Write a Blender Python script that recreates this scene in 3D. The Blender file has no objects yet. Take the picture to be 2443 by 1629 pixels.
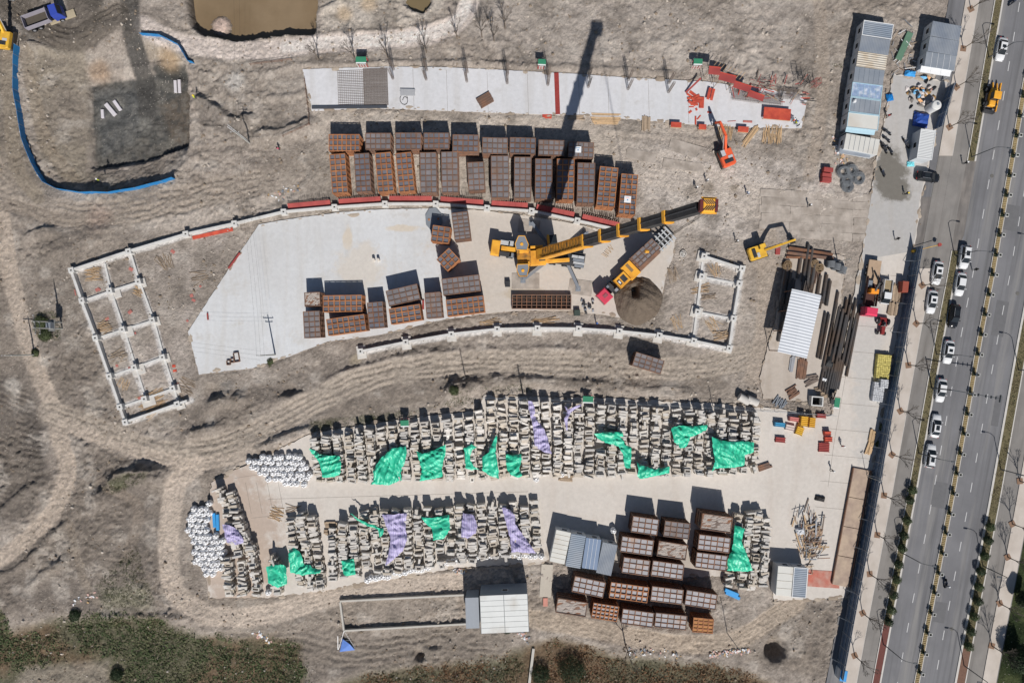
import bpy, math, random
import numpy as np
from mathutils import Vector, Matrix
from mathutils.geometry import delaunay_2d_cdt

# ------------------------------------------------------------------ plan scale: survey units -> metres
S, CX, CY, H = 0.082, 1221.5, 814.5, 133.0
R = math.radians
sc = bpy.context.scene
col = sc.collection
# ------------------------------------------------------------------ camera
cam_d = bpy.data.cameras.new('camera'); cam = bpy.data.objects.new('camera', cam_d); col.objects.link(cam)
cam.location = (0, 0, H); cam_d.sensor_width = 36; cam_d.lens = 36 * H / (2443 * S)
cam_d.clip_start = 1; cam_d.clip_end = 6000
sc.camera = cam
# ------------------------------------------------------------------ sky and sun
SUN_L = (-0.18, 0.95)                      # shadow offset per metre of height
world = bpy.data.worlds.new('World'); sc.world = world; world.use_nodes = True
nt = world.node_tree; bg = nt.nodes['Background']
sky = nt.nodes.new('ShaderNodeTexSky'); sky.sky_type = 'NISHITA'; sky.sun_disc = False
sky.sun_elevation = R(46); sky.sun_rotation = math.atan2(-SUN_L[0], -SUN_L[1]); sky.air_density = 1.0; sky.dust_density = 0.6
nt.links.new(sky.outputs[0], bg.inputs[0]); bg.inputs[1].default_value = 0.05
sun_d = bpy.data.lights.new('sun', 'SUN'); sun_d.energy = 4.35; sun_d.angle = R(0.53); sun_d.color = (1.0, 0.955, 0.9)
sun = bpy.data.objects.new('sun', sun_d); col.objects.link(sun)
sun.rotation_euler = Vector((SUN_L[0], SUN_L[1], -1)).to_track_quat('-Z', 'Y').to_euler()
sc.view_settings.view_transform = 'Standard'; sc.view_settings.look = 'None'
sc.view_settings.exposure = 0.0; sc.view_settings.gamma = 1.0
sc.cycles.use_denoising = True
sc.cycles.max_bounces = 4; sc.cycles.diffuse_bounces = 3; sc.cycles.glossy_bounces = 2; sc.cycles.transparent_max_bounces = 8

rnd = random.Random(7)
npr = np.random.default_rng(11)

# ------------------------------------------------------------------ helpers
def P(x, y, z=0.0):
    """plan point (m) of something surveyed at x, y whose height above ground is z"""
    k = (H - z) / H
    return ((x - CX) * S * k, (CY - y) * S * k)

def lin(r, g, b):
    f = lambda c: (c / 255 / 12.92) if c / 255 <= .04045 else ((c / 255 + .055) / 1.055) ** 2.4
    return (f(r), f(g), f(b))

MATS = {}
def M(name, c, rough=.8, var=.12, scale=2.0, bump=0.0, metal=0.0, c2=None, c2scale=1.2, c2amt=.5, rand=.0, spec=.3, stripes=None, wave=None):
    """procedural surface: base colour, mottling, optional second colour in patches, optional relief"""
    if name in MATS: return MATS[name]
    m = bpy.data.materials.new(name); m.use_nodes = True; t = m.node_tree; N = t.nodes; L = t.links
    b = N['Principled BSDF']; b.inputs['Roughness'].default_value = rough; b.inputs['Metallic'].default_value = metal
    b.inputs['Specular IOR Level'].default_value = spec
    geo = N.new('ShaderNodeNewGeometry')
    tc = N.new('ShaderNodeTexCoord')
    n1 = N.new('ShaderNodeTexNoise'); n1.inputs['Scale'].default_value = scale; n1.inputs['Detail'].default_value = 6; n1.inputs['Roughness'].default_value = .65
    L.new(geo.outputs['Position'], n1.inputs['Vector'])
    mr = N.new('ShaderNodeMapRange'); mr.inputs['From Min'].default_value = .25; mr.inputs['From Max'].default_value = .75
    mr.inputs['To Min'].default_value = 1 - var; mr.inputs['To Max'].default_value = 1 + var
    L.new(n1.outputs['Fac'], mr.inputs['Value'])
    src = None
    if c2 is not None:
        n2 = N.new('ShaderNodeTexNoise'); n2.inputs['Scale'].default_value = c2scale; n2.inputs['Detail'].default_value = 5
        L.new(geo.outputs['Position'], n2.inputs['Vector'])
        r2 = N.new('ShaderNodeMapRange'); r2.inputs['From Min'].default_value = 1 - c2amt - .12; r2.inputs['From Max'].default_value = 1 - c2amt + .12
        L.new(n2.outputs['Fac'], r2.inputs['Value'])
        mx = N.new('ShaderNodeMix'); mx.data_type = 'RGBA'
        L.new(r2.outputs[0], mx.inputs['Factor']); mx.inputs['A'].default_value = (*c, 1); mx.inputs['B'].default_value = (*c2, 1)
        src = mx.outputs['Result']
    if stripes is not None:      # (colour, period, axis) painted or profiled stripes in the object's own space
        sp = N.new('ShaderNodeSeparateXYZ'); L.new(tc.outputs['Object'], sp.inputs[0])
        mu = N.new('ShaderNodeMath'); mu.operation = 'MULTIPLY'; mu.inputs[1].default_value = 1 / stripes[1]
        L.new(sp.outputs[stripes[2]], mu.inputs[0])
        fr = N.new('ShaderNodeMath'); fr.operation = 'FRACT'; L.new(mu.outputs[0], fr.inputs[0])
        gt = N.new('ShaderNodeMath'); gt.operation = 'GREATER_THAN'; gt.inputs[1].default_value = .5; L.new(fr.outputs[0], gt.inputs[0])
        mx = N.new('ShaderNodeMix'); mx.data_type = 'RGBA'; L.new(gt.outputs[0], mx.inputs['Factor'])
        mx.inputs['A'].default_value = (*c, 1)
        if src: L.new(src, mx.inputs['A'])
        mx.inputs['B'].default_value = (*stripes[0], 1); src = mx.outputs['Result']
    vm = N.new('ShaderNodeVectorMath'); vm.operation = 'SCALE'
    if src: L.new(src, vm.inputs[0])
    else: vm.inputs[0].default_value = c
    sco = mr.outputs[0]
    if rand:
        oi = N.new('ShaderNodeObjectInfo'); m2 = N.new('ShaderNodeMapRange'); m2.inputs['To Min'].default_value = 1 - rand; m2.inputs['To Max'].default_value = 1 + rand
        L.new(oi.outputs['Random'], m2.inputs['Value']); mm = N.new('ShaderNodeMath'); mm.operation = 'MULTIPLY'
        L.new(mr.outputs[0], mm.inputs[0]); L.new(m2.outputs[0], mm.inputs[1]); sco = mm.outputs[0]
    L.new(sco, vm.inputs['Scale']); L.new(vm.outputs[0], b.inputs['Base Color'])
    if bump:
        bp = N.new('ShaderNodeBump'); bp.inputs['Strength'].default_value = .8; bp.inputs['Distance'].default_value = bump
        L.new(n1.outputs['Fac'], bp.inputs['Height']); L.new(bp.outputs[0], b.inputs['Normal'])
    if wave:                      # (period, depth, axis) corrugation
        wv = N.new('ShaderNodeTexWave'); wv.wave_type = 'BANDS'; wv.bands_direction = 'XYZ'[wave[2]]
        wv.inputs['Scale'].default_value = 0.31416 / wave[0] * 1.0; L.new(tc.outputs['Object'], wv.inputs['Vector'])
        bp = N.new('ShaderNodeBump'); bp.inputs['Strength'].default_value = 1; bp.inputs['Distance'].default_value = wave[1]
        L.new(wv.outputs['Fac'], bp.inputs['Height']); L.new(bp.outputs[0], b.inputs['Normal'])
    MATS[name] = m
    return m

class MB:
    """collects geometry; build() links it as one mesh object"""
    def __init__(s): s.v = []; s.f = []; s.m = []
    def add(s, vs, fs, mi=0):
        o = len(s.v); s.v += [tuple(v) for v in vs]; s.f += [tuple(i + o for i in f) for f in fs]; s.m += [mi] * len(fs); return s
    def box(s, c, d, rz=0, mi=0, tilt=None):
        x, y, z = d[0] / 2, d[1] / 2, d[2] / 2
        vs = [(-x, -y, -z), (x, -y, -z), (x, y, -z), (-x, y, -z), (-x, -y, z), (x, -y, z), (x, y, z), (-x, y, z)]
        m = Matrix.Rotation(rz, 3, 'Z')
        if tilt is not None: m = m @ tilt
        vs = [m @ Vector(v) + Vector(c) for v in vs]
        return s.add(vs, [(0, 3, 2, 1), (4, 5, 6, 7), (0, 1, 5, 4), (1, 2, 6, 5), (2, 3, 7, 6), (3, 0, 4, 7)], mi)
    def cbox(s, c, d, b=.06, rz=0, mi=0):
        """box with a chamfered top"""
        x, y, z = d[0] / 2, d[1] / 2, d[2]
        vs = [(-x, -y, 0), (x, -y, 0), (x, y, 0), (-x, y, 0), (-x, -y, z - b), (x, -y, z - b), (x, y, z - b), (-x, y, z - b),
              (-x + b, -y + b, z), (x - b, -y + b, z), (x - b, y - b, z), (-x + b, y - b, z)]
        m = Matrix.Rotation(rz, 3, 'Z'); vs = [m @ Vector(v) + Vector(c) for v in vs]
        return s.add(vs, [(0, 3, 2, 1), (0, 1, 5, 4), (1, 2, 6, 5), (2, 3, 7, 6), (3, 0, 4, 7), (4, 5, 9, 8), (5, 6, 10, 9), (6, 7, 11, 10), (7, 4, 8, 11), (8, 9, 10, 11)], mi)
    def tube(s, p, q, r, r2=None, n=6, mi=0, cap=True):
        p, q = Vector(p), Vector(q); r2 = r if r2 is None else r2
        d = (q - p);
        if d.length < 1e-6: return s
        d.normalize(); a = d.orthogonal().normalized(); b = d.cross(a)
        vs = [p + (a * math.cos(2 * math.pi * i / n) + b * math.sin(2 * math.pi * i / n)) * r for i in range(n)]
        vs += [q + (a * math.cos(2 * math.pi * i / n) + b * math.sin(2 * math.pi * i / n)) * r2 for i in range(n)]
        fs = [(i, (i + 1) % n, n + (i + 1) % n, n + i) for i in range(n)]
        if cap: fs += [tuple(range(n - 1, -1, -1)), tuple(range(n, 2 * n))]
        return s.add(vs, fs, mi)
    def path(s, pts, r, n=5, mi=0):
        for a, b in zip(pts[:-1], pts[1:]): s.tube(a, b, r, n=n, mi=mi)
        return s
    def bar(s, p, q, w, h, mi=0):
        """square bar from p to q, w across, h deep"""
        p, q = Vector(p), Vector(q); d = q - p; L = d.length; d.normalize()
        side = Vector((-d.y, d.x, 0)); side = side.normalized() if side.length > 1e-6 else Vector((1, 0, 0)); up = d.cross(side) * -1
        if up.z < 0: up = -up
        a, b = side * w / 2, up * h / 2
        vs = [p - a - b, p + a - b, p + a + b, p - a + b, q - a - b, q + a - b, q + a + b, q - a + b]
        return s.add(vs, [(0, 3, 2, 1), (4, 5, 6, 7), (0, 1, 5, 4), (1, 2, 6, 5), (2, 3, 7, 6), (3, 0, 4, 7)][:], mi)
    def prism(s, poly, z0, z1, mi=0):
        n = len(poly)
        a = sum(poly[i][0] * poly[(i + 1) % n][1] - poly[(i + 1) % n][0] * poly[i][1] for i in range(n))
        if a < 0: poly = poly[::-1]
        vs = [(x, y, z0) for x, y in poly] + [(x, y, z1) for x, y in poly]
        fs = [tuple(range(n - 1, -1, -1)), tuple(range(n, 2 * n))] + [(i, (i + 1) % n, n + (i + 1) % n, n + i) for i in range(n)]
        return s.add(vs, fs, mi)
    def loft(s, rings, mi=0, close=True):
        n = len(rings[0]); vs = [v for r in rings for v in r]; fs = []
        for k in range(len(rings) - 1):
            for i in range(n):
                j = (i + 1) % n; fs.append((k * n + i, k * n + j, (k + 1) * n + j, (k + 1) * n + i))
        if close: fs += [tuple(range(n - 1, -1, -1)), tuple(range((len(rings) - 1) * n, len(rings) * n))]
        return s.add(vs, fs, mi)
    def mesh(s, name, mats, smooth=False):
        me = bpy.data.meshes.new(name); me.from_pydata(s.v, [], s.f)
        if not isinstance(mats, (list, tuple)): mats = [mats]
        for m in mats: me.materials.append(m)
        if len(mats) > 1: me.polygons.foreach_set('material_index', s.m)
        if smooth: me.polygons.foreach_set('use_smooth', [True] * len(me.polygons))
        me.update(); return me
    def build(s, name, mats, parent=None, loc=(0, 0, 0), rz=0, smooth=False):
        return ob(name, s.mesh(name, mats, smooth), parent, loc, rz)

def ob(name, me, parent=None, loc=(0, 0, 0), rz=0, sca=None):
    o = bpy.data.objects.new(name, me); col.objects.link(o); o.location = loc; o.rotation_euler = (0, 0, rz)
    if parent is not None: o.parent = parent
    if sca is not None: o.scale = sca
    return o
def tag(o, label=None, cat=None, group=None, kind=None):
    if label and kind is None: o['kind'] = 'thing'
    if label: o['label'] = label
    if cat: o['category'] = cat
    if group: o['group'] = group
    if kind: o['kind'] = kind
    return o
def thing(name, label, cat, loc=(0, 0, 0), rz=0, group=None):
    o = bpy.data.objects.new(name, None); col.objects.link(o); o.location = loc; o.rotation_euler = (0, 0, rz); o.empty_display_size = .2
    o['kind'] = 'thing'; return tag(o, label, cat, group)
KIDS = {}
def copy_tree(o, parent=None):
    c = o.copy(); col.objects.link(c); c.parent = parent
    for ch in list(o.children): copy_tree(ch, c)
    return c
def dup(root, loc, rz, label, group=None, sca=None):
    c = copy_tree(root); c.location = loc; c.rotation_euler = (0, 0, rz); c['label'] = label
    if group: c['group'] = group
    if sca: c.scale = (sca, sca, sca)
    return c
def nth(i): return ['first', 'second', 'third', 'fourth', 'fifth', 'sixth', 'seventh', 'eighth', 'ninth', 'tenth', 'eleventh', 'twelfth',
    'thirteenth', 'fourteenth', 'fifteenth', 'sixteenth', 'seventeenth', 'eighteenth', 'nineteenth', 'twentieth', 'twenty-first', 'twenty-second', 'twenty-third', 'twenty-fourth',
    'twenty-fifth', 'twenty-sixth', 'twenty-seventh', 'twenty-eighth', 'twenty-ninth', 'thirtieth', 'thirty-first', 'thirty-second'][i]

# ------------------------------------------------------------------ numeric noise
def vnoise(x, y, seed):
    xi = np.floor(x).astype(np.int64); yi = np.floor(y).astype(np.int64); fx = x - xi; fy = y - yi
    fx = fx * fx * (3 - 2 * fx); fy = fy * fy * (3 - 2 * fy)
    def h(a, b):
        n = (a * 374761393 + b * 668265263 + seed * 2147483647) & 0xffffffff
        n = ((n ^ (n >> 13)) * 1274126177) & 0xffffffff
        return ((n ^ (n >> 16)) & 0xffff) / 65535.0
    a, b, c, d = h(xi, yi), h(xi + 1, yi), h(xi, yi + 1), h(xi + 1, yi + 1)
    return (a * (1 - fx) + b * fx) * (1 - fy) + (c * (1 - fx) + d * fx) * fy
def fbm(x, y, sc_, seed, o=4, g=.5):
    r = np.zeros_like(x, dtype=float); a = 1.0; t = 0
    for i in range(o):
        r += a * vnoise(x / sc_, y / sc_, seed + i * 17); t += a; a *= g; sc_ *= .5
    return r / t - .5
def seg_dist(X, Y, pts, closed=False):
    d = np.full(X.shape, 1e9); p = list(pts) + ([pts[0]] if closed else [])
    for (ax, ay), (bx, by) in zip(p[:-1], p[1:]):
        vx, vy = bx - ax, by - ay; L2 = vx * vx + vy * vy + 1e-9
        t = np.clip(((X - ax) * vx + (Y - ay) * vy) / L2, 0, 1)
        d = np.minimum(d, np.hypot(X - ax - t * vx, Y - ay - t * vy))
    return d
def inside(X, Y, pts):
    r = np.zeros(X.shape, bool); n = len(pts)
    for i in range(n):
        ax, ay = pts[i]; bx, by = pts[(i + 1) % n]
        if ay == by: continue
        c = ((ay > Y) != (by > Y)) & (X < (bx - ax) * (Y - ay) / (by - ay) + ax); r ^= c
    return r
def sdist(X, Y, pts, pad=60):
    """signed distance, negative inside; far outside = pad"""
    x0, x1 = min(p[0] for p in pts) - pad, max(p[0] for p in pts) + pad; y0, y1 = min(p[1] for p in pts) - pad, max(p[1] for p in pts) + pad
    out = np.full(X.shape, float(pad)); k = (X > x0) & (X < x1) & (Y > y0) & (Y < y1)
    if k.any():
        xs, ys = X[k], Y[k]; d = seg_dist(xs, ys, pts, True); d[inside(xs, ys, pts)] *= -1; out[k] = np.minimum(d, pad)
    return out
def ldist(X, Y, pts, pad=60):
    x0, x1 = min(p[0] for p in pts) - pad, max(p[0] for p in pts) + pad; y0, y1 = min(p[1] for p in pts) - pad, max(p[1] for p in pts) + pad
    out = np.full(X.shape, float(pad)); k = (X > x0) & (X < x1) & (Y > y0) & (Y < y1)
    if k.any(): out[k] = np.minimum(seg_dist(X[k], Y[k], pts), pad)
    return out
def smooth(e0, e1, x):
    t = np.clip((x - e0) / (e1 - e0), 0, 1); return t * t * (3 - 2 * t)
def spline(pts, n=8):
    out = []; p = [pts[0]] + list(pts) + [pts[-1]]
    for i in range(1, len(p) - 2):
        for k in range(n):
            t = k / n; a, b, c, d = p[i - 1], p[i], p[i + 1], p[i + 2]
            out.append(tuple(.5 * (2 * b[j] + (c[j] - a[j]) * t + (2 * a[j] - 5 * b[j] + 4 * c[j] - d[j]) * t * t + (3 * b[j] - a[j] - 3 * c[j] + d[j]) * t ** 3) for j in range(2)))
    out.append(tuple(pts[-1])); return out
# ------------------------------------------------------------------ the setting: plan outlines
MEDY = [255, 400, 543, 655, 795, 1004, 1195, 1372, 1484, 1629]
MEDX = [2435, 2410, 2385, 2366, 2339, 2302, 2268, 2234.6, 2213, 2186]
def xm(y):
    y = np.asarray(y, float); r = np.interp(y, MEDY, MEDX)
    r = np.where(y < 255, 2435 + (255 - y) * .172, r); r = np.where(y > 1629, 2186 - (y - 1629) * .187, r); return r
STRIP = [(722, 166), (823, 163), (930, 160), (1060, 161), (1200, 168), (1358, 176), (1500, 186), (1677, 195), (1760, 205), (1900, 222), (1925, 240), (1912, 306), (1800, 305), (1634, 296), (1500, 284), (1358, 275), (1200, 270), (1000, 262), (880, 258), (744, 265)]
MAIN = [(618, 535), (700, 522), (800, 508), (905, 500), (1040, 497), (1150, 502), (1250, 514), (1350, 530), (1440, 548), (1500, 553), (1560, 556), (1612, 566), (1606, 612), (1590, 650), (1582, 690), (1574, 728), (1535, 768), (1450, 752), (1350, 742), (1250, 740), (1160, 748), (1050, 764), (960, 785), (900, 800), (780, 815), (690, 850), (600, 878), (475, 893), (462, 840), (449, 792), (500, 712), (560, 622)]
YARD = [(570, 1115), (640, 1085), (735, 1035), (950, 1000), (1145, 978), (1152, 942), (1450, 950), (1700, 962), (1850, 975), (1983, 992), (2019, 800), (2064, 563), (2088, 400), (2094, 367), (2131, 178), (2262, 195), (2235, 300), (2196, 480), (2186, 560), (2104, 1000), (2060, 1230), (2020, 1425), (1845, 1432), (1846, 1340), (1760, 1345), (1745, 1375), (1590, 1375), (1420, 1360), (1320, 1330), (1290, 1345), (1100, 1352), (950, 1378), (770, 1410), (640, 1424), (500, 1425), (488, 1300), (505, 1150)]
PIPEPAD = [(1880, 590), (2016, 612), (2010, 690), (1990, 840), (1960, 960), (1820, 950), (1812, 900), (1850, 760)]
PIT_RIM = [(50, 110), (110, 92), (200, 84), (270, 62), (340, 85), (400, 105), (447, 158), (452, 340), (440, 395), (400, 425), (330, 444), (260, 455), (200, 456), (143, 447), (112, 428), (88, 385), (62, 300), (46, 200)]
PIT_RIM2 = [(190, 172), (300, 150), (425, 138), (447, 158), (451, 338), (330, 386), (205, 404), (190, 300)]
PIT_MID = [(178, 165), (300, 140), (425, 130), (445, 150), (450, 340), (330, 392), (205, 410), (180, 300)]
PIT_FLOOR = [(198, 192), (300, 178), (425, 160), (440, 175), (448, 334), (330, 374), (205, 394), (200, 300)]
POND_RIM = [(432, -80), (446, 30), (458, 66), (480, 84), (560, 98), (690, 84), (752, 84), (764, -80)]
POND_FLOOR = [(446, -80), (454, 26), (464, 60), (484, 79), (560, 92), (690, 79), (746, 78), (756, -80)]
POND2_RIM = [(950, -80), (960, 10), (985, 30), (1010, 32), (1030, 12), (1045, -80)]
POND2_FLOOR = [(970, -80), (975, 4), (993, 22), (1006, 22), (1020, 4), (1028, -80)]

# terrain grid (survey units), stretched outwards to the horizon
gx = np.arange(-300, 2744, 3.6); gy = np.arange(-250, 1881, 3.6)
gx = np.concatenate([[-30000, -9000, -3500, -1500, -800, -450], gx, [2900, 3300, 4200, 6500, 12000, 32000]])
gy = np.concatenate([[-30000, -9000, -3500, -1500, -800, -450], gy, [2050, 2500, 3500, 6000, 12000, 32000]])
X, Y = np.meshgrid(gx, gy)
wx = X + 10 * fbm(X, Y, 26, 91, 3); wy = Y + 10 * fbm(X, Y, 26, 92, 3)       # warped coordinates for ragged outlines
hgt = .55 * fbm(X, Y, 150, 1, 4) + .22 * fbm(X, Y, 22, 2, 3)
rough = smooth(-.12, .2, fbm(X, Y, 120, 5, 3))
hgt += (.10 + .16 * rough) * fbm(X, Y, 9, 3, 2) + (.4 + .9 * rough) * np.abs(fbm(X, Y, 26, 6, 3)) + (.28 + .6 * rough) * np.abs(fbm(X + 4, Y * 1.2, 11, 7, 2)) - .16
def basin(h, rim, floor, depth, pw=1.0):
    mx_, my_ = X * .55 + wx * .45, Y * .55 + wy * .45; dr = -sdist(mx_, my_, rim); df = sdist(mx_, my_, floor, 200)
    t = np.where(dr > 0, np.where(df <= 0, 1.0, dr / (dr + np.maximum(df, 1e-3))), 0) ** pw
    return h * (1 - .8 * t) - depth * t, t
BR = fbm(X, Y, 30, 200, 3); RN = fbm(X, Y, 50, 77, 2)
def window(pts, pad):
    x0, x1 = min(p[0] for p in pts) - pad, max(p[0] for p in pts) + pad; y0, y1 = min(p[1] for p in pts) - pad, max(p[1] for p in pts) + pad
    i0, i1 = np.searchsorted(gx, [x0, x1]); j0, j1 = np.searchsorted(gy, [y0, y1]); return np.s_[j0:j1, i0:i1]
def ridge(pts, w, hh, steep=.35, seed=0, broken=.6):
    """bank of earth along a line; steep on its north side"""
    pts = spline(pts, 3) if len(pts) > 2 else pts
    k_ = window(pts, w * 3 + 14)
    d = seg_dist(wx[k_], wy[k_], pts); dn = seg_dist(X[k_], Y[k_] - w * .55, pts)      # soft south side
    k = np.exp(-(d / (w * steep)) ** 2); k2 = np.exp(-(dn / w) ** 2) * .9
    hgt[k_] += hh * np.maximum(k, k2) * (1 - broken * smooth(-.1, .3, BR[k_] * (1 if seed % 2 else -1)))
# banks, windrows and hollows
ridge([(245, 1172), (285, 1134), (330, 1120), (372, 1122)], 26, 2.0, .3, 1, .1)
ridge([(345, 1066), (400, 1056), (445, 1064)], 14, 1.2, .35, 2)
ridge([(455, 1030), (500, 1020), (540, 1000)], 12, 1.0, .35, 3)
ridge([(505, 960), (540, 948), (575, 942)], 16, 1.5, .35, 4, .2)
ridge([(600, 1056), (650, 1046), (700, 1032), (738, 1020)], 14, 1.1, .35, 5, .2)
ridge([(655, 950), (690, 944), (725, 938)], 12, 1.0, .35, 6)
ridge([(780, 905), (830, 888), (900, 866), (985, 844), (1080, 840)], 11, .75, .5, 7, .35)
ridge([(1080, 840), (1180, 838), (1280, 832), (1380, 834)], 14, .7, .5, 8, .5)
ridge([(1070, 925), (1105, 912), (1140, 910)], 18, 1.5, .35, 9, .1)
ridge([(1180, 900), (1280, 903), (1380, 912), (1460, 918), (1540, 925), (1640, 930)], 14, .8, .4, 10, .6)
ridge([(1580, 850), (1650, 855), (1740, 855), (1765, 830)], 12, .8, .4, 11, .3)
ridge([(400, 470), (480, 520)], 1, 0, .4, 12)
ridge([(110, 600), (180, 560), (260, 540)], 30, .5, .5, 13)
ridge([(70, 560), (100, 550), (125, 545)], 12, .9, .4, 14, .2)
ridge([(620, 320), (680, 310), (735, 292)], 18, 1.3, .35, 15, .1)
ridge([(475, 235), (520, 262), (560, 285), (600, 280)], 12, 1.2, .4, 16, .3)
ridge([(70, 105), (110, 112), (130, 122)], 8, .9, .4, 17, .2)
ridge([(640, 172), (735, 150), (850, 153), (960, 146), (1090, 147), (1200, 152), (1420, 162), (1600, 172)], 7, .45, .5, 18, .45)
ridge([(1440, 310), (1560, 322), (1700, 333), (1850, 348)], 5, .4, .6, 19, .25)
ridge([(745, 86), (880, 76), (1000, 66), (1080, 40)], 8, .5, .5, 20, .4)
ridge([(770, 20), (790, 12), (815, 2)], 8, .8, .4, 21)
ridge([(0, 1370), (60, 1340), (100, 1300), (150, 1250)], 9, .7, .4, 22, .4)
ridge([(70, 1395), (110, 1360), (150, 1335)], 10, .9, .4, 23, .3)
ridge([(1000, 1560), (1020, 1555), (1040, 1552)], 12, 1.0, .3, 24, .1)
ridge([(0, 1215), (30, 1190), (60, 1165), (90, 1150)], 10, .8, .4, 26, .3)
ridge([(740, 210), (700, 226), (640, 232)], 7, .5, .5, 27)
ridge([(1960, 250), (1975, 320), (1960, 370)], 9, .5, .5, 28)
ridge([(540, 1500), (560, 1480), (420, 1470), (240, 1470)], 10, .7, .5, 29)
# ploughed, machine-raked ground lower left and the lumpy field at the top
plough = smooth(0, 18, -sdist(wx, wy, [(-300, 900), (40, 880), (95, 970), (112, 1080), (120, 1150), (60, 1230), (-300, 1330)]))
hgt += plough * .3 * (.4 + fbm(X, Y, 50, 35, 2)) * np.sin((Y * 1.0 - X * .25 + 40 * fbm(X, Y, 70, 31, 3)) / 2.3)
field = smooth(0, 30, -sdist(wx, wy, [(1130, -300), (1110, 60), (1180, 140), (1600, 165), (1900, 210), (1955, 400), (1990, 100), (1995, -300)]))
hgt += field * (.34 * np.abs(fbm(X, Y, 11, 33, 2)) + .16 * fbm(X, Y, 40, 34, 3))
# vehicle tracks: (line, half width, colour, strength, rut depth)
TRACKS = [([(5, 520), (22, 640), (45, 740), (75, 850), (120, 960), (150, 1070), (162, 1130), (130, 1215), (60, 1290), (-60, 1370)], 22, (182, 165, 146), .95, .10),
  ([(-40, 380), (20, 440), (90, 495), (180, 515), (300, 505), (450, 472), (600, 440), (700, 412)], 34, (158, 144, 128), .75, .16),
  ([(-20, 480), (60, 500), (140, 522), (260, 520)], 16, (146, 132, 116), .6, .16),
  ([(120, 985), (250, 1035), (370, 1078), (500, 1075), (620, 1030), (760, 955), (880, 905), (1050, 872), (1250, 866), (1450, 872), (1640, 880), (1800, 850)], 32, (168, 154, 137), .9, .16),
  ([(150, 1010), (260, 1060), (400, 1100), (470, 1110), (600, 1085)], 18, (180, 164, 146), .85, .1),
  ([(470, 1110), (425, 1150), (408, 1220), (402, 1310), (410, 1390), (450, 1445), (540, 1475), (660, 1462), (780, 1425), (900, 1402), (1100, 1390), (1200, 1385)], 26, (190, 173, 154), .95, .08),
  ([(1230, 1470), (1350, 1490), (1500, 1518), (1640, 1538), (1760, 1525), (1850, 1470), (1900, 1440)], 24, (178, 160, 138), .9, .12),
  ([(340, 60), (420, 100), (520, 118), (640, 120), (760, 105), (900, 98), (1020, 84), (1085, 58), (1115, 20), (1135, -60)], 24, (200, 185, 172), .95, .08),
  ([(680, 112), (800, 100), (920, 96), (1030, 80), (1090, 52), (1112, 10)], 15, (212, 202, 191), .75, .04),
  ([(306, -60), (310, 40), (315, 110), (324, 170), (330, 250)], 24, (88, 85, 80), .95, .18),
  ([(1950, -60), (1960, 80), (1965, 200), (1950, 330), (1930, 420)], 16, (166, 150, 132), .7, .10),
  ([(1830, 560), (1830, 680), (1825, 800), (1800, 900)], 26, (170, 154, 136), .8, .12),
  ([(1500, 380), (1620, 420), (1750, 470), (1900, 500), (2060, 520)], 46, (186, 172, 156), .8, .06),
  ([(165, 1250), (185, 1330), (205, 1400), (230, 1440)], 10, (150, 136, 118), .6, .10),
  ([(240, 1150), (330, 1210), (300, 1330)], 14, (150, 134, 116), .4, .1),
  ([(20, 0), (90, 60), (180, 90), (280, 30)], 30, (104, 95, 84), .85, .22),
  ([(60, 120), (80, 240), (110, 350), (170, 430)], 16, (150, 134, 112), .6, .05),
  ([(20, 120), (25, 260), (40, 400), (90, 470)], 18, (150, 136, 116), .8, .12),
  ([(540, 1540), (700, 1545), (850, 1560), (1000, 1540), (1180, 1530)], 40, (140, 128, 114), .8, .18)]
trk = []
for pts, w, c, st, rut in TRACKS:
    sp = spline(pts, 4); k_ = window(sp, w * 1.3 + 12); d = seg_dist(wx[k_] * .35 + X[k_] * .65, wy[k_] * .35 + Y[k_] * .65, sp)
    k = 1 - smooth(w * .75, w * 1.15, d)
    hgt[k_] = hgt[k_] * (1 - .75 * k * st) - k * .05 - k * rut * 1.5 * (.5 + .5 * np.cos(d / w * 2 * math.pi * (2.5 if w > 20 else 2) + 7 * RN[k_])) * smooth(-.22, .16, BR[k_] * (1 if len(trk) % 2 else -1)) * 1.3
    trk.append((k_, k, c, st))
# wheel scoring between the track and the slab, and clods along the windrow
hgt, t_pit0 = basin(hgt, PIT_RIM, PIT_MID, 2.1, .9); hgt, t_pit = basin(hgt, PIT_RIM2, PIT_FLOOR, 3.2, .9)
hgt, t_pond = basin(hgt, POND_RIM, POND_FLOOR, 3.4)
hgt, t_pond2 = basin(hgt, POND2_RIM, POND2_FLOOR, 2.0)
slope = ((t_pit0 > .05) & (t_pit < .9)).astype(float)
hgt += slope * .5 * np.abs(fbm(X * 2.2 + Y, Y * .6 - X * .3, 30, 41, 3))
hgt += (t_pit > .5) * (.6 * fbm(X, Y, 46, 42, 3) + .7 * np.abs(fbm(X, Y, 18, 43, 3)))
# hollows
for (hx, hy, hr, hd) in [(516, 50, 34, -1.3), (250, 240, 26, -.35), (372, 165, 26, -.7), (370, 300, 30, -.4), (330, 330, 10, .4), (1000, 1566, 14, 1.8), (1852, 1552, 24, 3.0), (505, 935, 16, 1.2), (545, 925, 16, -.9), (300, 1145, 22, .8), (690, 930, 14, .7), (1110, 905, 14, .8)]:
    hgt -= hd * np.exp(-(((wx - hx) ** 2 + (wy - hy) ** 2) / hr ** 2) ** 2)
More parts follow.
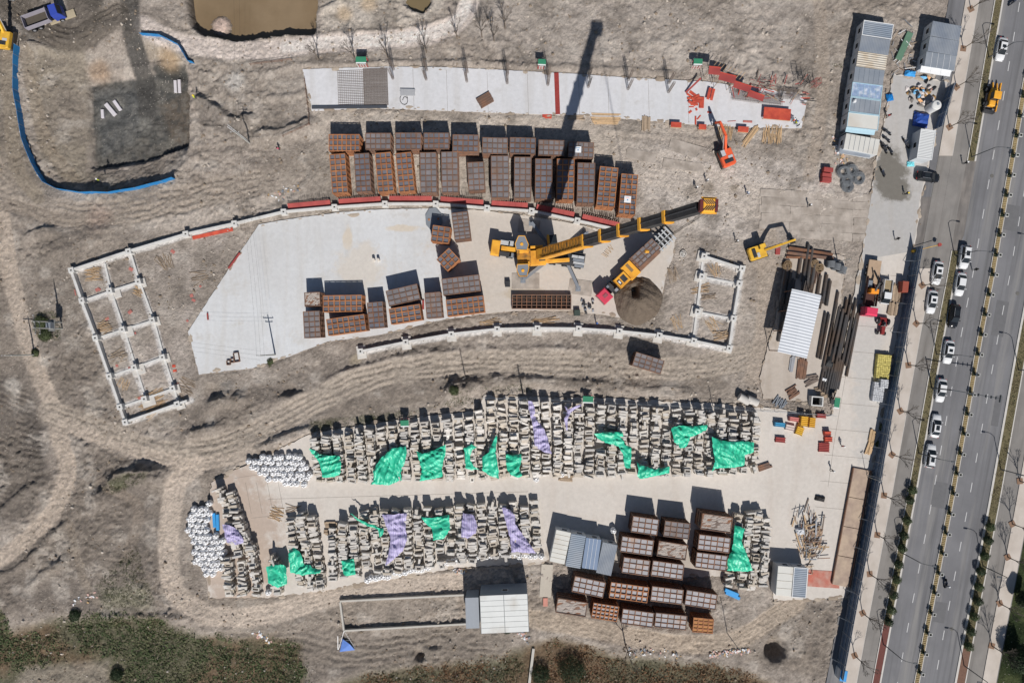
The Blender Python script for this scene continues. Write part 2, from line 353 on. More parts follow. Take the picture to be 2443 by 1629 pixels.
# low field of reeds and scrub along the bottom
LOWS = [(-300, 1420), (0, 1440), (25, 1500), (120, 1470), (250, 1462), (380, 1462), (440, 1500), (560, 1518), (640, 1512), (720, 1530), (740, 1640), (900, 1590), (1030, 1580), (1180, 1560), (1230, 1545), (1330, 1515), (1500, 1560), (1700, 1575), (1800, 1600), (1900, 1660), (2000, 1720), (2000, 2000), (-300, 2000)]
low = smooth(-8, 30, -sdist(wx * 1.6 - X * .6, wy * 1.6 - Y * .6, LOWS, 90)); hgt = hgt * (1 - .3 * low) - .9 * low
hgt += (.035 + .075 * rough) * npr.standard_normal(X.shape).clip(-2, 2) * (1 - .6 * field)
# graded flat where slabs and the road lie
flat = np.zeros_like(hgt)
for poly in (STRIP, MAIN, YARD, PIPEPAD): flat = np.maximum(flat, 1 - smooth(-1, 7, sdist(X, Y, poly)))
off = X - xm(Y)
flat = np.maximum(flat, smooth(-216, -206, off) * (Y > -2e4))
near0 = np.zeros_like(hgt)
SITE = [(560, 560), (900, 270), (1560, 290), (1930, 330), (2090, 380), (2090, 600), (1950, 900), (1700, 900), (1250, 800), (800, 860), (430, 980), (290, 1015), (160, 640)]
near0 = smooth(0, 25, -sdist(X, Y, SITE)); hgt = hgt * (1 - .5 * near0)
hgt = hgt * (1 - flat) - .22 * flat
hgt[(np.abs(X) > 5000) | (np.abs(Y) > 5000)] = -.3
def ground(xw, yw):
    """terrain height under a plan point in metres"""
    nx = xw / S + CX; ny = CY - yw / S
    i = np.clip(np.searchsorted(gx, nx) - 1, 0, len(gx) - 2); j = np.clip(np.searchsorted(gy, ny) - 1, 0, len(gy) - 2)
    tx = (nx - gx[i]) / (gx[i + 1] - gx[i]); ty = (ny - gy[j]) / (gy[j + 1] - gy[j])
    return (hgt[j, i] * (1 - tx) + hgt[j, i + 1] * tx) * (1 - ty) + (hgt[j + 1, i] * (1 - tx) + hgt[j + 1, i + 1] * tx) * ty
# ------------------------------------------------------------------ soil colours
def A(r, g, b): return np.array(lin(r, g, b)) / 1.10
C = np.empty(X.shape + (3,))
C[:] = A(160, 147, 133)
def paint(k, c):
    global C
    C = C * (1 - k[..., None]) + np.array(c) * k[..., None]
n1 = fbm(X, Y, 130, 51, 5); n2 = fbm(X, Y, 36, 52, 4); n3 = fbm(X, Y, 14, 53, 3)
W = lambda poly, s=14: smooth(-s * .4, s, -sdist(wx, wy, poly, 90))
paint(.9 * W([(-300, 860), (60, 870), (110, 1000), (130, 1150), (60, 1240), (-300, 1340)], 24), A(104, 96, 88))
paint(.85 * W([(130, 980), (250, 1050), (380, 1090), (400, 1200), (395, 1400), (440, 1500), (240, 1480), (0, 1470), (-300, 1440), (-300, 1380), (60, 1300), (165, 1180), (170, 1080)], 30), A(128, 117, 105))
paint(.7 * W([(-300, 500), (20, 520), (60, 800), (110, 960), (60, 900), (-300, 900)], 26), A(140, 127, 113))
paint(.8 * W([(90, 540), (300, 515), (170, 640), (290, 1000), (420, 985), (600, 905), (860, 850), (700, 960), (500, 1030), (160, 1000), (60, 760)], 24), A(132, 121, 109))
paint(.75 * W([(760, 905), (1000, 850), (1300, 838), (1740, 850), (1740, 935), (1300, 930), (1150, 930), (1060, 960), (740, 1030)], 20), A(136, 124, 110))
paint(.85 * W([(180, 650), (310, 605), (560, 540), (440, 790), (470, 890), (440, 950), (310, 1000)], 12), A(170, 157, 144))
paint(.8 * W([(1120, -300), (1100, 80), (1190, 150), (1600, 170), (1880, 215), (1930, 300), (1960, 120), (1990, -300)], 30), A(168, 156, 143))
paint(.9 * W([(-60, -80), (260, -80), (255, 60), (190, 100), (60, 110), (-60, 130)], 26), A(94, 87, 78))
paint(.85 * W([(-60, 120), (50, 110), (45, 220), (70, 350), (140, 460), (-60, 440)], 20), A(138, 126, 110))
paint(.8 * W([(50, 110), (200, 90), (200, 400), (330, 440), (150, 440), (90, 380)], 16), A(146, 134, 115))
paint(.75 * W([(280, 60), (440, 130), (450, 330), (446, 160), (330, 140)], 16), A(158, 144, 124))
paint(.9 * W([(765, 0), (1080, -80), (1060, 40), (900, 70), (760, 78)], 18), A(184, 172, 156))
paint(.7 * W([(460, 150), (740, 170), (740, 300), (600, 330), (470, 300)], 18), A(160, 148, 134))
paint(.6 * W([(470, 230), (560, 260), (620, 300), (560, 330), (470, 300)], 14), A(110, 102, 94))
paint(.7 * W([(300, 520), (620, 450), (760, 340), (800, 480), (600, 530), (420, 560)], 24), A(182, 169, 154))
paint(.8 * W([(740, 262), (1400, 268), (1920, 310), (1920, 340), (1500, 330), (1500, 520), (1300, 500), (760, 480)], 16), A(184, 170, 153))
paint(.85 * W([(1500, 330), (1900, 380), (2080, 420), (2070, 570), (1700, 580), (1520, 500)], 26), A(188, 176, 163))
paint(.75 * W([(1900, 240), (2100, 250), (2085, 400), (1900, 400)], 20), A(158, 146, 132))
paint(.8 * W([(1570, 560), (1790, 590), (1780, 860), (1570, 840)], 20), A(168, 155, 141))
paint(.75 * W([(430, 1420), (800, 1400), (1300, 1420), (1900, 1500), (1960, 1620), (1700, 1560), (1300, 1500), (700, 1520), (500, 1500)], 20), A(156, 142, 126))
paint(.7 * W([(540, 1520), (760, 1530), (1180, 1540), (1160, 1580), (900, 1600), (740, 1640), (700, 1560)], 18), A(122, 111, 99))
paint(.6 * W([(1830, 1440), (2000, 1440), (1980, 1620), (1820, 1600)], 20), A(132, 120, 106))
paint(.6 * smooth(-.02, .22, n1), A(140, 128, 114)); paint(.42 * smooth(.03, .25, n2), A(188, 177, 163)); paint(.5 * smooth(.04, .26, -n2), A(118, 108, 97))
paint(.95 * smooth(.85, .97, t_pit), A(104, 100, 92))
paint(.8 * W([(195, 200), (300, 190), (350, 260), (300, 330), (210, 370)], 16), A(100, 100, 97))
paint(.7 * W([(355, 240), (440, 190), (446, 330), (390, 335)], 14), A(112, 98, 82))
paint(.8 * smooth(.1, .5, t_pond), A(96, 84, 68)); paint(.6 * (t_pit > .8) * smooth(.0, .16, n3), A(82, 82, 80)); paint(.5 * (t_pit > .8) * smooth(.02, .2, -n3), A(122, 118, 110))
paint(.9 * W([(345, 146), (432, 140), (428, 188), (358, 182)], 10), A(78, 77, 73))
for k_, k, c, st in trk:
    kk = np.clip(st * k * (.9 + .5 * n2[k_]), 0, 1)[..., None]; C[k_] = C[k_] * (1 - kk) + A(*c) * kk

# pinkish silt, ochre stains, wet patches
for (px, py, pr, c, s_) in [(516, 52, 22, (205, 178, 160), .9), (220, 160, 26, (156, 124, 88), .6), (390, 132, 26, (168, 138, 96), .6), (820, 32, 20, (190, 158, 110), .5), (880, 8, 20, (190, 158, 110), .5), (1690, 450, 16, (140, 126, 108), .8), (1750, 448, 10, (140, 126, 108), .8), (1700, 512, 22, (120, 110, 98), .7), (1650, 455, 18, (128, 116, 102), .6), (1230, 990, 30, (156, 134, 104), .5), (258, 235, 17, (134, 130, 120), .9), (322, 288, 18, (134, 130, 120), .9), (850, 860, 14, (176, 160, 130), .6), (30, 920, 20, (196, 186, 172), .6), (100, 860, 14, (186, 176, 162), .6), (235, 520, 30, (172, 146, 130), .4), (560, 195, 24, (188, 182, 172), .7)]:
    if py == 52: px, py = 516, 50
    paint(s_ * np.exp(-(((wx - px) ** 2 + (wy - py) ** 2) / pr ** 2) ** 2), A(*c))
# cement spill and blinding along the footing beams
for ln in ([(173, 645), (309, 600), (446, 559), (561, 534)], [(173, 645), (198, 717), (232, 806), (264, 897), (302, 1006), (425, 963), (455, 953)], [(247, 622), (264, 694), (295, 786), (323, 876), (347, 951)], [(309, 600), (332, 672), (366, 764), (390, 852), (425, 963)], [(198, 717), (332, 672)], [(232, 806), (366, 764)], [(264, 897), (390, 852)], [(289, 970), (414, 926)], [(861, 838), (969, 816), (1077, 797), (1186, 785), (1282, 783), (1380, 784), (1477, 790), (1572, 800), (1738, 831)], [(1678, 612), (1769, 641), (1738, 831), (1654, 813), (1678, 612)], [(1673, 660), (1762, 677)], [(1663, 744), (1748, 760)]):
    paint(.75 * (1 - smooth(4.5, 10, ldist(X * .5 + wx * .5, Y * .5 + wy * .5 - 2, ln))), A(200, 195, 189))
# grass and weeds in the soil
paint(.55 * W([(230, 1400), (360, 1390), (370, 1455), (240, 1460)], 26), A(150, 146, 118))
paint(.7 * smooth(.0, .25, n2 + .1) * W([(240, 1150), (300, 1125), (365, 1118), (360, 1150), (270, 1180)], 10), A(98, 100, 66))
paint(.6 * smooth(.0, .2, n3 + .1) * W([(740, 1005), (860, 990), (960, 980), (1060, 965), (1130, 935), (1080, 960), (960, 1000), (740, 1035)], 12), A(86, 88, 60))
paint(low * .9, A(104, 100, 74)); paint(low * .6 * smooth(-.05, .2, n1 + .3 * n2 + .1 * (X > 1200)), A(128, 98, 72))
paint(low * .8 * W([(50, 1590), (260, 1575), (260, 1700), (-20, 1700)], 20), A(150, 138, 122))
# brown-green lawn beyond the road, concrete dust by the batching tanks
paint(smooth(190, 196, off), A(52, 64, 34)); paint(.6 * smooth(190, 196, off) * smooth(0, .2, n2), A(92, 98, 56))
C *= (1 + .22 * fbm(X, Y, 7, 61, 2) + .10 * npr.standard_normal(X.shape).clip(-2, 2))[..., None]
C = np.clip(np.clip(C * np.array([1.19, 1.22, 1.28]) / .32, 0, 3) ** 1.18 * .335, .01, .9)
lum = C.mean(-1, keepdims=True); C = lum + .74 * (C - lum)
nv = X.size; ny_, nx_ = X.shape
co = np.stack([(X - CX) * S, (CY - Y) * S, hgt], -1).reshape(-1, 3)
idx = np.arange(nv).reshape(ny_, nx_)
quads = np.stack([idx[1:, :-1], idx[1:, 1:], idx[:-1, 1:], idx[:-1, :-1]], -1).reshape(-1, 4)
def np_mesh(name, co, quads, mats, smooth_=True, k=None):
    k = quads.shape[1] if k is None else k
    me = bpy.data.meshes.new(name); me.vertices.add(len(co)); me.vertices.foreach_set('co', np.ascontiguousarray(co, np.float32).ravel())
    me.loops.add(quads.size); me.loops.foreach_set('vertex_index', np.ascontiguousarray(quads, np.int32).ravel())
    me.polygons.add(len(quads)); me.polygons.foreach_set('loop_start', np.arange(0, quads.size, k, dtype=np.int32))
    me.polygons.foreach_set('loop_total', np.full(len(quads), k, np.int32))
    if smooth_: me.polygons.foreach_set('use_smooth', np.ones(len(quads), bool))
    for m in (mats if isinstance(mats, list) else [mats]): me.materials.append(m)
    me.update(calc_edges=True); return me
def col_attr(me, c):
    a = me.attributes.new('Col', 'FLOAT_COLOR', 'POINT'); a.data.foreach_set('color', np.concatenate([c, np.ones((len(c), 1))], 1).astype(np.float32).ravel())
def attr_mat(name, rough, fine, bump, pebbles=False):
    m = bpy.data.materials.new(name); m.use_nodes = True; t = m.node_tree; N = t.nodes; L = t.links; b = N['Principled BSDF']
    b.inputs['Roughness'].default_value = rough; b.inputs['Specular IOR Level'].default_value = .15
    at = N.new('ShaderNodeAttribute'); at.attribute_name = 'Col'; geo = N.new('ShaderNodeNewGeometry')
    no = N.new('ShaderNodeTexNoise'); no.inputs['Scale'].default_value = 1.3; no.inputs['Detail'].default_value = 9; no.inputs['Roughness'].default_value = .78
    L.new(geo.outputs['Position'], no.inputs['Vector'])
    mr = N.new('ShaderNodeMapRange'); mr.inputs['From Min'].default_value = .25; mr.inputs['From Max'].default_value = .75; mr.inputs['To Min'].default_value = 1 - fine; mr.inputs['To Max'].default_value = 1 + fine
    L.new(no.outputs['Fac'], mr.inputs['Value'])
    vm = N.new('ShaderNodeVectorMath'); vm.operation = 'SCALE'; L.new(at.outputs['Color'], vm.inputs[0]); L.new(mr.outputs[0], vm.inputs['Scale'])
    nf = N.new('ShaderNodeTexNoise'); nf.inputs['Scale'].default_value = 7; nf.inputs['Detail'].default_value = 5; nf.inputs['Roughness'].default_value = .8; L.new(geo.outputs['Position'], nf.inputs['Vector'])
    mf = N.new('ShaderNodeMapRange'); mf.inputs['From Min'].default_value = .3; mf.inputs['From Max'].default_value = .7; mf.inputs['To Min'].default_value = 1 - fine; mf.inputs['To Max'].default_value = 1 + fine; L.new(nf.outputs['Fac'], mf.inputs['Value'])
    v2 = N.new('ShaderNodeVectorMath'); v2.operation = 'SCALE'; L.new(vm.outputs[0], v2.inputs[0]); L.new(mf.outputs[0], v2.inputs['Scale'])
    src = v2.outputs[0]; hsrc = no.outputs['Fac']
    if pebbles:
        vo = N.new('ShaderNodeTexVoronoi'); vo.inputs['Scale'].default_value = 1.6; L.new(geo.outputs['Position'], vo.inputs['Vector'])
        n4 = N.new('ShaderNodeTexNoise'); n4.inputs['Scale'].default_value = .12; n4.inputs['Detail'].default_value = 3; L.new(geo.outputs['Position'], n4.inputs['Vector'])
        th = N.new('ShaderNodeMapRange'); th.inputs['From Min'].default_value = .4; th.inputs['From Max'].default_value = .75; th.inputs['To Min'].default_value = .06; th.inputs['To Max'].default_value = .22; L.new(n4.outputs['Fac'], th.inputs['Value'])
        lt = N.new('ShaderNodeMath'); lt.operation = 'LESS_THAN'; L.new(vo.outputs['Distance'], lt.inputs[0]); L.new(th.outputs[0], lt.inputs[1])
        mx = N.new('ShaderNodeMix'); mx.data_type = 'RGBA'; L.new(lt.outputs[0], mx.inputs['Factor']); L.new(src, mx.inputs['A'])
        pv = N.new('ShaderNodeMix'); pv.data_type = 'RGBA'; pv.inputs['Factor'].default_value = .55; L.new(src, pv.inputs['A']); pv.inputs['B'].default_value = (.55, .5, .44, 1)
        L.new(pv.outputs['Result'], mx.inputs['B']); src = mx.outputs['Result']
    L.new(src, b.inputs['Base Color'])
    bp = N.new('ShaderNodeBump'); bp.inputs['Strength'].default_value = 1; bp.inputs['Distance'].default_value = bump
    L.new(hsrc, bp.inputs['Height']); L.new(bp.outputs[0], b.inputs['Normal'])
    return m
soil_mat = attr_mat('soil', .95, .24, .5, True)
me = np_mesh('ground', co, quads, soil_mat, False); col_attr(me, C.reshape(-1, 3)); tag(ob('ground', me), kind='structure')
# ------------------------------------------------------------------ water
W_POND = M('muddy water', lin(136, 118, 94), .12, .08, .3, spec=.5, c2=lin(124, 106, 82), c2scale=.12); W_POND2 = M('murky water', lin(120, 106, 80), .1, .06, .3, spec=.5)
def pond(name, poly, z, m):
    mb = MB(); mb.prism([P(*p) for p in poly], z - .4, z); tag(mb.build(name, m), kind='structure')
pond('water', POND_RIM, -2.5, W_POND); pond('water', POND2_RIM, -1.3, W_POND2)
pond('water', [(510, 1022), (530, 1018), (534, 1026), (514, 1030)], -.5, W_POND2)
# ------------------------------------------------------------------ concrete slabs and yards
def slab_mat(name, c, c2, c3, seed, zones=(), streak=(.5, .06, 1)):
    m = bpy.data.materials.new(name); m.use_nodes = True; t = m.node_tree; N = t.nodes; L = t.links; b = N['Principled BSDF']
    b.inputs['Roughness'].default_value = .85; b.inputs['Specular IOR Level'].default_value = .25
    geo = N.new('ShaderNodeNewGeometry'); mp = N.new('ShaderNodeMapping'); mp.inputs['Location'].default_value = (seed * 13.7, seed * 5.1, 0); L.new(geo.outputs['Position'], mp.inputs[0])
    def noise(sc_, det, lo, hi, rough=.6):
        n = N.new('ShaderNodeTexNoise'); n.inputs['Scale'].default_value = sc_; n.inputs['Detail'].default_value = det; n.inputs['Roughness'].default_value = rough; L.new(mp.outputs[0], n.inputs['Vector'])
        r = N.new('ShaderNodeMapRange'); r.inputs['From Min'].default_value = lo; r.inputs['From Max'].default_value = hi; L.new(n.outputs['Fac'], r.inputs['Value']); return r.outputs[0]
    def mix(f, a, b_):
        mx = N.new('ShaderNodeMix'); mx.data_type = 'RGBA'; L.new(f, mx.inputs['Factor'])
        if isinstance(a, tuple): mx.inputs['A'].default_value = (*a, 1)
        else: L.new(a, mx.inputs['A'])
        mx.inputs['B'].default_value = (*b_, 1); return mx.outputs['Result']
    r = mix(noise(.05, 5, .38, .62), c, c2); r = mix(noise(.16, 7, .56, .74, .7), r, c3)
    m3 = N.new('ShaderNodeMapping'); m3.inputs['Scale'].default_value = streak; L.new(mp.outputs[0], m3.inputs[0]); n6 = N.new('ShaderNodeTexNoise'); n6.inputs['Scale'].default_value = 1; n6.inputs['Detail'].default_value = 6; L.new(m3.outputs[0], n6.inputs['Vector'])
    r6 = N.new('ShaderNodeMapRange'); r6.inputs['From Min'].default_value = .5; r6.inputs['From Max'].default_value = .75; r6.inputs['To Max'].default_value = .55; L.new(n6.outputs['Fac'], r6.inputs['Value']); r = mix(r6.outputs[0], r, c3)
    for zx, zy, rx, ry, zc in zones:          # stains and dusty areas with soft ragged outlines
        px, py = P(zx, zy); ma = N.new('ShaderNodeMapping'); ma.vector_type = 'TEXTURE'; ma.inputs['Location'].default_value = (px, py, 0); ma.inputs['Scale'].default_value = (rx * S, ry * S, 1000)
        L.new(geo.outputs['Position'], ma.inputs[0]); ln = N.new('ShaderNodeVectorMath'); ln.operation = 'LENGTH'; L.new(ma.outputs[0], ln.inputs[0])
        ad = N.new('ShaderNodeMath'); L.new(ln.outputs['Value'], ad.inputs[0]); L.new(noise(.3, 8, .28, .72, .7), ad.inputs[1])
        r4 = N.new('ShaderNodeMapRange'); r4.inputs['From Min'].default_value = 1.62; r4.inputs['From Max'].default_value = 1.2; L.new(ad.outputs[0], r4.inputs['Value']); r = mix(r4.outputs[0], r, zc)
    mr = N.new('ShaderNodeMapRange'); mr.inputs['To Min'].default_value = .86; mr.inputs['To Max'].default_value = 1.12; L.new(noise(1.3, 9, .2, .8, .75), mr.inputs['Value'])
    vm = N.new('ShaderNodeVectorMath'); vm.operation = 'SCALE'; L.new(r, vm.inputs[0]); L.new(mr.outputs[0], vm.inputs['Scale']); L.new(vm.outputs[0], b.inputs['Base Color'])
    return m
cw, cwb = tuple(A(211, 212, 215)), tuple(A(208, 210, 215))
S_STRIP = slab_mat('pale concrete', cw, tuple(A(219, 219, 222)), tuple(A(196, 193, 190)), 1)
dust = tuple(A(205, 196, 186)); och = tuple(A(212, 202, 188))
S_MAIN = slab_mat('floated concrete', tuple(A(206, 206, 206)), tuple(A(216, 218, 220)), tuple(A(198, 194, 188)), 2, [(1400, 620, 330, 260, dust), (1180, 600, 120, 200, dust), (830, 570, 12, 34, och), (960, 545, 40, 8, och), (860, 640, 60, 60, tuple(A(212, 206, 198))), (1250, 700, 60, 16, tuple(A(196, 184, 168))), (1340, 760, 60, 40, tuple(A(190, 178, 164)))])
S_DUST = slab_mat('dusty concrete', tuple(A(188, 177, 165)), tuple(A(198, 188, 178)), tuple(A(166, 153, 139)), 3)
wet = tuple(A(124, 120, 113))
S_YARD = slab_mat('worn yard concrete', tuple(A(216, 209, 201)), tuple(A(209, 202, 194)), tuple(A(200, 190, 180)), 4, [(560, 1290, 110, 220, tuple(A(190, 174, 161))), (1500, 1340, 260, 60, tuple(A(188, 178, 167))), (2070, 800, 40, 360, tuple(A(200, 196, 191)))])
S_COURT = slab_mat('grey court concrete', tuple(A(190, 187, 184)), tuple(A(184, 182, 180)), tuple(A(176, 170, 162)), 5, [(2118, 412, 44, 60, wet), (2140, 455, 34, 30, wet)])
def ragged(poly, amp, step=9):
    out = []; g_ = random.Random(5)
    for (ax, ay), (bx, by) in zip(poly, poly[1:] + poly[:1]):
        L_ = math.hypot(bx - ax, by - ay); n = max(1, int(L_ / step))
        for i in range(n): out.append((ax + (bx - ax) * i / n + g_.uniform(-amp, amp), ay + (by - ay) * i / n + g_.uniform(-amp, amp)))
    return out
def slab(name, poly, z1, m, z0=-.3):
    mb = MB(); mb.prism([P(*p) for p in poly], z0, z1); return tag(mb.build(name, m), kind='structure')
strip_slab = slab('top_strip_slab', ragged(STRIP, .5), .10, S_STRIP)
slab('main_slab', ragged(MAIN, .7), .10, S_MAIN)
yard = slab('yard_pavement', ragged(YARD, 2.2), .10, S_YARD)
slab('court_pavement', [(2131, 180), (2258, 197), (2232, 300), (2193, 480), (2184, 560), (2175, 600), (2058, 620), (2064, 563), (2088, 400), (2096, 367)], .105, S_COURT, .09)
slab('pipe_yard_pavement', ragged(PIPEPAD, 1.5), .08, S_DUST)
# painted red line on the strip and small pads
REDP = M('red oxide paint', lin(150, 62, 58), .8, .15, 1.5)
# ------------------------------------------------------------------ the road
ASPH = M('asphalt', tuple(A(128, 128, 131)), .9, .10, .25, c2=tuple(A(116, 116, 119)), c2scale=.08, c2amt=.5)
ASPH2 = M('worn asphalt lane', tuple(A(142, 138, 134)), .9, .10, .5, c2=tuple(A(130, 127, 124)), c2scale=.15, c2amt=.45)
WALKM = M('pale paving', tuple(A(206, 197, 188)), .85, .08, 1.2, c2=tuple(A(194, 184, 174)), c2scale=.3)
KERBM = M('kerb stone', tuple(A(206, 202, 196)), .8, .1, 1)
SOILB = M('verge soil', tuple(A(112, 104, 78)), .95, .3, 2.0, .1)
OCHRE = M('ochre median', tuple(A(150, 134, 100)), .9, .25, 3.0, .05)
YLINE = M('road paint', tuple(A(205, 205, 205)), .7, .12, 3)
def add_wear(m, c, sx, sy, lo, hi):
    t = m.node_tree; N = t.nodes; L = t.links; b = N['Principled BSDF']; old = b.inputs['Base Color'].links[0].from_socket
    geo = N.new('ShaderNodeNewGeometry'); mp = N.new('ShaderNodeMapping'); mp.inputs['Rotation'].default_value = (0, 0, R(10.2)); L.new(geo.outputs['Position'], mp.inputs[0])
    m2 = N.new('ShaderNodeMapping'); m2.inputs['Scale'].default_value = (sx, sy, 1); L.new(mp.outputs[0], m2.inputs[0])
    n = N.new('ShaderNodeTexNoise'); n.inputs['Scale'].default_value = 1; n.inputs['Detail'].default_value = 7; n.inputs['Roughness'].default_value = .6; L.new(m2.outputs[0], n.inputs['Vector'])
    r = N.new('ShaderNodeMapRange'); r.inputs['From Min'].default_value = lo; r.inputs['From Max'].default_value = hi; L.new(n.outputs['Fac'], r.inputs['Value'])
    mx = N.new('ShaderNodeMix'); mx.data_type = 'RGBA'; L.new(r.outputs[0], mx.inputs['Factor']); L.new(old, mx.inputs['A']); mx.inputs['B'].default_value = (*c, 1); L.new(mx.outputs['Result'], b.inputs['Base Color'])
add_wear(ASPH, tuple(A(104, 104, 106)), .9, .02, .48, .68); add_wear(ASPH, tuple(A(144, 142, 140)), .5, .03, .52, .72); add_wear(ASPH2, tuple(A(122, 118, 114)), .7, .05, .48, .7); add_wear(WALKM, tuple(A(184, 174, 163)), .4, .2, .5, .72)
RY = np.concatenate([[-9000, -2500, -600], np.arange(-250, 1900, 25), [2300, 4000, 9000]])
def strip(name, o0, o1, z0, z1, m, y0=-9999, y1=9999, parent=None, kind='structure'):
    ys = RY[(RY > y0) & (RY < y1)]; ys = np.concatenate([[y0] if y0 > -9000 else [], ys, [y1] if y1 < 9000 else []])
    L_ = [P(float(xm(y)) + o0, y) for y in ys]; R_ = [P(float(xm(y)) + o1, y) for y in ys]; n = len(ys)
    vs = [(x, y, z1) for x, y in L_] + [(x, y, z1) for x, y in R_] + [(x, y, z0) for x, y in L_] + [(x, y, z0) for x, y in R_]
    fs = []
    for i in range(n - 1):
        fs += [(i, n + i, n + i + 1, i + 1)[::-1], (2 * n + i, i, i + 1, 2 * n + i + 1)[::-1], (n + i, 3 * n + i, 3 * n + i + 1, n + i + 1)[::-1]]
    fs += [(0, 2 * n, 3 * n, n), (n - 1, 2 * n - 1, 4 * n - 1, 3 * n - 1)]
    mb = MB(); mb.add(vs, fs); o = mb.build(name, m, parent)
    if parent is None: tag(o, kind=kind)
    return o
road = strip('road', -215, 192, -.4, .0, ASPH)
strip('service_lane', -143.5, -107, .0, .02, ASPH2); strip('service_lane', 117.5, 155, .0, .02, ASPH2)
strip('pavement', -176, -144, -.1, .14, WALKM, -9999, 372); strip('pavement', -176, -144, -.1, .14, WALKM, 640)
strip('pavement', 156, 189, -.1, .14, WALKM)
strip('pavement', -176, -144, -.1, .05, ASPH2, 372, 640)
for o0, o1, y0, y1 in ((-107, -105, -9999, 385), (-89, -85, -9999, 385), (-107, -105, 598, 9999), (-89, -85, 598, 9999), (90, 95, -9999, 9999), (114.5, 117, -9999, 9999), (-6.6, -5, -9999, 9999), (5, 6.6, -9999, 9999), (-144, -143, -9999, 372), (-144, -143, 640, 9999)):
    strip('kerb', o0, o1, -.1, .15, KERBM, y0, y1)
for o0, o1, y0, y1 in ((-105, -89, -9999, 384), (-105, -89, 599, 1482), (95, 114.5, -9999, 1545)):
    strip('verge_ground', o0, o1, -.1, .12, SOILB, y0, y1)
BRICKR = M('red brick verge', tuple(A(112, 70, 64)), .9, .2, 3)
strip('verge_ground', -105, -89, -.1, .12, BRICKR, 1482); strip('verge_ground', 95, 114.5, -.1, .12, M('brown verge', tuple(A(120, 92, 78)), .9, .2, 3), 1545)
strip('median_ground', -5, 5, -.1, .13, OCHRE)
# worn strips where traffic turns into the site
slab('gate_apron_road', [(2130, 520), (2190, 470), (2260, 470), (2290, 380), (2330, 380), (2300, 560), (2275, 620), (2160, 600)], .012, M('turning lane asphalt', tuple(A(138, 132, 127)), .9, .12, .5, c2=tuple(A(122, 118, 115)), c2scale=.3), -.05)
dash = None
def lane_dash(yc, o0, ln=23, w=1.7):
    global dash
    a = P(float(xm(yc - ln / 2)) + o0, yc - ln / 2); b = P(float(xm(yc + ln / 2)) + o0, yc + ln / 2)
    if dash is None:
        mb = MB(); mb.box((0, 0, 0), (w * S, ln * S, .006)); dash = mb.mesh('lane_dash', YLINE)
    ob('lane_dash', dash, road, ((a[0] + b[0]) / 2, (a[1] + b[1]) / 2, .005), -math.atan2(a[0] - b[0], a[1] - b[1]))
for k in range(-20, 7):
    lane_dash(1285 + 70.4 * k, -45); lane_dash(1303 + 70.4 * k, 43.5)

# joints cut in the yard paving, manholes and road patches
JOINT = M('joint filler', tuple(A(140, 132, 124)), .9, .1)
def joints(parent, lines, w=.05, z=.103):
    for a, b in lines:
        q = MB(); pa, pb = P(*a), P(*b); q.bar((*pa, z), (*pb, z), w, .006); q.build('joint', JOINT, parent)
joints(yard, [((2062, 640), (1990, 1050)), ((1990, 1050), (1975, 1160))] + [((2045 - .17 * (y - 620), y), (2158 - .18 * (y - 620), y + 10)) for y in range(650, 1240, 62)] + [((x, 1150), (x + 14, 1225)) for x in range(560, 690, 26)] + [((640, 1190), (1260, 1172)), ((560, 1140), (640, 1128)), ((600, 1235), (690, 1225))], .06)
def manhole(x, y):
    px, py = P(x, y); q = MB(); q.tube((px, py, -.02), (px, py, .03), .36, n=18); q.build('manhole_cover', M('iron cover', tuple(A(110, 108, 104)), .7, .1), road)
for y, o_ in ((1424, -125), (1100, -60), (700, 70), (1500, 60), (420, -40)): manhole(float(xm(y)) + o_, y)
for (y, o_, w, l) in ((1180, -30, 2.6, 5.0), (760, 40, 2.4, 7.0), (1460, 25, 2.2, 4.0), (980, 72, 1.4, 6.0), (520, 24, 2.6, 5)):
    px, py = P(float(xm(y)) + o_, y); q = MB(); q.box((0, 0, 0), (w, l, .006)); q.build('asphalt_patch', M('patched asphalt', tuple(A(112, 112, 114)), .9, .1, 1), road, (px, py, .004), R(-10))
add_wear(MATS['turning lane asphalt'], tuple(A(104, 100, 97)), .7, .08, .46, .66)
joints(strip_slab, [((x, 163 + (x - 940) * .043), (x + 3, 261 + (x - 940) * .047)) for x in (985, 1065, 1162, 1258, 1380, 1450, 1546, 1640)], .05)
# ------------------------------------------------------------------ foundations: socket pads and ground beams
CONC = M('cast concrete', tuple(A(214, 213, 210)), .85, .10, 1.5, c2=tuple(A(196, 193, 188)), c2scale=.5, c2amt=.35)
CONCD = M('blinding concrete', tuple(A(204, 200, 194)), .9, .12, 1.0)
DARK = M('recess shade black', (.012, .012, .013), .9, .0)  # near-black colour stands in for the shade deep in recesses
SOCK = {}
def socket_meshes():
    a = MB(); w = 1.06; h = 1.05; t = .36
    for sx, sy, dx, dy in ((-1, 0, t, w), (1, 0, t, w), (0, -1, w - 2 * t, t), (0, 1, w - 2 * t, t)):
        a.box((sx * (w - t) / 2, sy * (w - t) / 2, h / 2), (dx, dy, h))
    p = MB(); p.cbox((0, 0, -.25), (1.75, 1.75, .38), .04)
    v = MB(); v.box((0, 0, .06), (w - 2 * t, w - 2 * t, .1))  # black block at the socket bottom, shade put into its colour
    SOCK['p'] = p.mesh('pad', CONCD); SOCK['s'] = a.mesh('pedestal', CONC); SOCK['v'] = v.mesh('socket_hole_shade', DARK)
socket_meshes()
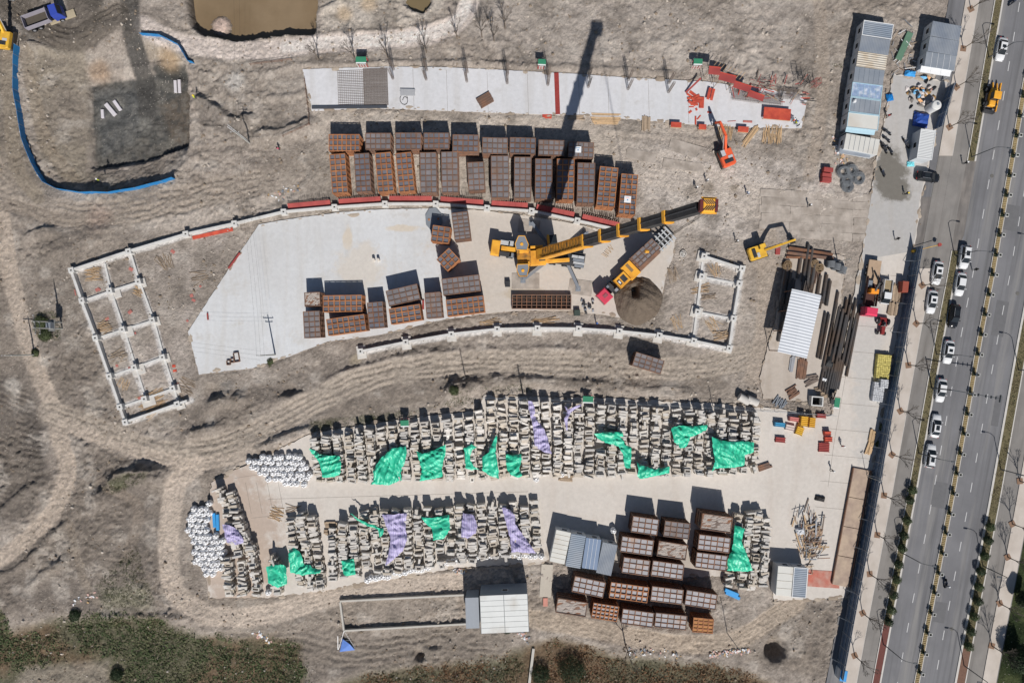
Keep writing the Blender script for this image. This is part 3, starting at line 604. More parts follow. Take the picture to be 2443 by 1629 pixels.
def socket(x, y, rz, label, group, pad=(1, 1), po=(0, 0)):
    px, py = P(x, y, .6); z = max(float(ground(px, py)), -.05)
    t = thing('column_footing', label, 'footing', (px, py, z + .1), rz, group)
    ob('pad', SOCK['p'], t, (po[0], po[1], 0), sca=(pad[0], pad[1], 1)); ob('pedestal', SOCK['s'], t); ob('socket_hole_shade', SOCK['v'], t)
def gbeam(pts, label, w=.42, h=1.05, z=-.12, name='ground_beam', m=None):
    """runs of cast beam between footings, one object"""
    mb = MB()
    q = [P(*p, .4) for p in pts]
    for a, b in zip(q[:-1], q[1:]):
        d = Vector((b[0] - a[0], b[1] - a[1])); L_ = d.length
        if L_ < 1.2: continue
        d.normalize(); a2 = Vector(a) + d * .55; b2 = Vector(b) - d * .55
        mb.bar((a2.x, a2.y, z + h / 2), (b2.x, b2.y, z + h / 2), w, h)
    return tag(mb.build(name, m or CONC), label, 'beam')
GL = 'column footings of the unfinished building'
outer = [(173, 645), (309, 600), (446, 559), (561, 534), (678, 506), (799, 495), (919, 487), (1040, 487), (1162, 497), (1268, 504), (1377, 527)]
west = [(173, 645), (198, 717), (232, 806), (264, 897), (289, 970), (302, 1006)]
l2 = [(247, 622), (264, 694), (295, 786), (323, 876), (347, 951)]
l3 = [(309, 600), (332, 672), (366, 764), (390, 852), (414, 926), (425, 963)]
south = [(861, 838), (969, 816), (1077, 797), (1186, 785), (1282, 783), (1380, 784), (1477, 790), (1572, 800)]
egrid = [(1678, 612), (1769, 641), (1673, 660), (1762, 677), (1663, 744), (1748, 760), (1654, 813), (1738, 831)]
for i, p in enumerate(outer): socket(*p, R(14 - 2.6 * i), 'pale concrete socket footing, %s from the corner along the curved north beam' % nth(i), GL, (.75, .75))
for i, p in enumerate(west[1:]): socket(*p, R(16), 'small concrete socket footing, %s down the outer side beam by the dirt slope' % nth(i), GL, (.7, .7))
for i, p in enumerate(l2[1:]): socket(*p, R(17), 'concrete socket footing, %s down the inner beam line among scattered timber' % nth(i), GL, (1.5, 1.15), (.2, -.6))
for i, p in enumerate(l3[1:]): socket(*p, R(17), 'concrete socket footing, %s down the beam line nearest the big slab' % nth(i), GL, (1.0, 1.0), (.1, -.3))
for i, p in enumerate(south): socket(*p, R(8 - 2.6 * i), 'concrete socket footing on a long pad, %s along the curved south beam' % nth(i), GL, (1.05, 1.5), (0, -.15))
for i, p in enumerate(egrid): socket(*p, R(-14), 'concrete socket footing, %s of the small grid beside the soil heap' % nth(i), GL, (1.0, 1.0) if i % 2 else (1.3, 1.2))
gbeam(outer[:6], 'pale concrete ground beam along the curved north side by the dirt track')
gbeam(outer[5:] + [(1480, 550)], 'pale concrete ground beam behind the red formwork boards', .4)
gbeam(west, 'long concrete ground beam along the outer side of the footing grid', .5)
gbeam(l2, 'concrete ground beam, middle line of the footing grid', .36, .4)
gbeam(l3, 'concrete ground beam, grid line nearest the big pale slab', .36, .4)
gbeam([(302, 1006), (425, 963), (455, 953)], 'short concrete ground beam closing the lower end of the footing grid')
for i, (a, b) in enumerate([((198, 717), (264, 694)), ((264, 694), (332, 672)), ((232, 806), (295, 786)), ((295, 786), (366, 764)), ((264, 897), (323, 876)), ((323, 876), (390, 852)), ((289, 970), (347, 951)), ((347, 951), (414, 926))]):
    gbeam([a, b], 'concrete cross beam, %s from the top of the timber-strewn footing grid' % nth(i), .4, .36)
gbeam(south + [(1654, 813), (1738, 831)], 'long concrete ground beam along the curved south side', .46)
gbeam([(1678, 612), (1769, 641)], 'concrete beam at the top of the small footing grid by the soil heap')
gbeam([(1769, 641), (1762, 677), (1748, 760), (1738, 831)], 'concrete beam on the outer side of the small footing grid', .46)
gbeam([(1678, 612), (1673, 660), (1663, 744), (1654, 813)], 'concrete beam on the slab side of the small footing grid', .4, .4)
gbeam([(1673, 660), (1762, 677)], 'upper cross beam of the small footing grid', .4, .36); gbeam([(1663, 744), (1748, 760)], 'lower cross beam of the small footing grid', .4, .36)
# pale spilled concrete aprons along the beams
# ------------------------------------------------------------------ red formwork with starter bars along the north beam
REDF = M('red formwork ply', lin(164, 76, 72), .75, .16, 1.2, c2=lin(146, 66, 64), c2scale=.6)
REDB = M('bright red ply', lin(200, 88, 66), .7, .14, 1.2, c2=lin(176, 72, 58), c2scale=.8)
STEELD = M('bare rebar', lin(120, 108, 100), .7, .2, 4, metal=.0)
TIMB = M('sawn timber', lin(186, 158, 124), .85, .2, 3, rand=.25)
TIMBG = M('weathered timber', lin(160, 142, 122), .9, .25, 3, rand=.25)
fs_ = outer[4:] + [(1484, 552)]
for i, (a, b) in enumerate(zip(fs_[:-1], fs_[1:])):
    A0 = Vector(P(*a, .5)); B0 = Vector(P(*b, .5)); d = (B0 - A0); L_ = d.length; d.normalize(); n = Vector((-d.y, d.x))
    t = thing('beam_formwork', 'red plywood beam formwork with upright starter bars, %s along the curve' % nth(i), 'formwork', (*A0, 0), math.atan2(d.y, d.x), 'red beam formworks along the north curve')
    np_ = max(3, int(L_ / 1.25)); x0 = .8; seg = (L_ - 1.6) / np_
    pm = MB(); pm.box((0, 0, 0), (seg - .02, 1.15, .06), tilt=Matrix.Rotation(R(24), 3, 'X')); pmesh = pm.mesh('board', REDF)
    for k in range(np_): ob('board', pmesh, t, (x0 + seg * (k + .5), 1.0, .5 + .02 * (k % 2)))
    bars = MB()
    for k in range(int(L_ / .42)):
        x = .9 + k * .42 + rnd.uniform(-.06, .06)
        if x > L_ - .9: break
        for yy in (1.55, 1.75):
            bars.tube((x, yy, -.1), (x + rnd.uniform(-.05, .05), yy + rnd.uniform(-.05, .1), 1.3 + rnd.uniform(0, .6)), .045, n=4)
    bars.build('starter_bars', M('dusty starter bar', lin(182, 166, 152), .8, .1), t)
    lo = MB(); lo.box((L_ / 2, .1, .28), (L_ - 1.5, .12, .5)); lo.box((L_ / 2, .45, .32), (L_ - 1.5, .08, .08)); lo.build('edge_board', M('pale form edge', lin(214, 196, 188), .8, .1), t)
def flat_board(x0, y0, x1, y1, w, m, name, label, cat='board', h=.05, z=None, group=None):
    a, b = P(x0, y0), P(x1, y1); zz = z if z is not None else max(float(ground(*a)), float(ground(*b)))
    mb = MB(); mb.bar((a[0], a[1], zz + h / 2 + .02), (b[0], b[1], zz + h / 2 + .02), w, h); return tag(mb.build(name, m), label, cat, group)
flat_board(460, 568, 556, 547, .7, REDB, 'formwork_board', 'long orange-red board lying beside the curved north beam', h=.12)
# ------------------------------------------------------------------ ribbed steel boxes
RUST = M('rusty steel', lin(136, 96, 72), .8, .2, 1.2, c2=lin(112, 82, 66), c2scale=.7, rand=.12)
RUSTO = M('orange rust', lin(172, 118, 80), .8, .2, 1.2, c2=lin(150, 100, 70), c2scale=.7, rand=.1)
RUSTD = M('brown mill scale', lin(112, 92, 82), .8, .2, 1.2, c2=lin(128, 96, 78), c2scale=.6, rand=.15)
PANB = M('blue-grey steel plate', lin(106, 107, 115), .6, .12, .9, c2=lin(118, 100, 90), c2scale=.55, c2amt=.38, rand=.16)
PANG = M('grey steel plate', lin(122, 118, 120), .65, .12, .9, c2=lin(132, 110, 96), c2scale=.5, c2amt=.36, rand=.16)
PANL = M('pale grey steel plate', lin(164, 162, 165), .6, .1, .9, c2=lin(166, 136, 112), c2scale=.5, c2amt=.34, rand=.14)
PANO = M('orange steel plate', lin(172, 122, 74), .7, .16, .9, rand=.12)
GRAVF = M('rough grout fill', lin(176, 166, 158), .95, .16, 3, .35)
SIDEM = M('side plate', lin(118, 104, 96), .75, .2, .8, c2=lin(138, 96, 70), c2scale=.5)
WHT = M('white sheet', (.78, .79, .8), .6, .04); BLUP = M('blue print', lin(60, 140, 190), .6, .05); PINKP = M('pink print', lin(226, 150, 140), .6, .05)
PANC = {}
def steel_box(x, y, w, l, rz, z, n, style, label, z0=None, group='ribbed steel boxes', rot_extra=0):
    """x, y: centre of the top as surveyed; w along its own x, l along y (survey units at the top)"""
    k = (H - z) / H; px, py = P(x, y, z); W_, L_ = w * S * k, l * S * k
    gz = (max(float(ground(px, py)), -.02) if z0 is None else z0)
    if z0 is None and float(ground(px, py)) < -.15: gz = .10
    hgt_ = z - gz
    t = thing('steel_box', label, 'steel box', (px, py, gz), R(rz), group)
    rib, pan, dr, side = {'o': (RUSTO, PANB, .20, RUST), 'b': (RUST, PANB, .13, SIDEM), 'd': (RUSTD, PANG, .11, SIDEM), 'r': (RUST, PANL, .12, RUST), 'p': (RUSTO, PANL, .24, RUSTD),
        'f': (RUSTD, GRAVF, .12, SIDEM), 'x': (RUSTO, PANO, .14, RUSTD)}[style]
    core = MB(); core.box((0, 0, (hgt_ - dr - .05) / 2), (W_ - .28, L_ - .28, hgt_ - dr - .05)); core.build('body', side, t)
    # side lattice: flanges and stiffeners
    fr = MB()
    zs = [.12, hgt_ * .34, hgt_ * .66, hgt_ - .08]
    for zz in zs:
        for s_ in (-1, 1):
            fr.box((0, s_ * (L_ / 2 - .07), zz), (W_, .14, .13)); fr.box((s_ * (W_ / 2 - .07), 0, zz), (.14, L_ - .28, .13))
    nx, ny = n
    hz = hgt_ - .24
    for i in range(nx + 1):
        xx = -W_ / 2 + .07 + (W_ - .14) * i / nx
        for s_ in (-1, 1): fr.box((xx, s_ * (L_ / 2 - .075), hz / 2), (.09, .12, hz))
    for j in range(1, ny):
        yy = -L_ / 2 + .07 + (L_ - .14) * j / ny
        for s_ in (-1, 1): fr.box((s_ * (W_ / 2 - .075), yy, hz / 2), (.12, .09, hz))
    fr.build('side_frame', rib if style in 'opx' else RUSTD, t)
    bw = .2 if style in 'opx' else .13
    if style == 'f':
        g = MB(); nn = 10; vs = []; fsx = []
        for j in range(nn + 1):
            for i in range(nn + 1): vs.append((-W_ / 2 + .14 + (W_ - .28) * i / nn, -L_ / 2 + .14 + (L_ - .28) * j / nn, hgt_ - dr - .04 + rnd.uniform(-.04, .05)))
        for j in range(nn):
            for i in range(nn): a = j * (nn + 1) + i; fsx.append((a, a + 1, a + nn + 2, a + nn + 1))
        g.add(vs, fsx); g.build('grout_fill', GRAVF, t); return t
    # top ribs, then one plate per cell
    rb = MB()
    for i in range(1, nx): rb.box((-W_ / 2 + W_ * i / nx, 0, hgt_ - dr / 2 - .02), (bw, L_ - .28, dr))
    for j in range(1, ny): rb.box((0, -L_ / 2 + L_ * j / ny, hgt_ - dr / 2 - .024), (W_ - .28, bw, dr))
    rb.build('top_ribs', rib, t)
    cw_, cl = (W_ - .1) / nx - bw, (L_ - .1) / ny - bw
    key = (round(cw_, 2), round(cl, 2), style)
    if key not in PANC:
        q = MB(); q.cbox((0, 0, -.06), (cw_ - .02, cl - .02, .06), .015); PANC[key] = q.mesh('top_plate', pan)
    for i in range(nx):
        for j in range(ny):
            o = ob('top_plate', PANC[key], t, (-W_ / 2 + W_ * (i + .5) / nx, -L_ / 2 + L_ * (j + .5) / ny, hgt_ - dr - .0 + rnd.uniform(-.02, .025)))
    return t
row1 = [(821, 340.5, 74, 40, 0, 'o', (7, 3)), (902, 337, 61, 39, 0, 'd', (5, 3)), (974, 337, 62, 40, 0, 'b', (5, 3)), (1041, 336.5, 61, 39, 0, 'b', (5, 3)), (1110.7, 342, 62, 41, -1, 'b', (5, 3)), (1181, 348, 61, 39, -1.5, 'd', (5, 3)), (1247, 348, 62, 39, -1.5, 'b', (5, 3)), (1315.4, 352.7, 62, 37, -1.5, 'd', (5, 3)), (1386, 357.5, 61, 37, -2, 'd', (5, 3))]
for i, (x, y, w, l, a, st, n) in enumerate(row1):
    steel_box(x, y, w, l, a, 3.6, n, st, ('orange-rusted steel box with a grid top, at the end of the upper row' if i == 0 else 'wide blue-grey steel box with three long bays, %s of the upper row' % nth(i)))
row2 = [(808, 414, 38, 94, 4.5, 'o', (3, 7)), (865, 412, 37, 92, 3.5, 'b', (3, 7)), (917, 411, 38, 94, 5, 'o', (3, 7)), (966.5, 411, 38, 94, 5.5, 'o', (3, 7)), (1022, 412, 40, 97, 1, 'd', (3, 7)), (1073, 411, 40, 98, 1, 'd', (3, 7)), (1136, 421, 40, 69, 3, 'd', (3, 5)), (1193, 422, 43, 101, .5, 'd', (3, 7)), (1247, 424, 41, 99, -.5, 'd', (3, 7)), (1297, 427, 41, 97, -.5, 'b', (3, 7)), (1349, 428, 42, 98, -1, 'o', (3, 7)), (1398, 437, 42, 97, -1.5, 'b', (3, 7)), (1449, 446, 44, 95, -5.5, 'o', (3, 8)), (1499, 464, 40, 97, -4.5, 'o', (3, 8))]
for i, (x, y, w, l, a, st, n) in enumerate(row2):
    steel_box(x, y, w, l, a, 2.5 if i == 6 else 3.5, n, st, ('short low grey steel box standing between tall ones in the lower row' if i == 6 else '%s steel box of the lower row, %s from the track end' % ({'o': 'long orange-ribbed', 'b': 'long blue-grey', 'd': 'long brown-grey'}[st], nth(i))))
SL = 'dark'
for x, y, w, l, a, st, n, lb in [
    (1100, 539, 39, 66, 7, 'd', (3, 7), 'tall grey-brown steel box on the slab beside the rusty square boxes'),
    (1051.5, 559, 43, 39, -8, 'o', (3, 3), 'squat square rusty steel box with a three by three top, upper of the two'),
    (1069, 619, 41, 38, 43, 'o', (3, 3), 'square rusty steel box turned diamond-wise on the slab'),
    (817, 724, 94, 40, 1, 'o', (7, 3), 'long rusty steel box lying level beside the soil-filled box'),
    (826, 775, 92, 40, 8, 'o', (7, 3), 'long rusty steel box at the slab edge, slightly turned, behind the level one'),
    (744, 774, 40, 64, 3, 'd', (3, 5), 'grey steel box at the far slab end below the soil-filled box'),
    (896.5, 751.5, 38, 62, 5, 'b', (3, 5), 'upright blue-grey steel box with a rusty band between the long boxes'),
    (961.5, 704, 77, 38, 13, 'd', (5, 3), 'tilted grey-green steel box, upper of the tilted pair'),
    (967, 749.5, 75, 38, 9, 'o', (5, 3), 'tilted orange-patched steel box, lower of the tilted pair'),
    (1034, 728, 38, 61, 5, 'd', (3, 5), 'upright plain grey steel box next to the red plate'),
    (1100, 680, 90, 40, 7, 'd', (7, 3), 'long grey-brown steel box nearest the mobile crane, upper one'),
    (1110, 730, 90, 40, 7, 'o', (7, 3), 'long rusty steel box at the slab edge nearest the mobile crane')]:
    steel_box(x, y, w, l, a, 3.4, n, st, lb)
steel_box(745, 714, 38, 34, 2, 3.3, (3, 3), 'f', 'small steel box filled with pale soil at the slab end')
steel_box(1547, 866, 71, 34, -17, 3.3, (5, 3), 'd', 'lone grey steel box standing on the dirt track')
# ------------ the stock at the lower right
for x, y, w, l, a, st, n, lb in [
    (1539, 1254, 63, 39, -8, 'r', (4, 3), 'orange-patched steel box at the top of the lower stock by the yard road'),
    (1615, 1264, 61, 38, -7, 'd', (4, 3), 'brown-topped steel box at the top of the lower stock, in the middle'),
    (1710, 1248, 73, 38, -8, 'f', (4, 3), 'tall steel box filled with rough grout beside the green tarpaulin'),
    (1520, 1302.5, 77, 38, -8, 'r', (5, 3), 'pale-plated steel box with one white plate beside the grout-filled box'),
    (1604, 1313, 70, 37, -9, 'f', (4, 3), 'grout-filled steel box in the middle of the lower stock'),
    (1704, 1297, 76, 37, -7, 'r', (5, 3), 'pale-plated steel box directly below the tall grout-filled one'),
    (1517.6, 1351.5, 64, 38, -8, 'r', (4, 3), 'small pale-plated steel box next to the site cabins'),
    (1593, 1360, 76, 37, -8, 'r', (5, 3), 'tan-plated steel box directly below the middle grout-filled box'),
    (1697.5, 1339.5, 75, 37, -7, 'r', (5, 3), 'pale-plated steel box third down beside the green tarpaulin'),
    (1405, 1400, 76, 38, -12, 'r', (5, 3), 'pale-plated steel box turned most, below the site cabins'),
    (1501, 1413, 92, 38, -8, 'p', (7, 3), 'long bright-orange steel box with raised square plates'),
    (1591.6, 1420, 76, 36, -7, 'r', (5, 3), 'pale-plated steel box beside the bright-orange one'),
    (1672.7, 1430.5, 75, 37, -9, 'r', (5, 3), 'pale-plated steel box with one tan plate, end of the third line'),
    (1364, 1449, 73, 35, -9, 'f', (4, 3), 'grout-filled steel box at the end of the bottom line'),
    (1444, 1460, 62, 37, -9, 'p', (6, 4), 'steel box with small raised plates in the bottom line'),
    (1521.4, 1474.4, 76, 36, -8, 'r', (5, 3), 'pale-plated steel box in the middle of the bottom line'),
    (1600.5, 1482, 76, 35, -6, 'r', (5, 3), 'pale-plated steel box next to the all-orange one in the bottom line'),
    (1677.8, 1491.8, 49, 35, -5, 'x', (4, 4), 'small all-orange steel box at the end of the bottom line')]:
    steel_box(x, y, w, l, a, 3.6 if y > 1260 or x < 1600 else 4.6, n, st, lb)
# notices lying on two boxes
def notice(x, y, w, l, z, rz, label, pc):
    px, py = P(x, y, z); t = thing('notice_board', label, 'notice', (px, py, z + .12), R(rz)); k = (H - z) / H
    a = MB(); a.box((0, 0, 0), (w * S * k, l * S * k, .03)); a.build('sheet', WHT, t)
    b = MB()
    for q in (.22, .3): b.box((-.05, l * S * k * q, .018), (w * S * k * .6, .05, .006))
    b.build('headline', PINKP if pc else BLUP, t)
    c = MB()
    c.tube((0, -.1, .016), (0, -.1, .022), .13, n=16); c.build('emblem', BLUP, t)
notice(1497, 476, 16, 16, 3.5, -4, 'white square notice lying on the outermost orange-ribbed box', True)
notice(1379, 357.5, 15, 15, 3.6, -1.5, 'white and blue notice lying on the last box of the upper row', False)
# ------------------------------------------------------------------ open steel test frame
t = thing('lattice_girder', 'open rusty steel lattice girder lying on the slab below the crane', 'girder', (*P(1292, 720, .9), .1), R(-.3))
Wf, Lf = 141 * S, 34 * S; n12 = 12
fm = MB()
for s_ in (-1, 1): fm.box((0, s_ * (Lf / 2 - .08), .5), (Wf, .16, 1.0)); fm.box((s_ * (Wf / 2 - .08), 0, .5), (.16, Lf - .32, 1.0))
fm.build('outer_frame', RUSTD, t)
for j in (1, 2, 3):
    b = MB(); b.box((0, 0, 0), (Wf - .32, .12, .3)); b.build('long_rib', RUSTD, t, (0, -Lf / 2 + Lf * j / 4, .82))
cr = MB(); cr.box((0, 0, 0), (.14, Lf - .32, .34)); crm = cr.mesh('cross_rib', RUST)
for i in range(1, 12): ob('cross_rib', crm, t, (-Wf / 2 + Wf * i / 12, 0, .815))
bt = MB(); bt.box((0, 0, .03), (Wf - .4, Lf - .4, .05)); bt.build('shade_sheet', M('painted shade brown', lin(70, 62, 58), .9, .2), t)  # dark sheet below the open cells, their shade painted as its colour
# ------------------------------------------------------------------ site cabins
CWALL = M('cabin wall', lin(196, 200, 204), .6, .06, .6)
GLASS = M('dark glass', (.02, .025, .03), .15, .0, spec=.5)
TRIMW = M('white trim', (.75, .76, .77), .5, .03); TRIMB = M('pale blue trim', lin(170, 200, 214), .5, .05)
RG = M('grey-blue roof sheet', lin(128, 140, 154), .55, .08, .5, c2=lin(142, 150, 160), c2scale=.3, wave=(.35, .05, 1))
RG2 = M('weathered grey roof sheet', lin(142, 148, 156), .6, .08, .5, c2=lin(126, 134, 146), c2scale=.3, wave=(.3, .04, 0))
RCR = M('cream ribbed roof', lin(208, 202, 190), .6, .06, .5, c2=lin(188, 174, 154), c2scale=.5, wave=(.42, .08, 1))
RPN = M('grey panel roof', lin(146, 152, 160), .55, .06, .6, c2=lin(132, 140, 150), c2scale=.4)
RBL = M('blue film roof', lin(140, 160, 190), .4, .22, 1.6, c2=lin(196, 204, 214), c2scale=1.2, c2amt=.42)
RWH = M('off-white roof', lin(210, 209, 203), .55, .05, .5, c2=lin(196, 190, 180), c2scale=.25, c2amt=.38)
RBU = M('blue-grey standing seam', lin(120, 138, 164), .5, .06, .6)
def cabin(corners, z, roof, label, seams=0, seam_m=None, frame=None, win=('w',), name='site_cabin', cat='cabin', wall=None, zb=.1, over=.06, seam_axis=0, door=True, group=None, hatch=None):
    q = [Vector(P(x, y, z)) for x, y in corners]; c = sum(q, Vector((0, 0))) / 4
    rz = math.atan2((q[1] - q[0]).y, (q[1] - q[0]).x); W_ = ((q[1] - q[0]).length + (q[2] - q[3]).length) / 2; L_ = ((q[0] - q[3]).length + (q[1] - q[2]).length) / 2
    t = thing(name, label, cat, (c.x, c.y, zb), rz, group); h = z - zb
    b = MB(); b.box((0, 0, (h - .12) / 2), (W_ - .12, L_ - .12, h - .12)); b.build('wall', wall or CWALL, t)
    r = MB(); r.cbox((0, 0, h - .12), (W_ + over - .1, L_ + over - .1, .12), .03); ro = r.build('roof', roof, t)
    if seams:
        sm = MB(); sm.box((0, 0, 0), (.05, L_ - .12, .05) if seam_axis == 0 else (W_ - .12, .05, .05)); me_ = sm.mesh('seam', seam_m or TRIMW)
        for i in range(1, seams + 1):
            f = i / (seams + 1) - .5; ob('seam', me_, ro, (f * W_ if seam_axis == 0 else 0, 0 if seam_axis == 0 else f * L_, h + .02))
    if frame:
        f = MB(); w = .12
        for s_ in (-1, 1): f.box((s_ * (W_ / 2 - .07), 0, h + .03), (w, L_ - .02, .08)); f.box((0, s_ * (L_ / 2 - .07), h + .03), (W_ - .28, w, .08))
        f.build('roof_edge', frame, t)
    ws = MB(); ws.box((0, 0, 0), (.06, 1.0, .95)); wm = ws.mesh('window', GLASS)
    wf = MB()
    for s_ in (-1, 1): wf.box((0, s_ * .54, 0), (.08, .08, 1.1)); wf.box((0, 0, s_ * .52), (.08, 1.0, .08))
    wfm = wf.mesh('window_frame', TRIMW)
    for sd in win:
        if sd == 'w': lo, rr = (-W_ / 2 + .05, .0, h * .55), 0
        if sd == 'n': lo, rr = (.25, L_ / 2 - .05, h * .6), math.pi / 2
        if sd == 's': lo, rr = (.0, -L_ / 2 + .05, h * .6), math.pi / 2
        o = ob('window', wm, t, lo, rr); ob('window_frame', wfm, o)
    if door:
        d = MB(); d.box((0, 0, 0), (.06, .85, 2.0)); d.build('door', M('cabin door', lin(130, 150, 170), .5, .05), t, (W_ / 2 - .05, 0, 1.02))
    return t, W_, L_, h
Z4 = lambda p, ox, oy: (ox + p[0] / 3.92, oy + p[1] / 3.92)
LL = [(855, 190), (832, 332), (805, 480), (778, 622), (750, 768), (730, 905), (710, 1050), (690, 1195)]
RR = [(1135, 232), (1110, 375), (1082, 520), (1055, 660), (1030, 803), (1015, 942), (1000, 1083), (985, 1225)]
kinds = [('dark blue-grey roofed cabin with a white edge, top of the long cabin row', RG, 0, None, TRIMW), ('blue-grey ribbed roof cabin, second in the long cabin row', RG2, 0, None, None), ('cream ribbed roof cabin, third in the long cabin row', RCR, 0, None, None),
  ('grey panel roof cabin just above the mottled blue roof', RPN, 5, RG, None), ('mottled bright blue roof cabin in the long cabin row', RBL, 4, TRIMB, TRIMB), ('grey panel roof cabin with a white vent, below the mottled blue roof', RPN, 5, RG, TRIMB), ('off-white roof cabin at the lower end of the long cabin row', RWH, 0, None, TRIMB)]
for i, (lb, rm, sn, sm_, fr) in enumerate(kinds):
    cs = [Z4(LL[i], 1843, 0), Z4(RR[i], 1843, 0), Z4(RR[i + 1], 1843, 0), Z4(LL[i + 1], 1843, 0)]
    g = .6; cs[2] = (cs[2][0], cs[2][1] - g); cs[3] = (cs[3][0], cs[3][1] - g)
    t, W_, L_, h = cabin(cs, 2.95, rm, lb, sn, sm_, fr)
    if i == 5:
        v = MB(); v.box((-W_ / 2 + .8, .6, h + .2), (.5, .5, .4)); v.tube((-W_ / 2 + .8, .6, h + .4), (-W_ / 2 + .8, .6, h + .55), .2, n=8); v.build('roof_vent', TRIMW, t)
aw = MB(); aw.box((0, 0, 0), (5.6, .95, .07), tilt=Matrix.Rotation(R(14), 3, 'X')); px, py = P(*Z4((820, 1228), 1843, 0), 2.6)
t = thing('entrance_canopy', 'pale blue sloping canopy at the lower end of the cabin row', 'canopy', (px, py, .1), R(-6)); aw.build('canopy_sheet', TRIMB, t, (0, 0, 2.5))
for s_ in (-1, 1): q = MB(); q.tube((s_ * 2.6, -.35, 0), (s_ * 2.6, -.35, 2.4), .04); q.build('post', TRIMW, t)
cabin([Z4(p, 1843, 0) for p in ((690, 1245), (1010, 1305), (975, 1455), (665, 1390))], 3.0, RWH, 'white roofed shed with a rusty stain below the cabin row', 6, RG2, None)
t = thing('entrance_canopy', 'light grey canopy on the front of the white roofed shed', 'canopy', (*P(*Z4((770, 1432), 1843, 0), 2.3), .1), R(-9)); q = MB(); q.box((0, 0, 2.2), (6.0, .95, .06), tilt=None); q.build('canopy_sheet', RPN, t)
for s_ in (-1, 1): q = MB(); q.tube((s_ * 2.7, -.35, 0), (s_ * 2.7, -.35, 2.2), .04); q.build('post', TRIMW, t)
EL = [(1500, 195), (1475, 338), (1447, 482), (1412, 620)]; ER = [(1770, 245), (1750, 385), (1727, 525), (1700, 665)]
for i, lb in enumerate(['plain grey roof cabin at the top of the short cabin row beside the pavement', 'plain grey roof cabin in the middle of the short cabin row', 'grey roof cabin with seams at the lower end of the short row']):
    cs = [Z4(EL[i], 1843, 0), Z4(ER[i], 1843, 0), Z4((ER[i + 1][0], ER[i + 1][1] - 2), 1843, 0), Z4((EL[i + 1][0], EL[i + 1][1] - 2), 1843, 0)]
    cabin(cs, 3.0, RPN if i == 2 else RG2, lb, 4 if i == 2 else 0, TRIMW if i == 2 else None)
t = thing('entrance_canopy', 'white three-panel canopy on the short cabin row, with a pink stain', 'canopy', (*P(*Z4((1525, 668), 1843, 0), 2.6), .1), R(-9))
for k in range(3): q = MB(); q.box((-1.95 + 1.95 * k, 0, 2.5), (1.92, 1.15, .05), tilt=Matrix.Rotation(R(10), 3, 'X')); q.build('canopy_panel', WHT, t)
for s_ in (-1, 1): q = MB(); q.tube((s_ * 2.8, -.4, 0), (s_ * 2.8, -.4, 2.35), .04); q.build('post', TRIMW, t)
cabin([Z4(p, 1843, 0) for p in ((1390, 1205), (1530, 1225), (1490, 1500), (1345, 1475))], 3.0, M('white ribbed roof', lin(206, 208, 208), .55, .05, .5, wave=(.3, .05, 1)), 'single white ribbed roof cabin near the black saloon', 0, None, TRIMW)
SCQ = [((490, 130), (630, 160), (583, 455), (442, 435)), ((633, 165), (775, 190), (727, 495), (587, 478)), ((778, 205), (923, 226), (877, 512), (735, 492)), ((923, 245), (1065, 276), (1020, 565), (877, 540))]
for cs, rm, sn, sm_, fr, lb in zip(SCQ, (RWH, RG, RBU, RG2), (6, 0, 3, 0), (RCR, None, TRIMW, None), (None, None, None, None), ('cream-white roof cabin beside the stone yard', 'plain blue-grey roof cabin next to the cream-white one', 'dark blue roof cabin with white seams', 'pale grey roof cabin next to the steel boxes')):
    cabin([Z4(p, 1200, 1229) for p in cs], 3.0, rm, lb, sn, sm_, fr, win=('n',), seam_axis=1 if rm is RWH else 0)
cabin([Z4(p, 1843, 1229) for p in ((60, 470), (203, 482), (170, 762), (22, 742))], 3.0, RWH, 'cream roof cabin in the corner of the lower yard', 3, RCR, None, win=('n',), seam_axis=1)
cabin([Z4(p, 1843, 1229) for p in ((207, 482), (340, 492), (305, 770), (172, 765))], 3.0, RG, 'blue-grey ribbed roof cabin with a white edge in the lower yard corner', 0, None, TRIMW, win=('n',))
# ------------------------------------------------------------------ white-roofed building with grey annex
RWP = M('white roof panel', lin(214, 216, 214), .55, .06, .4, c2=lin(190, 186, 178), c2scale=.3, c2amt=.36)
t, W_, L_, h = cabin([(1142, 1420), (1259, 1415), (1263, 1506), (1149, 1512)], 6.0, M('roof gutter grey', lin(120, 124, 128), .6, .05), 'tall white panel-roofed building with a grey annex', win=('n',), name='white_roof_building', cat='building', wall=M('grey building wall', lin(120, 130, 142), .7, .06), door=False)
pw, pl = W_ / 2 - .1, (L_ - .1) / 7 - .04
q = MB(); q.cbox((0, 0, 0), (pw - .06, pl, .08), .02); qm = q.mesh('roof_panel', RWP)
for i in range(2):
    for j in range(7): ob('roof_panel', qm, t, ((i - .5) * (W_ / 2) * .985, -L_ / 2 + .08 + (pl + .04) * (j + .5), h + .004))
cabin([(1108, 1425), (1140, 1424), (1146, 1498), (1113, 1499)], 4.4, M('annex roof', lin(150, 156, 164), .6, .05), 'grey flat-roofed annex beside the white panel roof', name='building_annex', cat='building', win=(), door=False, wall=M('grey building wall', lin(120, 130, 142), .7, .06))
WALLM = M('rendered wall', tuple(A(196, 192, 184)), .85, .08, .8)
for i, (a, b, lb) in enumerate([((813, 1431), (1108, 1416), 'upper'), ((813, 1433), (822, 1500), 'end'), ((822, 1501), (1112, 1485), 'lower')]):
    pa, pb = P(*a), P(*b); q = MB(); q.bar((*pa, .3), (*pb, .3), .34, .7); tag(q.build('enclosure_wall', WALLM), 'low pale %s wall of the bare rectangular plot' % lb, 'wall')
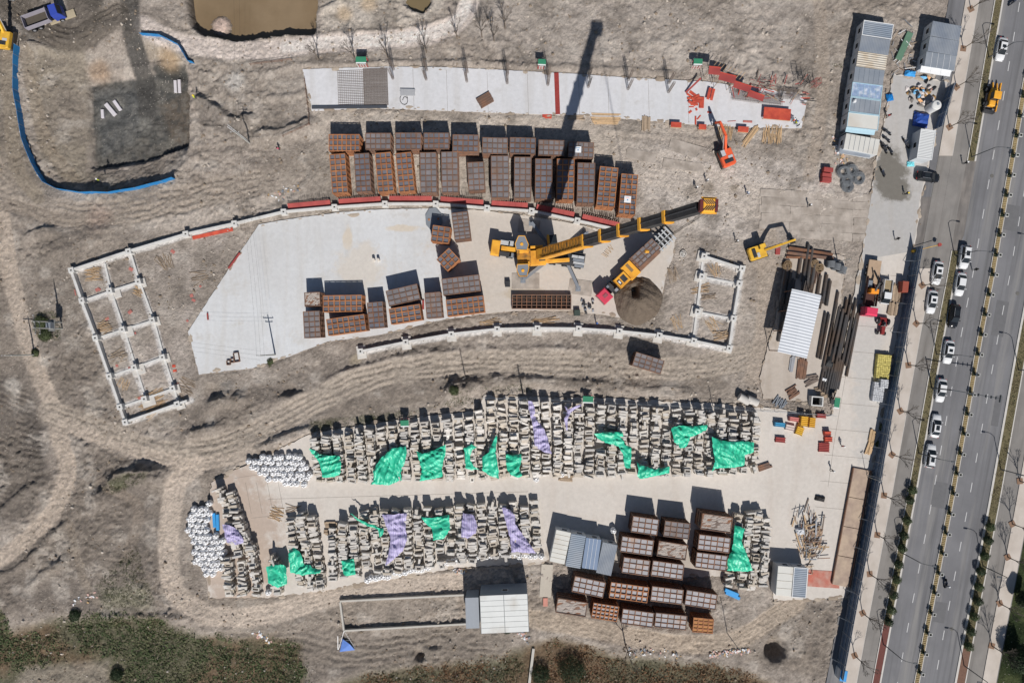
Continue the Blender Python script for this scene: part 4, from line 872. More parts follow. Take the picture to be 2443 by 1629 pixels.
# ------------------------------------------------------------------ pipe shed
t = thing('open_shed', 'open shed with a white corrugated roof over the pipe yard', 'shed', (*P(1908, 772, 5.0), .08), R(-13))
kk = (H - 5) / H; ws_, ls_ = 72 * S * kk, 154 * S * kk
SHW = M('white corrugated roof', lin(206, 210, 216), .5, .06, .4)
n = 21; q = MB(); vs = []; fsx = []
for j in range(n * 4 + 1):
    yy = -ls_ / 2 + ls_ * j / (n * 4); zz = 4.9 + .04 * math.sin(j / 4 * 2 * math.pi)
    for xx, dz in ((-ws_ / 2, -.12), (0, .12), (ws_ / 2, -.12)): vs.append((xx, yy, zz + dz))
for j in range(n * 4):
    for i in range(2): a = j * 3 + i; fsx.append((a, a + 1, a + 4, a + 3))
q.add(vs, fsx); q.build('roof', SHW, t)
for sx in (-1, 1):
    for yy in (-.48, -.16, .16, .48): c = MB(); c.tube((sx * (ws_ / 2 - .2), yy * ls_, 0), (sx * (ws_ / 2 - .2), yy * ls_, 4.75), .09, n=8); c.build('post', RUSTD, t)
for sx in (-1, 0, 1): c = MB(); c.box((sx * (ws_ / 2 - .2), 0, 4.72 + (.1 if sx == 0 else -.1)), (.12, ls_ - .3, .14)); c.build('roof_beam', RUSTD, t)
# ------------------------------------------------------------------ corrugated site wall by the road
WPAN = M('blue-grey corrugated wall sheet', lin(104, 122, 146), .55, .06, .5, wave=(.28, .06, 0)); WPOST = M('galvanised post', lin(150, 156, 162), .5, .06)
def wall_run(label, pts, z=3.2, pw=3.0, brace=True):
    q = [Vector(P(*p)) for p in pts]; t = thing('site_wall', label, 'wall', (*q[0], 0), 0)
    o0 = q[0]
    pan = {}
    for a, b in zip(q[:-1], q[1:]):
        d = b - a; n = max(1, round(d.length / pw)); w = d.length / n; rz = math.atan2(d.y, d.x); d.normalize(); nr = Vector((-d.y, d.x))
        if nr.x > 0: nr = -nr
        key = round(w, 2)
        if key not in pan:
            m_ = MB(); ns = 24; vs = []; fsx = []
            for i in range(ns + 1):
                xx = -w / 2 + .03 + (w - .06) * i / ns; dy = .035 * (1 if i % 2 else -1); vs += [(xx, dy, .05), (xx, dy, z), (xx, dy + .03, .05), (xx, dy + .03, z)]
            for i in range(ns):
                a_, b_ = 4 * i, 4 * i + 4; fsx += [(a_, b_, b_ + 1, a_ + 1), (a_ + 2, a_ + 3, b_ + 3, b_ + 2), (a_ + 1, b_ + 1, b_ + 3, a_ + 3)]
            m_.add(vs, fsx); pan[key] = m_.mesh('panel', WPAN)
            p_ = MB(); p_.box((0, 0, z / 2), (.1, .1, z)); pan['post'] = p_.mesh('post', WPOST)
            r_ = MB(); r_.box((0, 0, 0), (w - .1, .06, .08)); pan['rail'] = r_.mesh('rail', WPOST)
            b_ = MB(); b_.bar((0, 0, z * .72), (-1.5, 0, .1), .07, .07); pan['brace'] = b_.mesh('brace', WPOST)
        for i in range(n):
            c = a + d * w * (i + .5) - o0; e = a + d * w * i - o0
            ob('panel', pan[key], t, (c.x, c.y, 0), rz); pp = e + nr * .12; ob('post', pan['post'], t, (pp.x, pp.y, 0), rz)
            for zz in (.6, 1.7, 2.9): r0 = c + nr * .1; ob('rail', pan['rail'], t, (r0.x, r0.y, zz), rz)
            if brace and i % 3 == 1: ob('brace', pan['brace'], t, (pp.x, pp.y, 0), math.atan2(-nr.y, -nr.x))
    return t
wall_run('long blue-grey corrugated wall between the yard and the pavement', [(float(xm(y)) - 198, y) for y in (592, 760, 930, 1100, 1270, 1440, 1604)])
wall_run('short blue-grey corrugated wall behind the rubbish heap by the cabins', [(2256, 212), (2226, 312)], 3.0, brace=False)
# ------------------------------------------------------------------ blue pit fences
BLUF = M('blue fence sheet', lin(40, 132, 196), .5, .06, .6, wave=(.25, .04, 0))
def blue_fence(label, pts, z=1.5):
    q = [Vector(P(*p)) for p in pts]; t = thing('pit_fence', label, 'fence', (*q[0], 0)); o0 = q[0]
    for a, b in zip(q[:-1], q[1:]):
        d = b - a; n = max(1, round(d.length / 2.2)); w = d.length / n
        for i in range(n):
            s_, e_ = a + d * (i / n) - o0, a + d * ((i + 1) / n) - o0; g0 = float(ground(*(s_ + o0))); g1 = float(ground(*(e_ + o0))); mb = MB(); gz = min(g0, g1) - .1
            dd = Vector((e_.x - s_.x, e_.y - s_.y)); nn = Vector((-dd.y, dd.x)).normalized() * .03; j = rnd.uniform(-.04, .04)
            vs = [(s_.x - nn.x, s_.y - nn.y, gz), (e_.x - nn.x, e_.y - nn.y, gz), (e_.x + nn.x, e_.y + nn.y, gz), (s_.x + nn.x, s_.y + nn.y, gz)]
            vs += [(v[0], v[1], (g0 if k in (0, 3) else g1) + z + j) for k, v in enumerate(vs)]
            mb.add(vs, [(0, 3, 2, 1), (4, 5, 6, 7), (0, 1, 5, 4), (1, 2, 6, 5), (2, 3, 7, 6), (3, 0, 4, 7)]); mb.build('panel', BLUF, t)
            p_ = MB(); p_.tube((s_.x, s_.y, g0 - .2), (s_.x, s_.y, g0 + z + .1), .05); p_.build('post', WPOST, t)
blue_fence('long bright blue sheet fence curving round the deep pit', [(46, 112), (43, 160), (46, 220), (53, 270), (66, 335), (88, 395), (112, 437), (143, 453), (200, 462), (265, 462), (330, 452), (420, 428)])
blue_fence('short bright blue fence above the pit beside the pale track', [(338, 84), (385, 88), (405, 98), (430, 111), (443, 133), (453, 150), (464, 152)], 1.2)
# ------------------------------------------------------------------ road furniture
LAMPM = M('lamp grey', lin(92, 96, 100), .5, .05, metal=.3)
def street_lamp(label, x, y, adir):
    px, py = P(x, y); t = thing('street_lamp', label, 'street lamp', (px, py, .12), math.atan2(adir[1], adir[0]), 'street lamps along the road')
    a = MB(); a.tube((0, 0, 0), (0, 0, 6.6), .11, .07, n=8); a.build('pole', LAMPM, t)
    a = MB(); a.path([(0, 0, 6.5), (.35, 0, 7.0), (.9, 0, 7.25), (1.7, 0, 7.3)], .05); a.build('arm', LAMPM, t)
    a = MB(); a.cbox((2.05, 0, 7.22), (.75, .28, .12), .04); a.build('lamp_head', LAMPM, t)
for i, y in enumerate((-98, 138, 375, 609, 845, 1081, 1316, 1535)):
    if i: street_lamp('grey curved-arm street lamp on the site side of the road, %s from the top' % nth(i - 1), float(xm(y)) - 97, y, (.98, -.17))
for i, y in enumerate((410, 646, 882, 1119, 1349, 1586)): street_lamp('grey curved-arm street lamp on the lawn side of the road, %s from the top' % nth(i), float(xm(y)) + 105, y, (-.98, .17))
# sign gantry
px, py = P(float(xm(925)) - 94, 925); t = thing('sign_gantry', 'grey traffic gantry arm reaching over the road', 'gantry', (px, py, .1), R(-10))
a = MB(); a.tube((0, 0, 0), (0, 0, 6.3), .15, .12, n=8); a.build('pole', LAMPM, t); a = MB(); a.tube((0, 0, 5.9), (9.2, 0, 6.2), .1, .07, n=6); a.build('arm', LAMPM, t)
for xx in (5.0, 6.4, 7.4, 8.3, 9.1): a = MB(); a.box((xx, 0, 6.2), (.12, .5 if xx < 9 else 1.4, .35)); a.build('camera_unit', LAMPM, t)
# median planters
PLW = M('planter box', lin(196, 196, 192), .6, .06); PLD = M('planter soil', (.02, .022, .018), .95, .1); LEAFP = M('planter leaves', (.03, .045, .022), .8, .3, 5)
pm_ = [MB(), MB(), MB()]
pm_[0].box((0, .0, .5), (.42, .42, .9)); pm_[0] = pm_[0].mesh('post', M('dark planter post', lin(60, 62, 62), .6, .1))
for s_ in (-1, 1): pm_[1].box((s_ * .27, 0, 1.12), (.08, .62, .36)); pm_[1].box((0, s_ * .27, 1.12), (.46, .08, .36))
pm_[1] = pm_[1].mesh('rim', PLW); pm_[2].box((0, 0, 1.12), (.46, .46, .2)); pm_[2] = pm_[2].mesh('soil', PLD)
lf = MB()
for i in range(60):
    a = rnd.uniform(0, 6.28); r_ = rnd.uniform(.05, .5); c = Vector((math.cos(a) * r_ - .35, math.sin(a) * r_ + .1, .15 + rnd.uniform(0, .8)))
    d1 = Vector((rnd.uniform(-1, 1), rnd.uniform(-1, 1), rnd.uniform(-.4, .8))).normalized() * .16; d2 = d1.orthogonal().normalized() * .07
    lf.add([c - d1, c + d2, c + d1, c - d2], [(0, 1, 2, 3)])
lfm = lf.mesh('foliage', LEAFP)
k = 0; y = 186.0
while y < 1660:
    px, py = P(float(xm(y)) + 1, y); t = thing('median_planter', 'square white-rimmed planter on the ochre median, %s from the top' % nth(k), 'planter', (px, py, .13), R(-10), 'planters on the median')
    for nm_, m_ in zip(('post', 'rim', 'soil', 'foliage'), pm_ + [lfm]): ob(nm_, m_, t)
    y += 47.15; k += 1
# striped ribs of the median
ribs = MB()
for y in np.arange(-20, 1660, 4.2):
    px, py = P(float(xm(y)), y); ribs.box((px, py, .17), (.66, .14, .10), R(-10))
tag(ribs.build('median_rib', M('ochre rib', tuple(A(168, 150, 112)), .85, .2)), 'small ochre ribs set close along the road median', 'kerb rib', kind='stuff')
# distribution boxes in striped cages with green roofs
GRNR = M('green roof sheet', lin(62, 138, 106), .5, .06, .6, wave=(.2, .03, 0)); RWS = M('red and white rail', (.75, .74, .72), .6, .03, stripes=(lin(190, 50, 50), .5, 0))
def power_box(x, y, w, l, rz, label, z=2.3):
    px, py = P(x, y, z); gz = max(float(ground(px, py)), -.05); kx = w * S * (H - z) / H; ky = l * S * (H - z) / H
    t = thing('power_box_shelter', label, 'shelter', (px, py, gz), R(rz), 'green-roofed power shelters')
    a = MB(); a.cbox((0, 0, z - .08), (kx, ky, .08), .02); a.build('roof', GRNR, t)
    a = MB(); a.box((0, -ky / 2 - .12, z - .1), (kx * .96, .22, .05)); a.build('eave', TRIMW, t)
    for sx in (-1, 1):
        for sy in (-1, 1): a = MB(); a.box((sx * (kx / 2 - .06), sy * (ky / 2 + .1), z / 2 - .06), (.06, .06, z - .12)); a.build('post', RWS, t)
    for zz in (.3, .75, 1.2):
        for sy in (-1, 1): a = MB(); a.box((0, sy * (ky / 2 + .1), zz), (kx - .18, .05, .08)); a.build('rail', RWS, t)
    a = MB(); a.box((0, 0, .75), (kx * .5, ky * .5, 1.3)); a.build('power_box', M('power box grey', lin(170, 172, 170), .5, .05), t)
power_box(862, 144, 25, 13, 0, 'green-roofed power shelter behind the reinforcement mat'); power_box(1293, 149, 19, 12, -3, 'green-roofed power shelter behind the middle of the white strip'); power_box(1666, 146, 21, 12, -2, 'green-roofed power shelter near the red formwork')
power_box(965, 1009, 20, 13, 2, 'green-roofed power shelter at the edge of the stone yard beside weeds'); power_box(1403, 952, 25, 14, -2, 'green-roofed power shelter over the middle of the stone rows'); power_box(1998, 960, 13, 23, -8, 'upright green-roofed power shelter beside the yard road')
# ------------------------------------------------------------------ steel road plates at the site entrance
PLT = M('mud-covered road plate', tuple(A(184, 174, 164)), .9, .2, 1.0, c2=tuple(A(160, 150, 140)), c2scale=.45, c2amt=.48, rand=.07)
t = thing('track_plates', 'mud-covered steel plates laid as a track at the site entrance', 'road plates', (*P(1960, 515), 0), R(-3))
pq = MB(); pq.cbox((0, 0, 0), (6.02, 1.53, .05), .008); pqm = pq.mesh('plate', PLT)
for j in range(6):
    for i in range(4):
        if (i, j) in ((0, 5),): continue
        ob('plate', pqm, t, (-9.2 + 6.05 * i + .35 * (j % 2) + rnd.uniform(-.1, .1), 3.9 - 1.55 * j, max(.0, .02 + .01 * (j % 2))), R(rnd.uniform(-2.2, 2.2)))
for i, (x, y, a, w, l) in enumerate([(1645, 358, -16, 8.2, 2.4), (1530, 372, -12, 6.0, 2.0), (1630, 395, -8, 8, 1.8)]):
    q = MB(); q.cbox((0, 0, 0), (w, l, .06), .01); px, py = P(x, y); tag(q.build('road_plate', PLT, None, (px, py, float(ground(px, py)) + .03), R(a)), '%s mud-covered plate lying between the boxes and the orange excavator' % ['large upper', 'small pale', 'long lower'][i], 'road plate')
# weighbridge
WB = M('weighbridge plate', tuple(A(170, 150, 136)), .8, .12, .8, c2=tuple(A(188, 168, 148)), c2scale=.4)
t = thing('weighbridge', 'long rusty steel weighbridge platform against the site wall', 'weighbridge', (*P(2022, 1290), .1), R(-10.5))
for j in range(4): q = MB(); q.cbox((0, 0, 0), (3.2, 5.7, .35), .03); q.build('deck_plate', WB, t, (.35 * 0, -5.9 + 5.8 * (j), 0))
for s_ in (-1, 1): q = MB(); q.box((s_ * 1.75, 2.9, .3), (.16, 23, .6)); q.build('side_beam', RUSTD, t)
# ------------------------------------------------------------------ mobile crane
YEL = M('crane yellow', lin(236, 172, 62), .5, .10, .8, c2=lin(206, 142, 52), c2scale=.6, c2amt=.4); YELD = M('dusty yellow steel', lin(184, 130, 52), .7, .25, 1.5, c2=lin(92, 74, 52), c2scale=1.2, c2amt=.42)
BLK = M('black painted steel', lin(50, 52, 56), .5, .1, .7, c2=lin(70, 70, 72), c2scale=.5); GRY = M('grey painted steel', lin(128, 134, 142), .55, .08, .8); GRYL = M('light grey deck', lin(186, 188, 190), .6, .12, 1)
RUB = M('tyre rubber', (.022, .022, .024), .85, .1); SILV = M('bare metal', lin(176, 178, 182), .4, .08, metal=.4)
def pt(x, y, z): a = P(x, y, z); return Vector((a[0], a[1], z))
t = thing('mobile_crane', 'large yellow telescopic mobile crane set up on outriggers on the slab', 'crane', (0, 0, .1))
cr0 = t
a0, a1 = pt(1176, 589, 1.7), pt(1394, 622, 1.7); dv = (a1 - a0).normalized(); ang = math.atan2(dv.y, dv.x); nv_ = Vector((-dv.y, dv.x, 0))
q = MB(); q.bar((a0 + a1) / 2 - dv * 9, (a0 + a1) / 2 + dv * 9, 2.7, .5); q.v = [(x, y, z - .3) for x, y, z in q.v]; q.build('chassis', BLK, t)
q = MB(); q.bar(pt(1196, 592, 2.2), pt(1240, 598, 2.2), .8, .5); q.build('pipe_deck', YEL, t)
q = MB(); q.cbox(tuple(pt(1182, 590, 3.0).xy) + (.9,), (1.65, 2.9, 2.0), .12, ang); c_ = q.build('carrier_cab', YEL, t)
q = MB(); q.cbox(tuple(pt(1173.5, 589, 2.6).xy) + (1.8,), (.1, 2.4, .7), .02, ang); q.build('windscreen', GLASS, c_)
for (x, y, w, l, m_, nm) in [(1203, 579, 2.3, .9, GRYL, 'deck_panel'), (1219, 581, 1.0, 1.0, GRYL, 'deck_panel'), (1204, 606, 2.6, .9, BLK, 'deck_panel'), (1222, 609, 1.2, .9, GRY, 'deck_panel'), (1372, 612, 1.3, .55, GRYL, 'deck_panel'), (1386, 614, 1.3, .55, GRYL, 'deck_panel'), (1380, 621, 2.2, .5, GRY, 'deck_panel'), (1381, 628, 2.2, .45, GRYL, 'deck_panel'), (1381, 635, 1.8, .5, GRY, 'deck_panel')]:
    q = MB(); q.cbox(tuple(pt(x, y, 2.1).xy) + (1.85,), (w, l, .3), .04, ang); q.build(nm, m_, t)
wh = MB(); wh.tube((0, -.32, 0), (0, .32, 0), .68, n=20); whm = wh.mesh('wheel', RUB); rim_ = MB(); rim_.tube((0, -.34, 0), (0, .34, 0), .34, n=14); rimm = rim_.mesh('rim', SILV)
for i in range(7):
    for s_ in (-1, 1):
        p_ = (a0 + a1) / 2 + dv * (-8 + i * 2.5 + (.9 if i > 3 else 0)) + nv_ * s_ * 1.25; o = ob('wheel', whm, t, (p_.x, p_.y, .68), ang); ob('rim', rimm, o)
# outriggers
for (xa, ya, xb, yb, lx) in [(1312, 590, 1268, 531, 0), (1362, 590, 1399, 557, 0), (1300, 628, 1248, 668, 0), (1350, 622, 1380, 688, 0)]:
    q = MB(); A_, B_ = pt(xa, ya, 1.1), pt(xb, yb, 1.1); q.bar(A_, B_, .55, .6); o = q.build('outrigger_beam', GRY, t)
    q = MB(); q.tube((B_.x, B_.y, .1), (B_.x, B_.y, 1.2), .13, n=10); q.build('jack', SILV, o); q = MB(); q.cbox((B_.x, B_.y, .02), (1.0, 1.0, .14), .04); q.build('foot_plate', GRY, o)
# slewing body
sa = R(4)
for (x, y, z, w, l, z0, m_, nm) in [(1250, 612, 4.3, 2.6, 3.0, 1.9, YELD, 'winch_house'), (1283, 614, 4.0, 3.0, 2.8, 1.9, YEL, 'engine_housing'), (1250, 598, 4.7, 1.8, .8, 1.9, YEL, 'ballast_bracket'), (1250, 628, 4.6, 2.2, .7, 1.9, YEL, 'ballast_bracket'), (1280, 589, 3.6, 2.4, .55, 2.4, YEL, 'side_walkway'), (1293, 613, 4.4, 1.2, 1.4, 2.0, BLK, 'winch_drum'), (1330, 621, 3.2, 4.6, .7, 2.0, YEL, 'side_arm'), (1308, 598, 4.3, .8, 1.0, 2, YEL, 'hydraulic_housing')]:
    q = MB(); q.cbox(tuple(pt(x, y, z).xy) + (z0,), (w, l, z - z0), .08, sa); q.build(nm, m_, t)
q = MB(); q.tube(pt(1270, 612, 1.5), pt(1270, 612, 2.0), 1.4, n=24); q.build('slew_ring', BLK, t)
for i, poly in enumerate([[(1229, 582), (1237, 563), (1252, 563), (1261, 584), (1257, 597), (1232, 596)], [(1234, 631), (1260, 630), (1262, 639), (1257, 659), (1239, 659), (1233, 645)]]):
    q = MB(); q.prism([P(x, y, 5.3) for x, y in poly], 1.6, 5.2); o = q.build('counterweight', GRY, t)
    cx_, cy_ = sum(p[0] for p in poly) / 6, sum(p[1] for p in poly) / 6
    q = MB(); pl_ = [Vector(P(x, y, 5.3)) for x, y in poly]
    for a, b in zip(pl_, pl_[1:] + pl_[:1]): q.bar((a.x, a.y, 5.22), (b.x, b.y, 5.22), .12, .14)
    q.build('edge_trim', YEL, o); q = MB(); c = pt(cx_, cy_ + 2, 5.3); q.tube((c.x, c.y, 5.2), (c.x, c.y, 5.32), .3, n=12); q.build('lifting_eye', YEL, o)
    for zz in (2.5, 3.4, 4.3): q = MB(); q.prism([P(cx_ + (x - cx_) * 1.015, cy_ + (y - cy_) * 1.015, 5.3) for x, y in poly], zz, zz + .07); q.build('plate_joint', BLK, o)
c = pt(1318, 571, 3.9); q = MB(); q.cbox((c.x, c.y, 1.5), (1.7, 1.7, 2.5), .15, R(8)); o = q.build('operator_cab', GLASS, t)
q = MB(); q.box((c.x - .75, c.y, 2.8), (.35, 1.75, 2.5), R(8)); q.build('cab_frame', YEL, o); q = MB(); q.box((c.x + .1, c.y - .9, 1.6), (2.0, .18, .3), R(8)); q.build('cab_step', YEL, o)
# boom
B0, B1 = Vector((*P(1288, 614), 4.0)), Vector((*P(1526, 604), 47.0)); bd = (B1 - B0).normalized()
at_ = lambda f: B0 + (B1 - B0) * f
q = MB(); q.bar(at_(0), at_(.36), 1.95, 1.9); bs = q.build('boom_base_section', YEL, t)
sd_ = Vector((-bd.y, bd.x, 0)).normalized(); up_ = bd.cross(sd_); up_ = up_ if up_.z > 0 else -up_
for k in range(14):
    f0 = .055 + k * .0215; q = MB(); q.bar(at_(f0) + up_ * .98, at_(f0 + .016) + up_ * .98, 1.35, .1); q.build('boom_grating', YELD, bs)
for s_ in (-1, 1): q = MB(); q.bar(at_(.04) + up_ * 1.02 + sd_ * s_ * .82, at_(.36) + up_ * 1.02 + sd_ * s_ * .82, .14, .2); q.build('boom_rail', YELD, bs)
cuts = [.36, .475, .585, .70, .82, .965]; wd = [1.78, 1.68, 1.58, 1.48, 1.38]
for k in range(5):
    q = MB(); q.bar(at_(cuts[k]), at_(cuts[k + 1]), wd[k], wd[k] * .95); o = q.build('boom_section', BLK, t)
    q = MB()
    for s_ in (-1, 1): q.bar(at_(cuts[k] + .004) + up_ * (wd[k] * .5), at_(cuts[k + 1] - .004) + up_ * (wd[k] * .5), .12, .1); break
    q.build('top_seam', M('boom seam grey', lin(84, 86, 90), .5, .1), o)
    q = MB(); q.bar(at_(cuts[k] - .006), at_(cuts[k] + .006), wd[k] + .34, wd[k] + .3); o2 = q.build('boom_collar', YEL, t)
    p_ = at_(cuts[k]) - sd_ * (wd[k] / 2 + .2) * (1 if sd_.y > 0 else -1); q = MB(); q.bar(p_ + up_ * .6, p_ + up_ * .6 + Vector((1.1, .1, -.4)), .2, .25); q.build('collar_bracket', YEL, o2)
q = MB(); q.cbox((B1.x, B1.y, B1.z - 1.6), (1.5, 1.75, 1.5), .1, R(-3)); hd = q.build('boom_head', YEL, t)
for s_ in (-1, 1): q = MB(); q.box((B1.x + s_ * .95, B1.y, B1.z - .6), (.38, 1.5, .9), R(-3)); q.build('sheave_block', M('dark red sheave', lin(104, 48, 50), .6, .1), hd)
for k in range(5):
    for s_ in (-1, 1):
        p_ = Vector((B1.x - .5 + .27 * k, B1.y + s_ * .38, B1.z - .08)); q = MB(); q.bar(p_ - Vector((.26, s_ * -.3, 0)), p_ + Vector((.26, s_ * -.3, 0)), .12, .04); q.build('chevron_stripe', BLK, hd)
for s_ in (-1, 1): q = MB(); q.box((B1.x + .05, B1.y + s_ * .95, B1.z - .5), (1.9, .18, .3), R(-3)); q.build('head_rail', YEL, hd)
q = MB()
for dx, dy in ((-.12, -.75), (.1, -.7), (-.1, -.5), (.12, -.45)): q.tube((B1.x + dx, B1.y + dy, B1.z - 1.2), (B1.x + dx * 1.0, B1.y + dy, 7.6), .022, n=4)
q.build('hoist_ropes', M('wire rope', lin(70, 66, 60), .6, .1), t)
q = MB(); q.cbox((B1.x, B1.y - .6, 6.4), (.7, .5, 1.2), .12); hk = q.build('hook_block', YEL, t); q = MB(); q.path([(B1.x, B1.y - .6, 6.4), (B1.x, B1.y - .6, 5.9), (B1.x + .2, B1.y - .6, 5.7), (B1.x + .35, B1.y - .6, 5.9)], .07); q.build('hook', BLK, hk)
for (x, y, w, l, a, lb, m_) in [(1254, 671, 5.4, 3.1, 0, 'wide tan mat under the lower crane outrigger', PLT), (1385, 686, 4.6, 3.0, -8, 'dusty mat under the outrigger nearest the lattice girder', PLT), (1262, 540, 4.2, 2.6, -6, 'grey mat under the upper crane outrigger', PLT), (1400, 560, 2.6, 2.4, -20, 'small mat under the outrigger by the formwork', PLT)]:
    q = MB(); q.cbox((0, 0, 0), (w, l, .08), .02); tag(q.build('outrigger_mat', m_, None, (*P(x, y), .104), R(a)), lb, 'mat')
# eight-sided ballast plate in the shade of the square boxes
q = MB(); q.prism([(math.cos(i * math.pi / 4 + .39) * 1.7, math.sin(i * math.pi / 4 + .39) * 2.4) for i in range(8)], 0, .25); t = thing('ballast_plate', 'grey eight-sided ballast plate with orange eyes lying beside the square boxes', 'plate', (*P(1035, 524), .104), R(5)); q.build('plate_body', GRY, t)
for s_ in (-1, 1): q = MB(); q.tube((s_ * .9, 0, .25), (s_ * .9, 0, .34), .22, n=12); q.build('lifting_eye', RUSTO, t)
# ------------------------------------------------------------------ low-loader with the red cab
c0 = pt(1443, 706, 3.0); tl = pt(1592, 563, 1.5); d_ = (tl - c0); ta = math.atan2(d_.y, d_.x)
t = thing('lowloader_truck', 'red-cabbed lowloader with a yellow body carrying a steel box beside the soil heap', 'truck', (c0.x, c0.y, .1), ta)
q = MB(); q.cbox((0, 0, .9), (2.2, 2.5, 2.1), .18); o = q.build('cab', M('truck red', lin(206, 70, 92), .4, .06), t); q = MB(); q.cbox((.1, 0, 3.0), (.9, .7, .1), .03); q.build('roof_hatch', M('dark red hatch', lin(150, 84, 92), .6, .1), o)
q = MB(); q.box((-1.12, 0, 2.1), (.06, 2.1, .9)); q.build('windscreen', GLASS, o)
q = MB(); q.box((8.5, 0, .85), (17, 1.1, .35)); q.build('chassis', BLK, t)
for (x, y, w, l, z0, z1, m_, nm) in [(2.1, .3, 1.2, 1.8, 1.0, 1.7, BLK, 'coupling_deck'), (2.6, -.7, .6, .6, 1.0, 2.2, SILV, 'air_tank'), (1.6, .9, .9, .5, 1.0, 2.0, GRY, 'fuel_tank'), (4.7, -.1, 2.6, 2.2, 1.0, 2.3, YEL, 'gooseneck'), (7.2, .1, 2.3, 3.3, 1.0, 1.9, YEL, 'front_deck')]:
    q = MB(); q.cbox((x, y, z0), (w, l, z1 - z0), .06); o = q.build(nm, m_, t)
    if nm == 'gooseneck':
        q = MB(); q.box((x + .35, y, z1 + .02), (1.0, 1.3, .08)); q.build('engine_opening', BLK, o); q = MB(); q.box((x - .75, y, z1 + .02), (.6, 1.1, .08)); q.build('engine_opening', BLK, o); q = MB(); q.box((x - .75, y, z1 + .07), (.3, .6, .06)); q.build('filter', WHT, o)
    if nm == 'front_deck': q = MB(); q.box((x + .1, y + .5, z1 + .015), (.6, 1.8, .03)); q.build('rubber_mat', M('rubber mat', lin(140, 116, 84), .9, .1), o)
q = MB(); q.cbox((11.1, 0, .95), (5.6, 2.9, .4), .04); q.build('bed', RUSTD, t)
for j in range(3): q = MB(); q.box((16.0, -1.0 + 1.0 * j, 1.15), (4.0, .18, .25)); q.build('tail_beam', GRYL, t)
for i in range(5): q = MB(); q.box((14.4 + .85 * i, 0, 1.32), (.3, 3.2, .12)); q.build('tail_crossbar', GRYL, t)
for i, x in enumerate((.2, 2.4, 3.4, 13.4, 14.6, 15.8, 17.0)):
    for s_ in (-1, 1): o = ob('wheel', whm, t, (x, s_ * 1.0, .5), 0, (.75, .75, .75)); ob('rim', rimm, o)
steel_box(1541, 603, 68, 32, math.degrees(ta) - 1.0, 4.4, (5, 3), 'd', 'brown-grey steel box riding on the lowloader bed', z0=1.46)
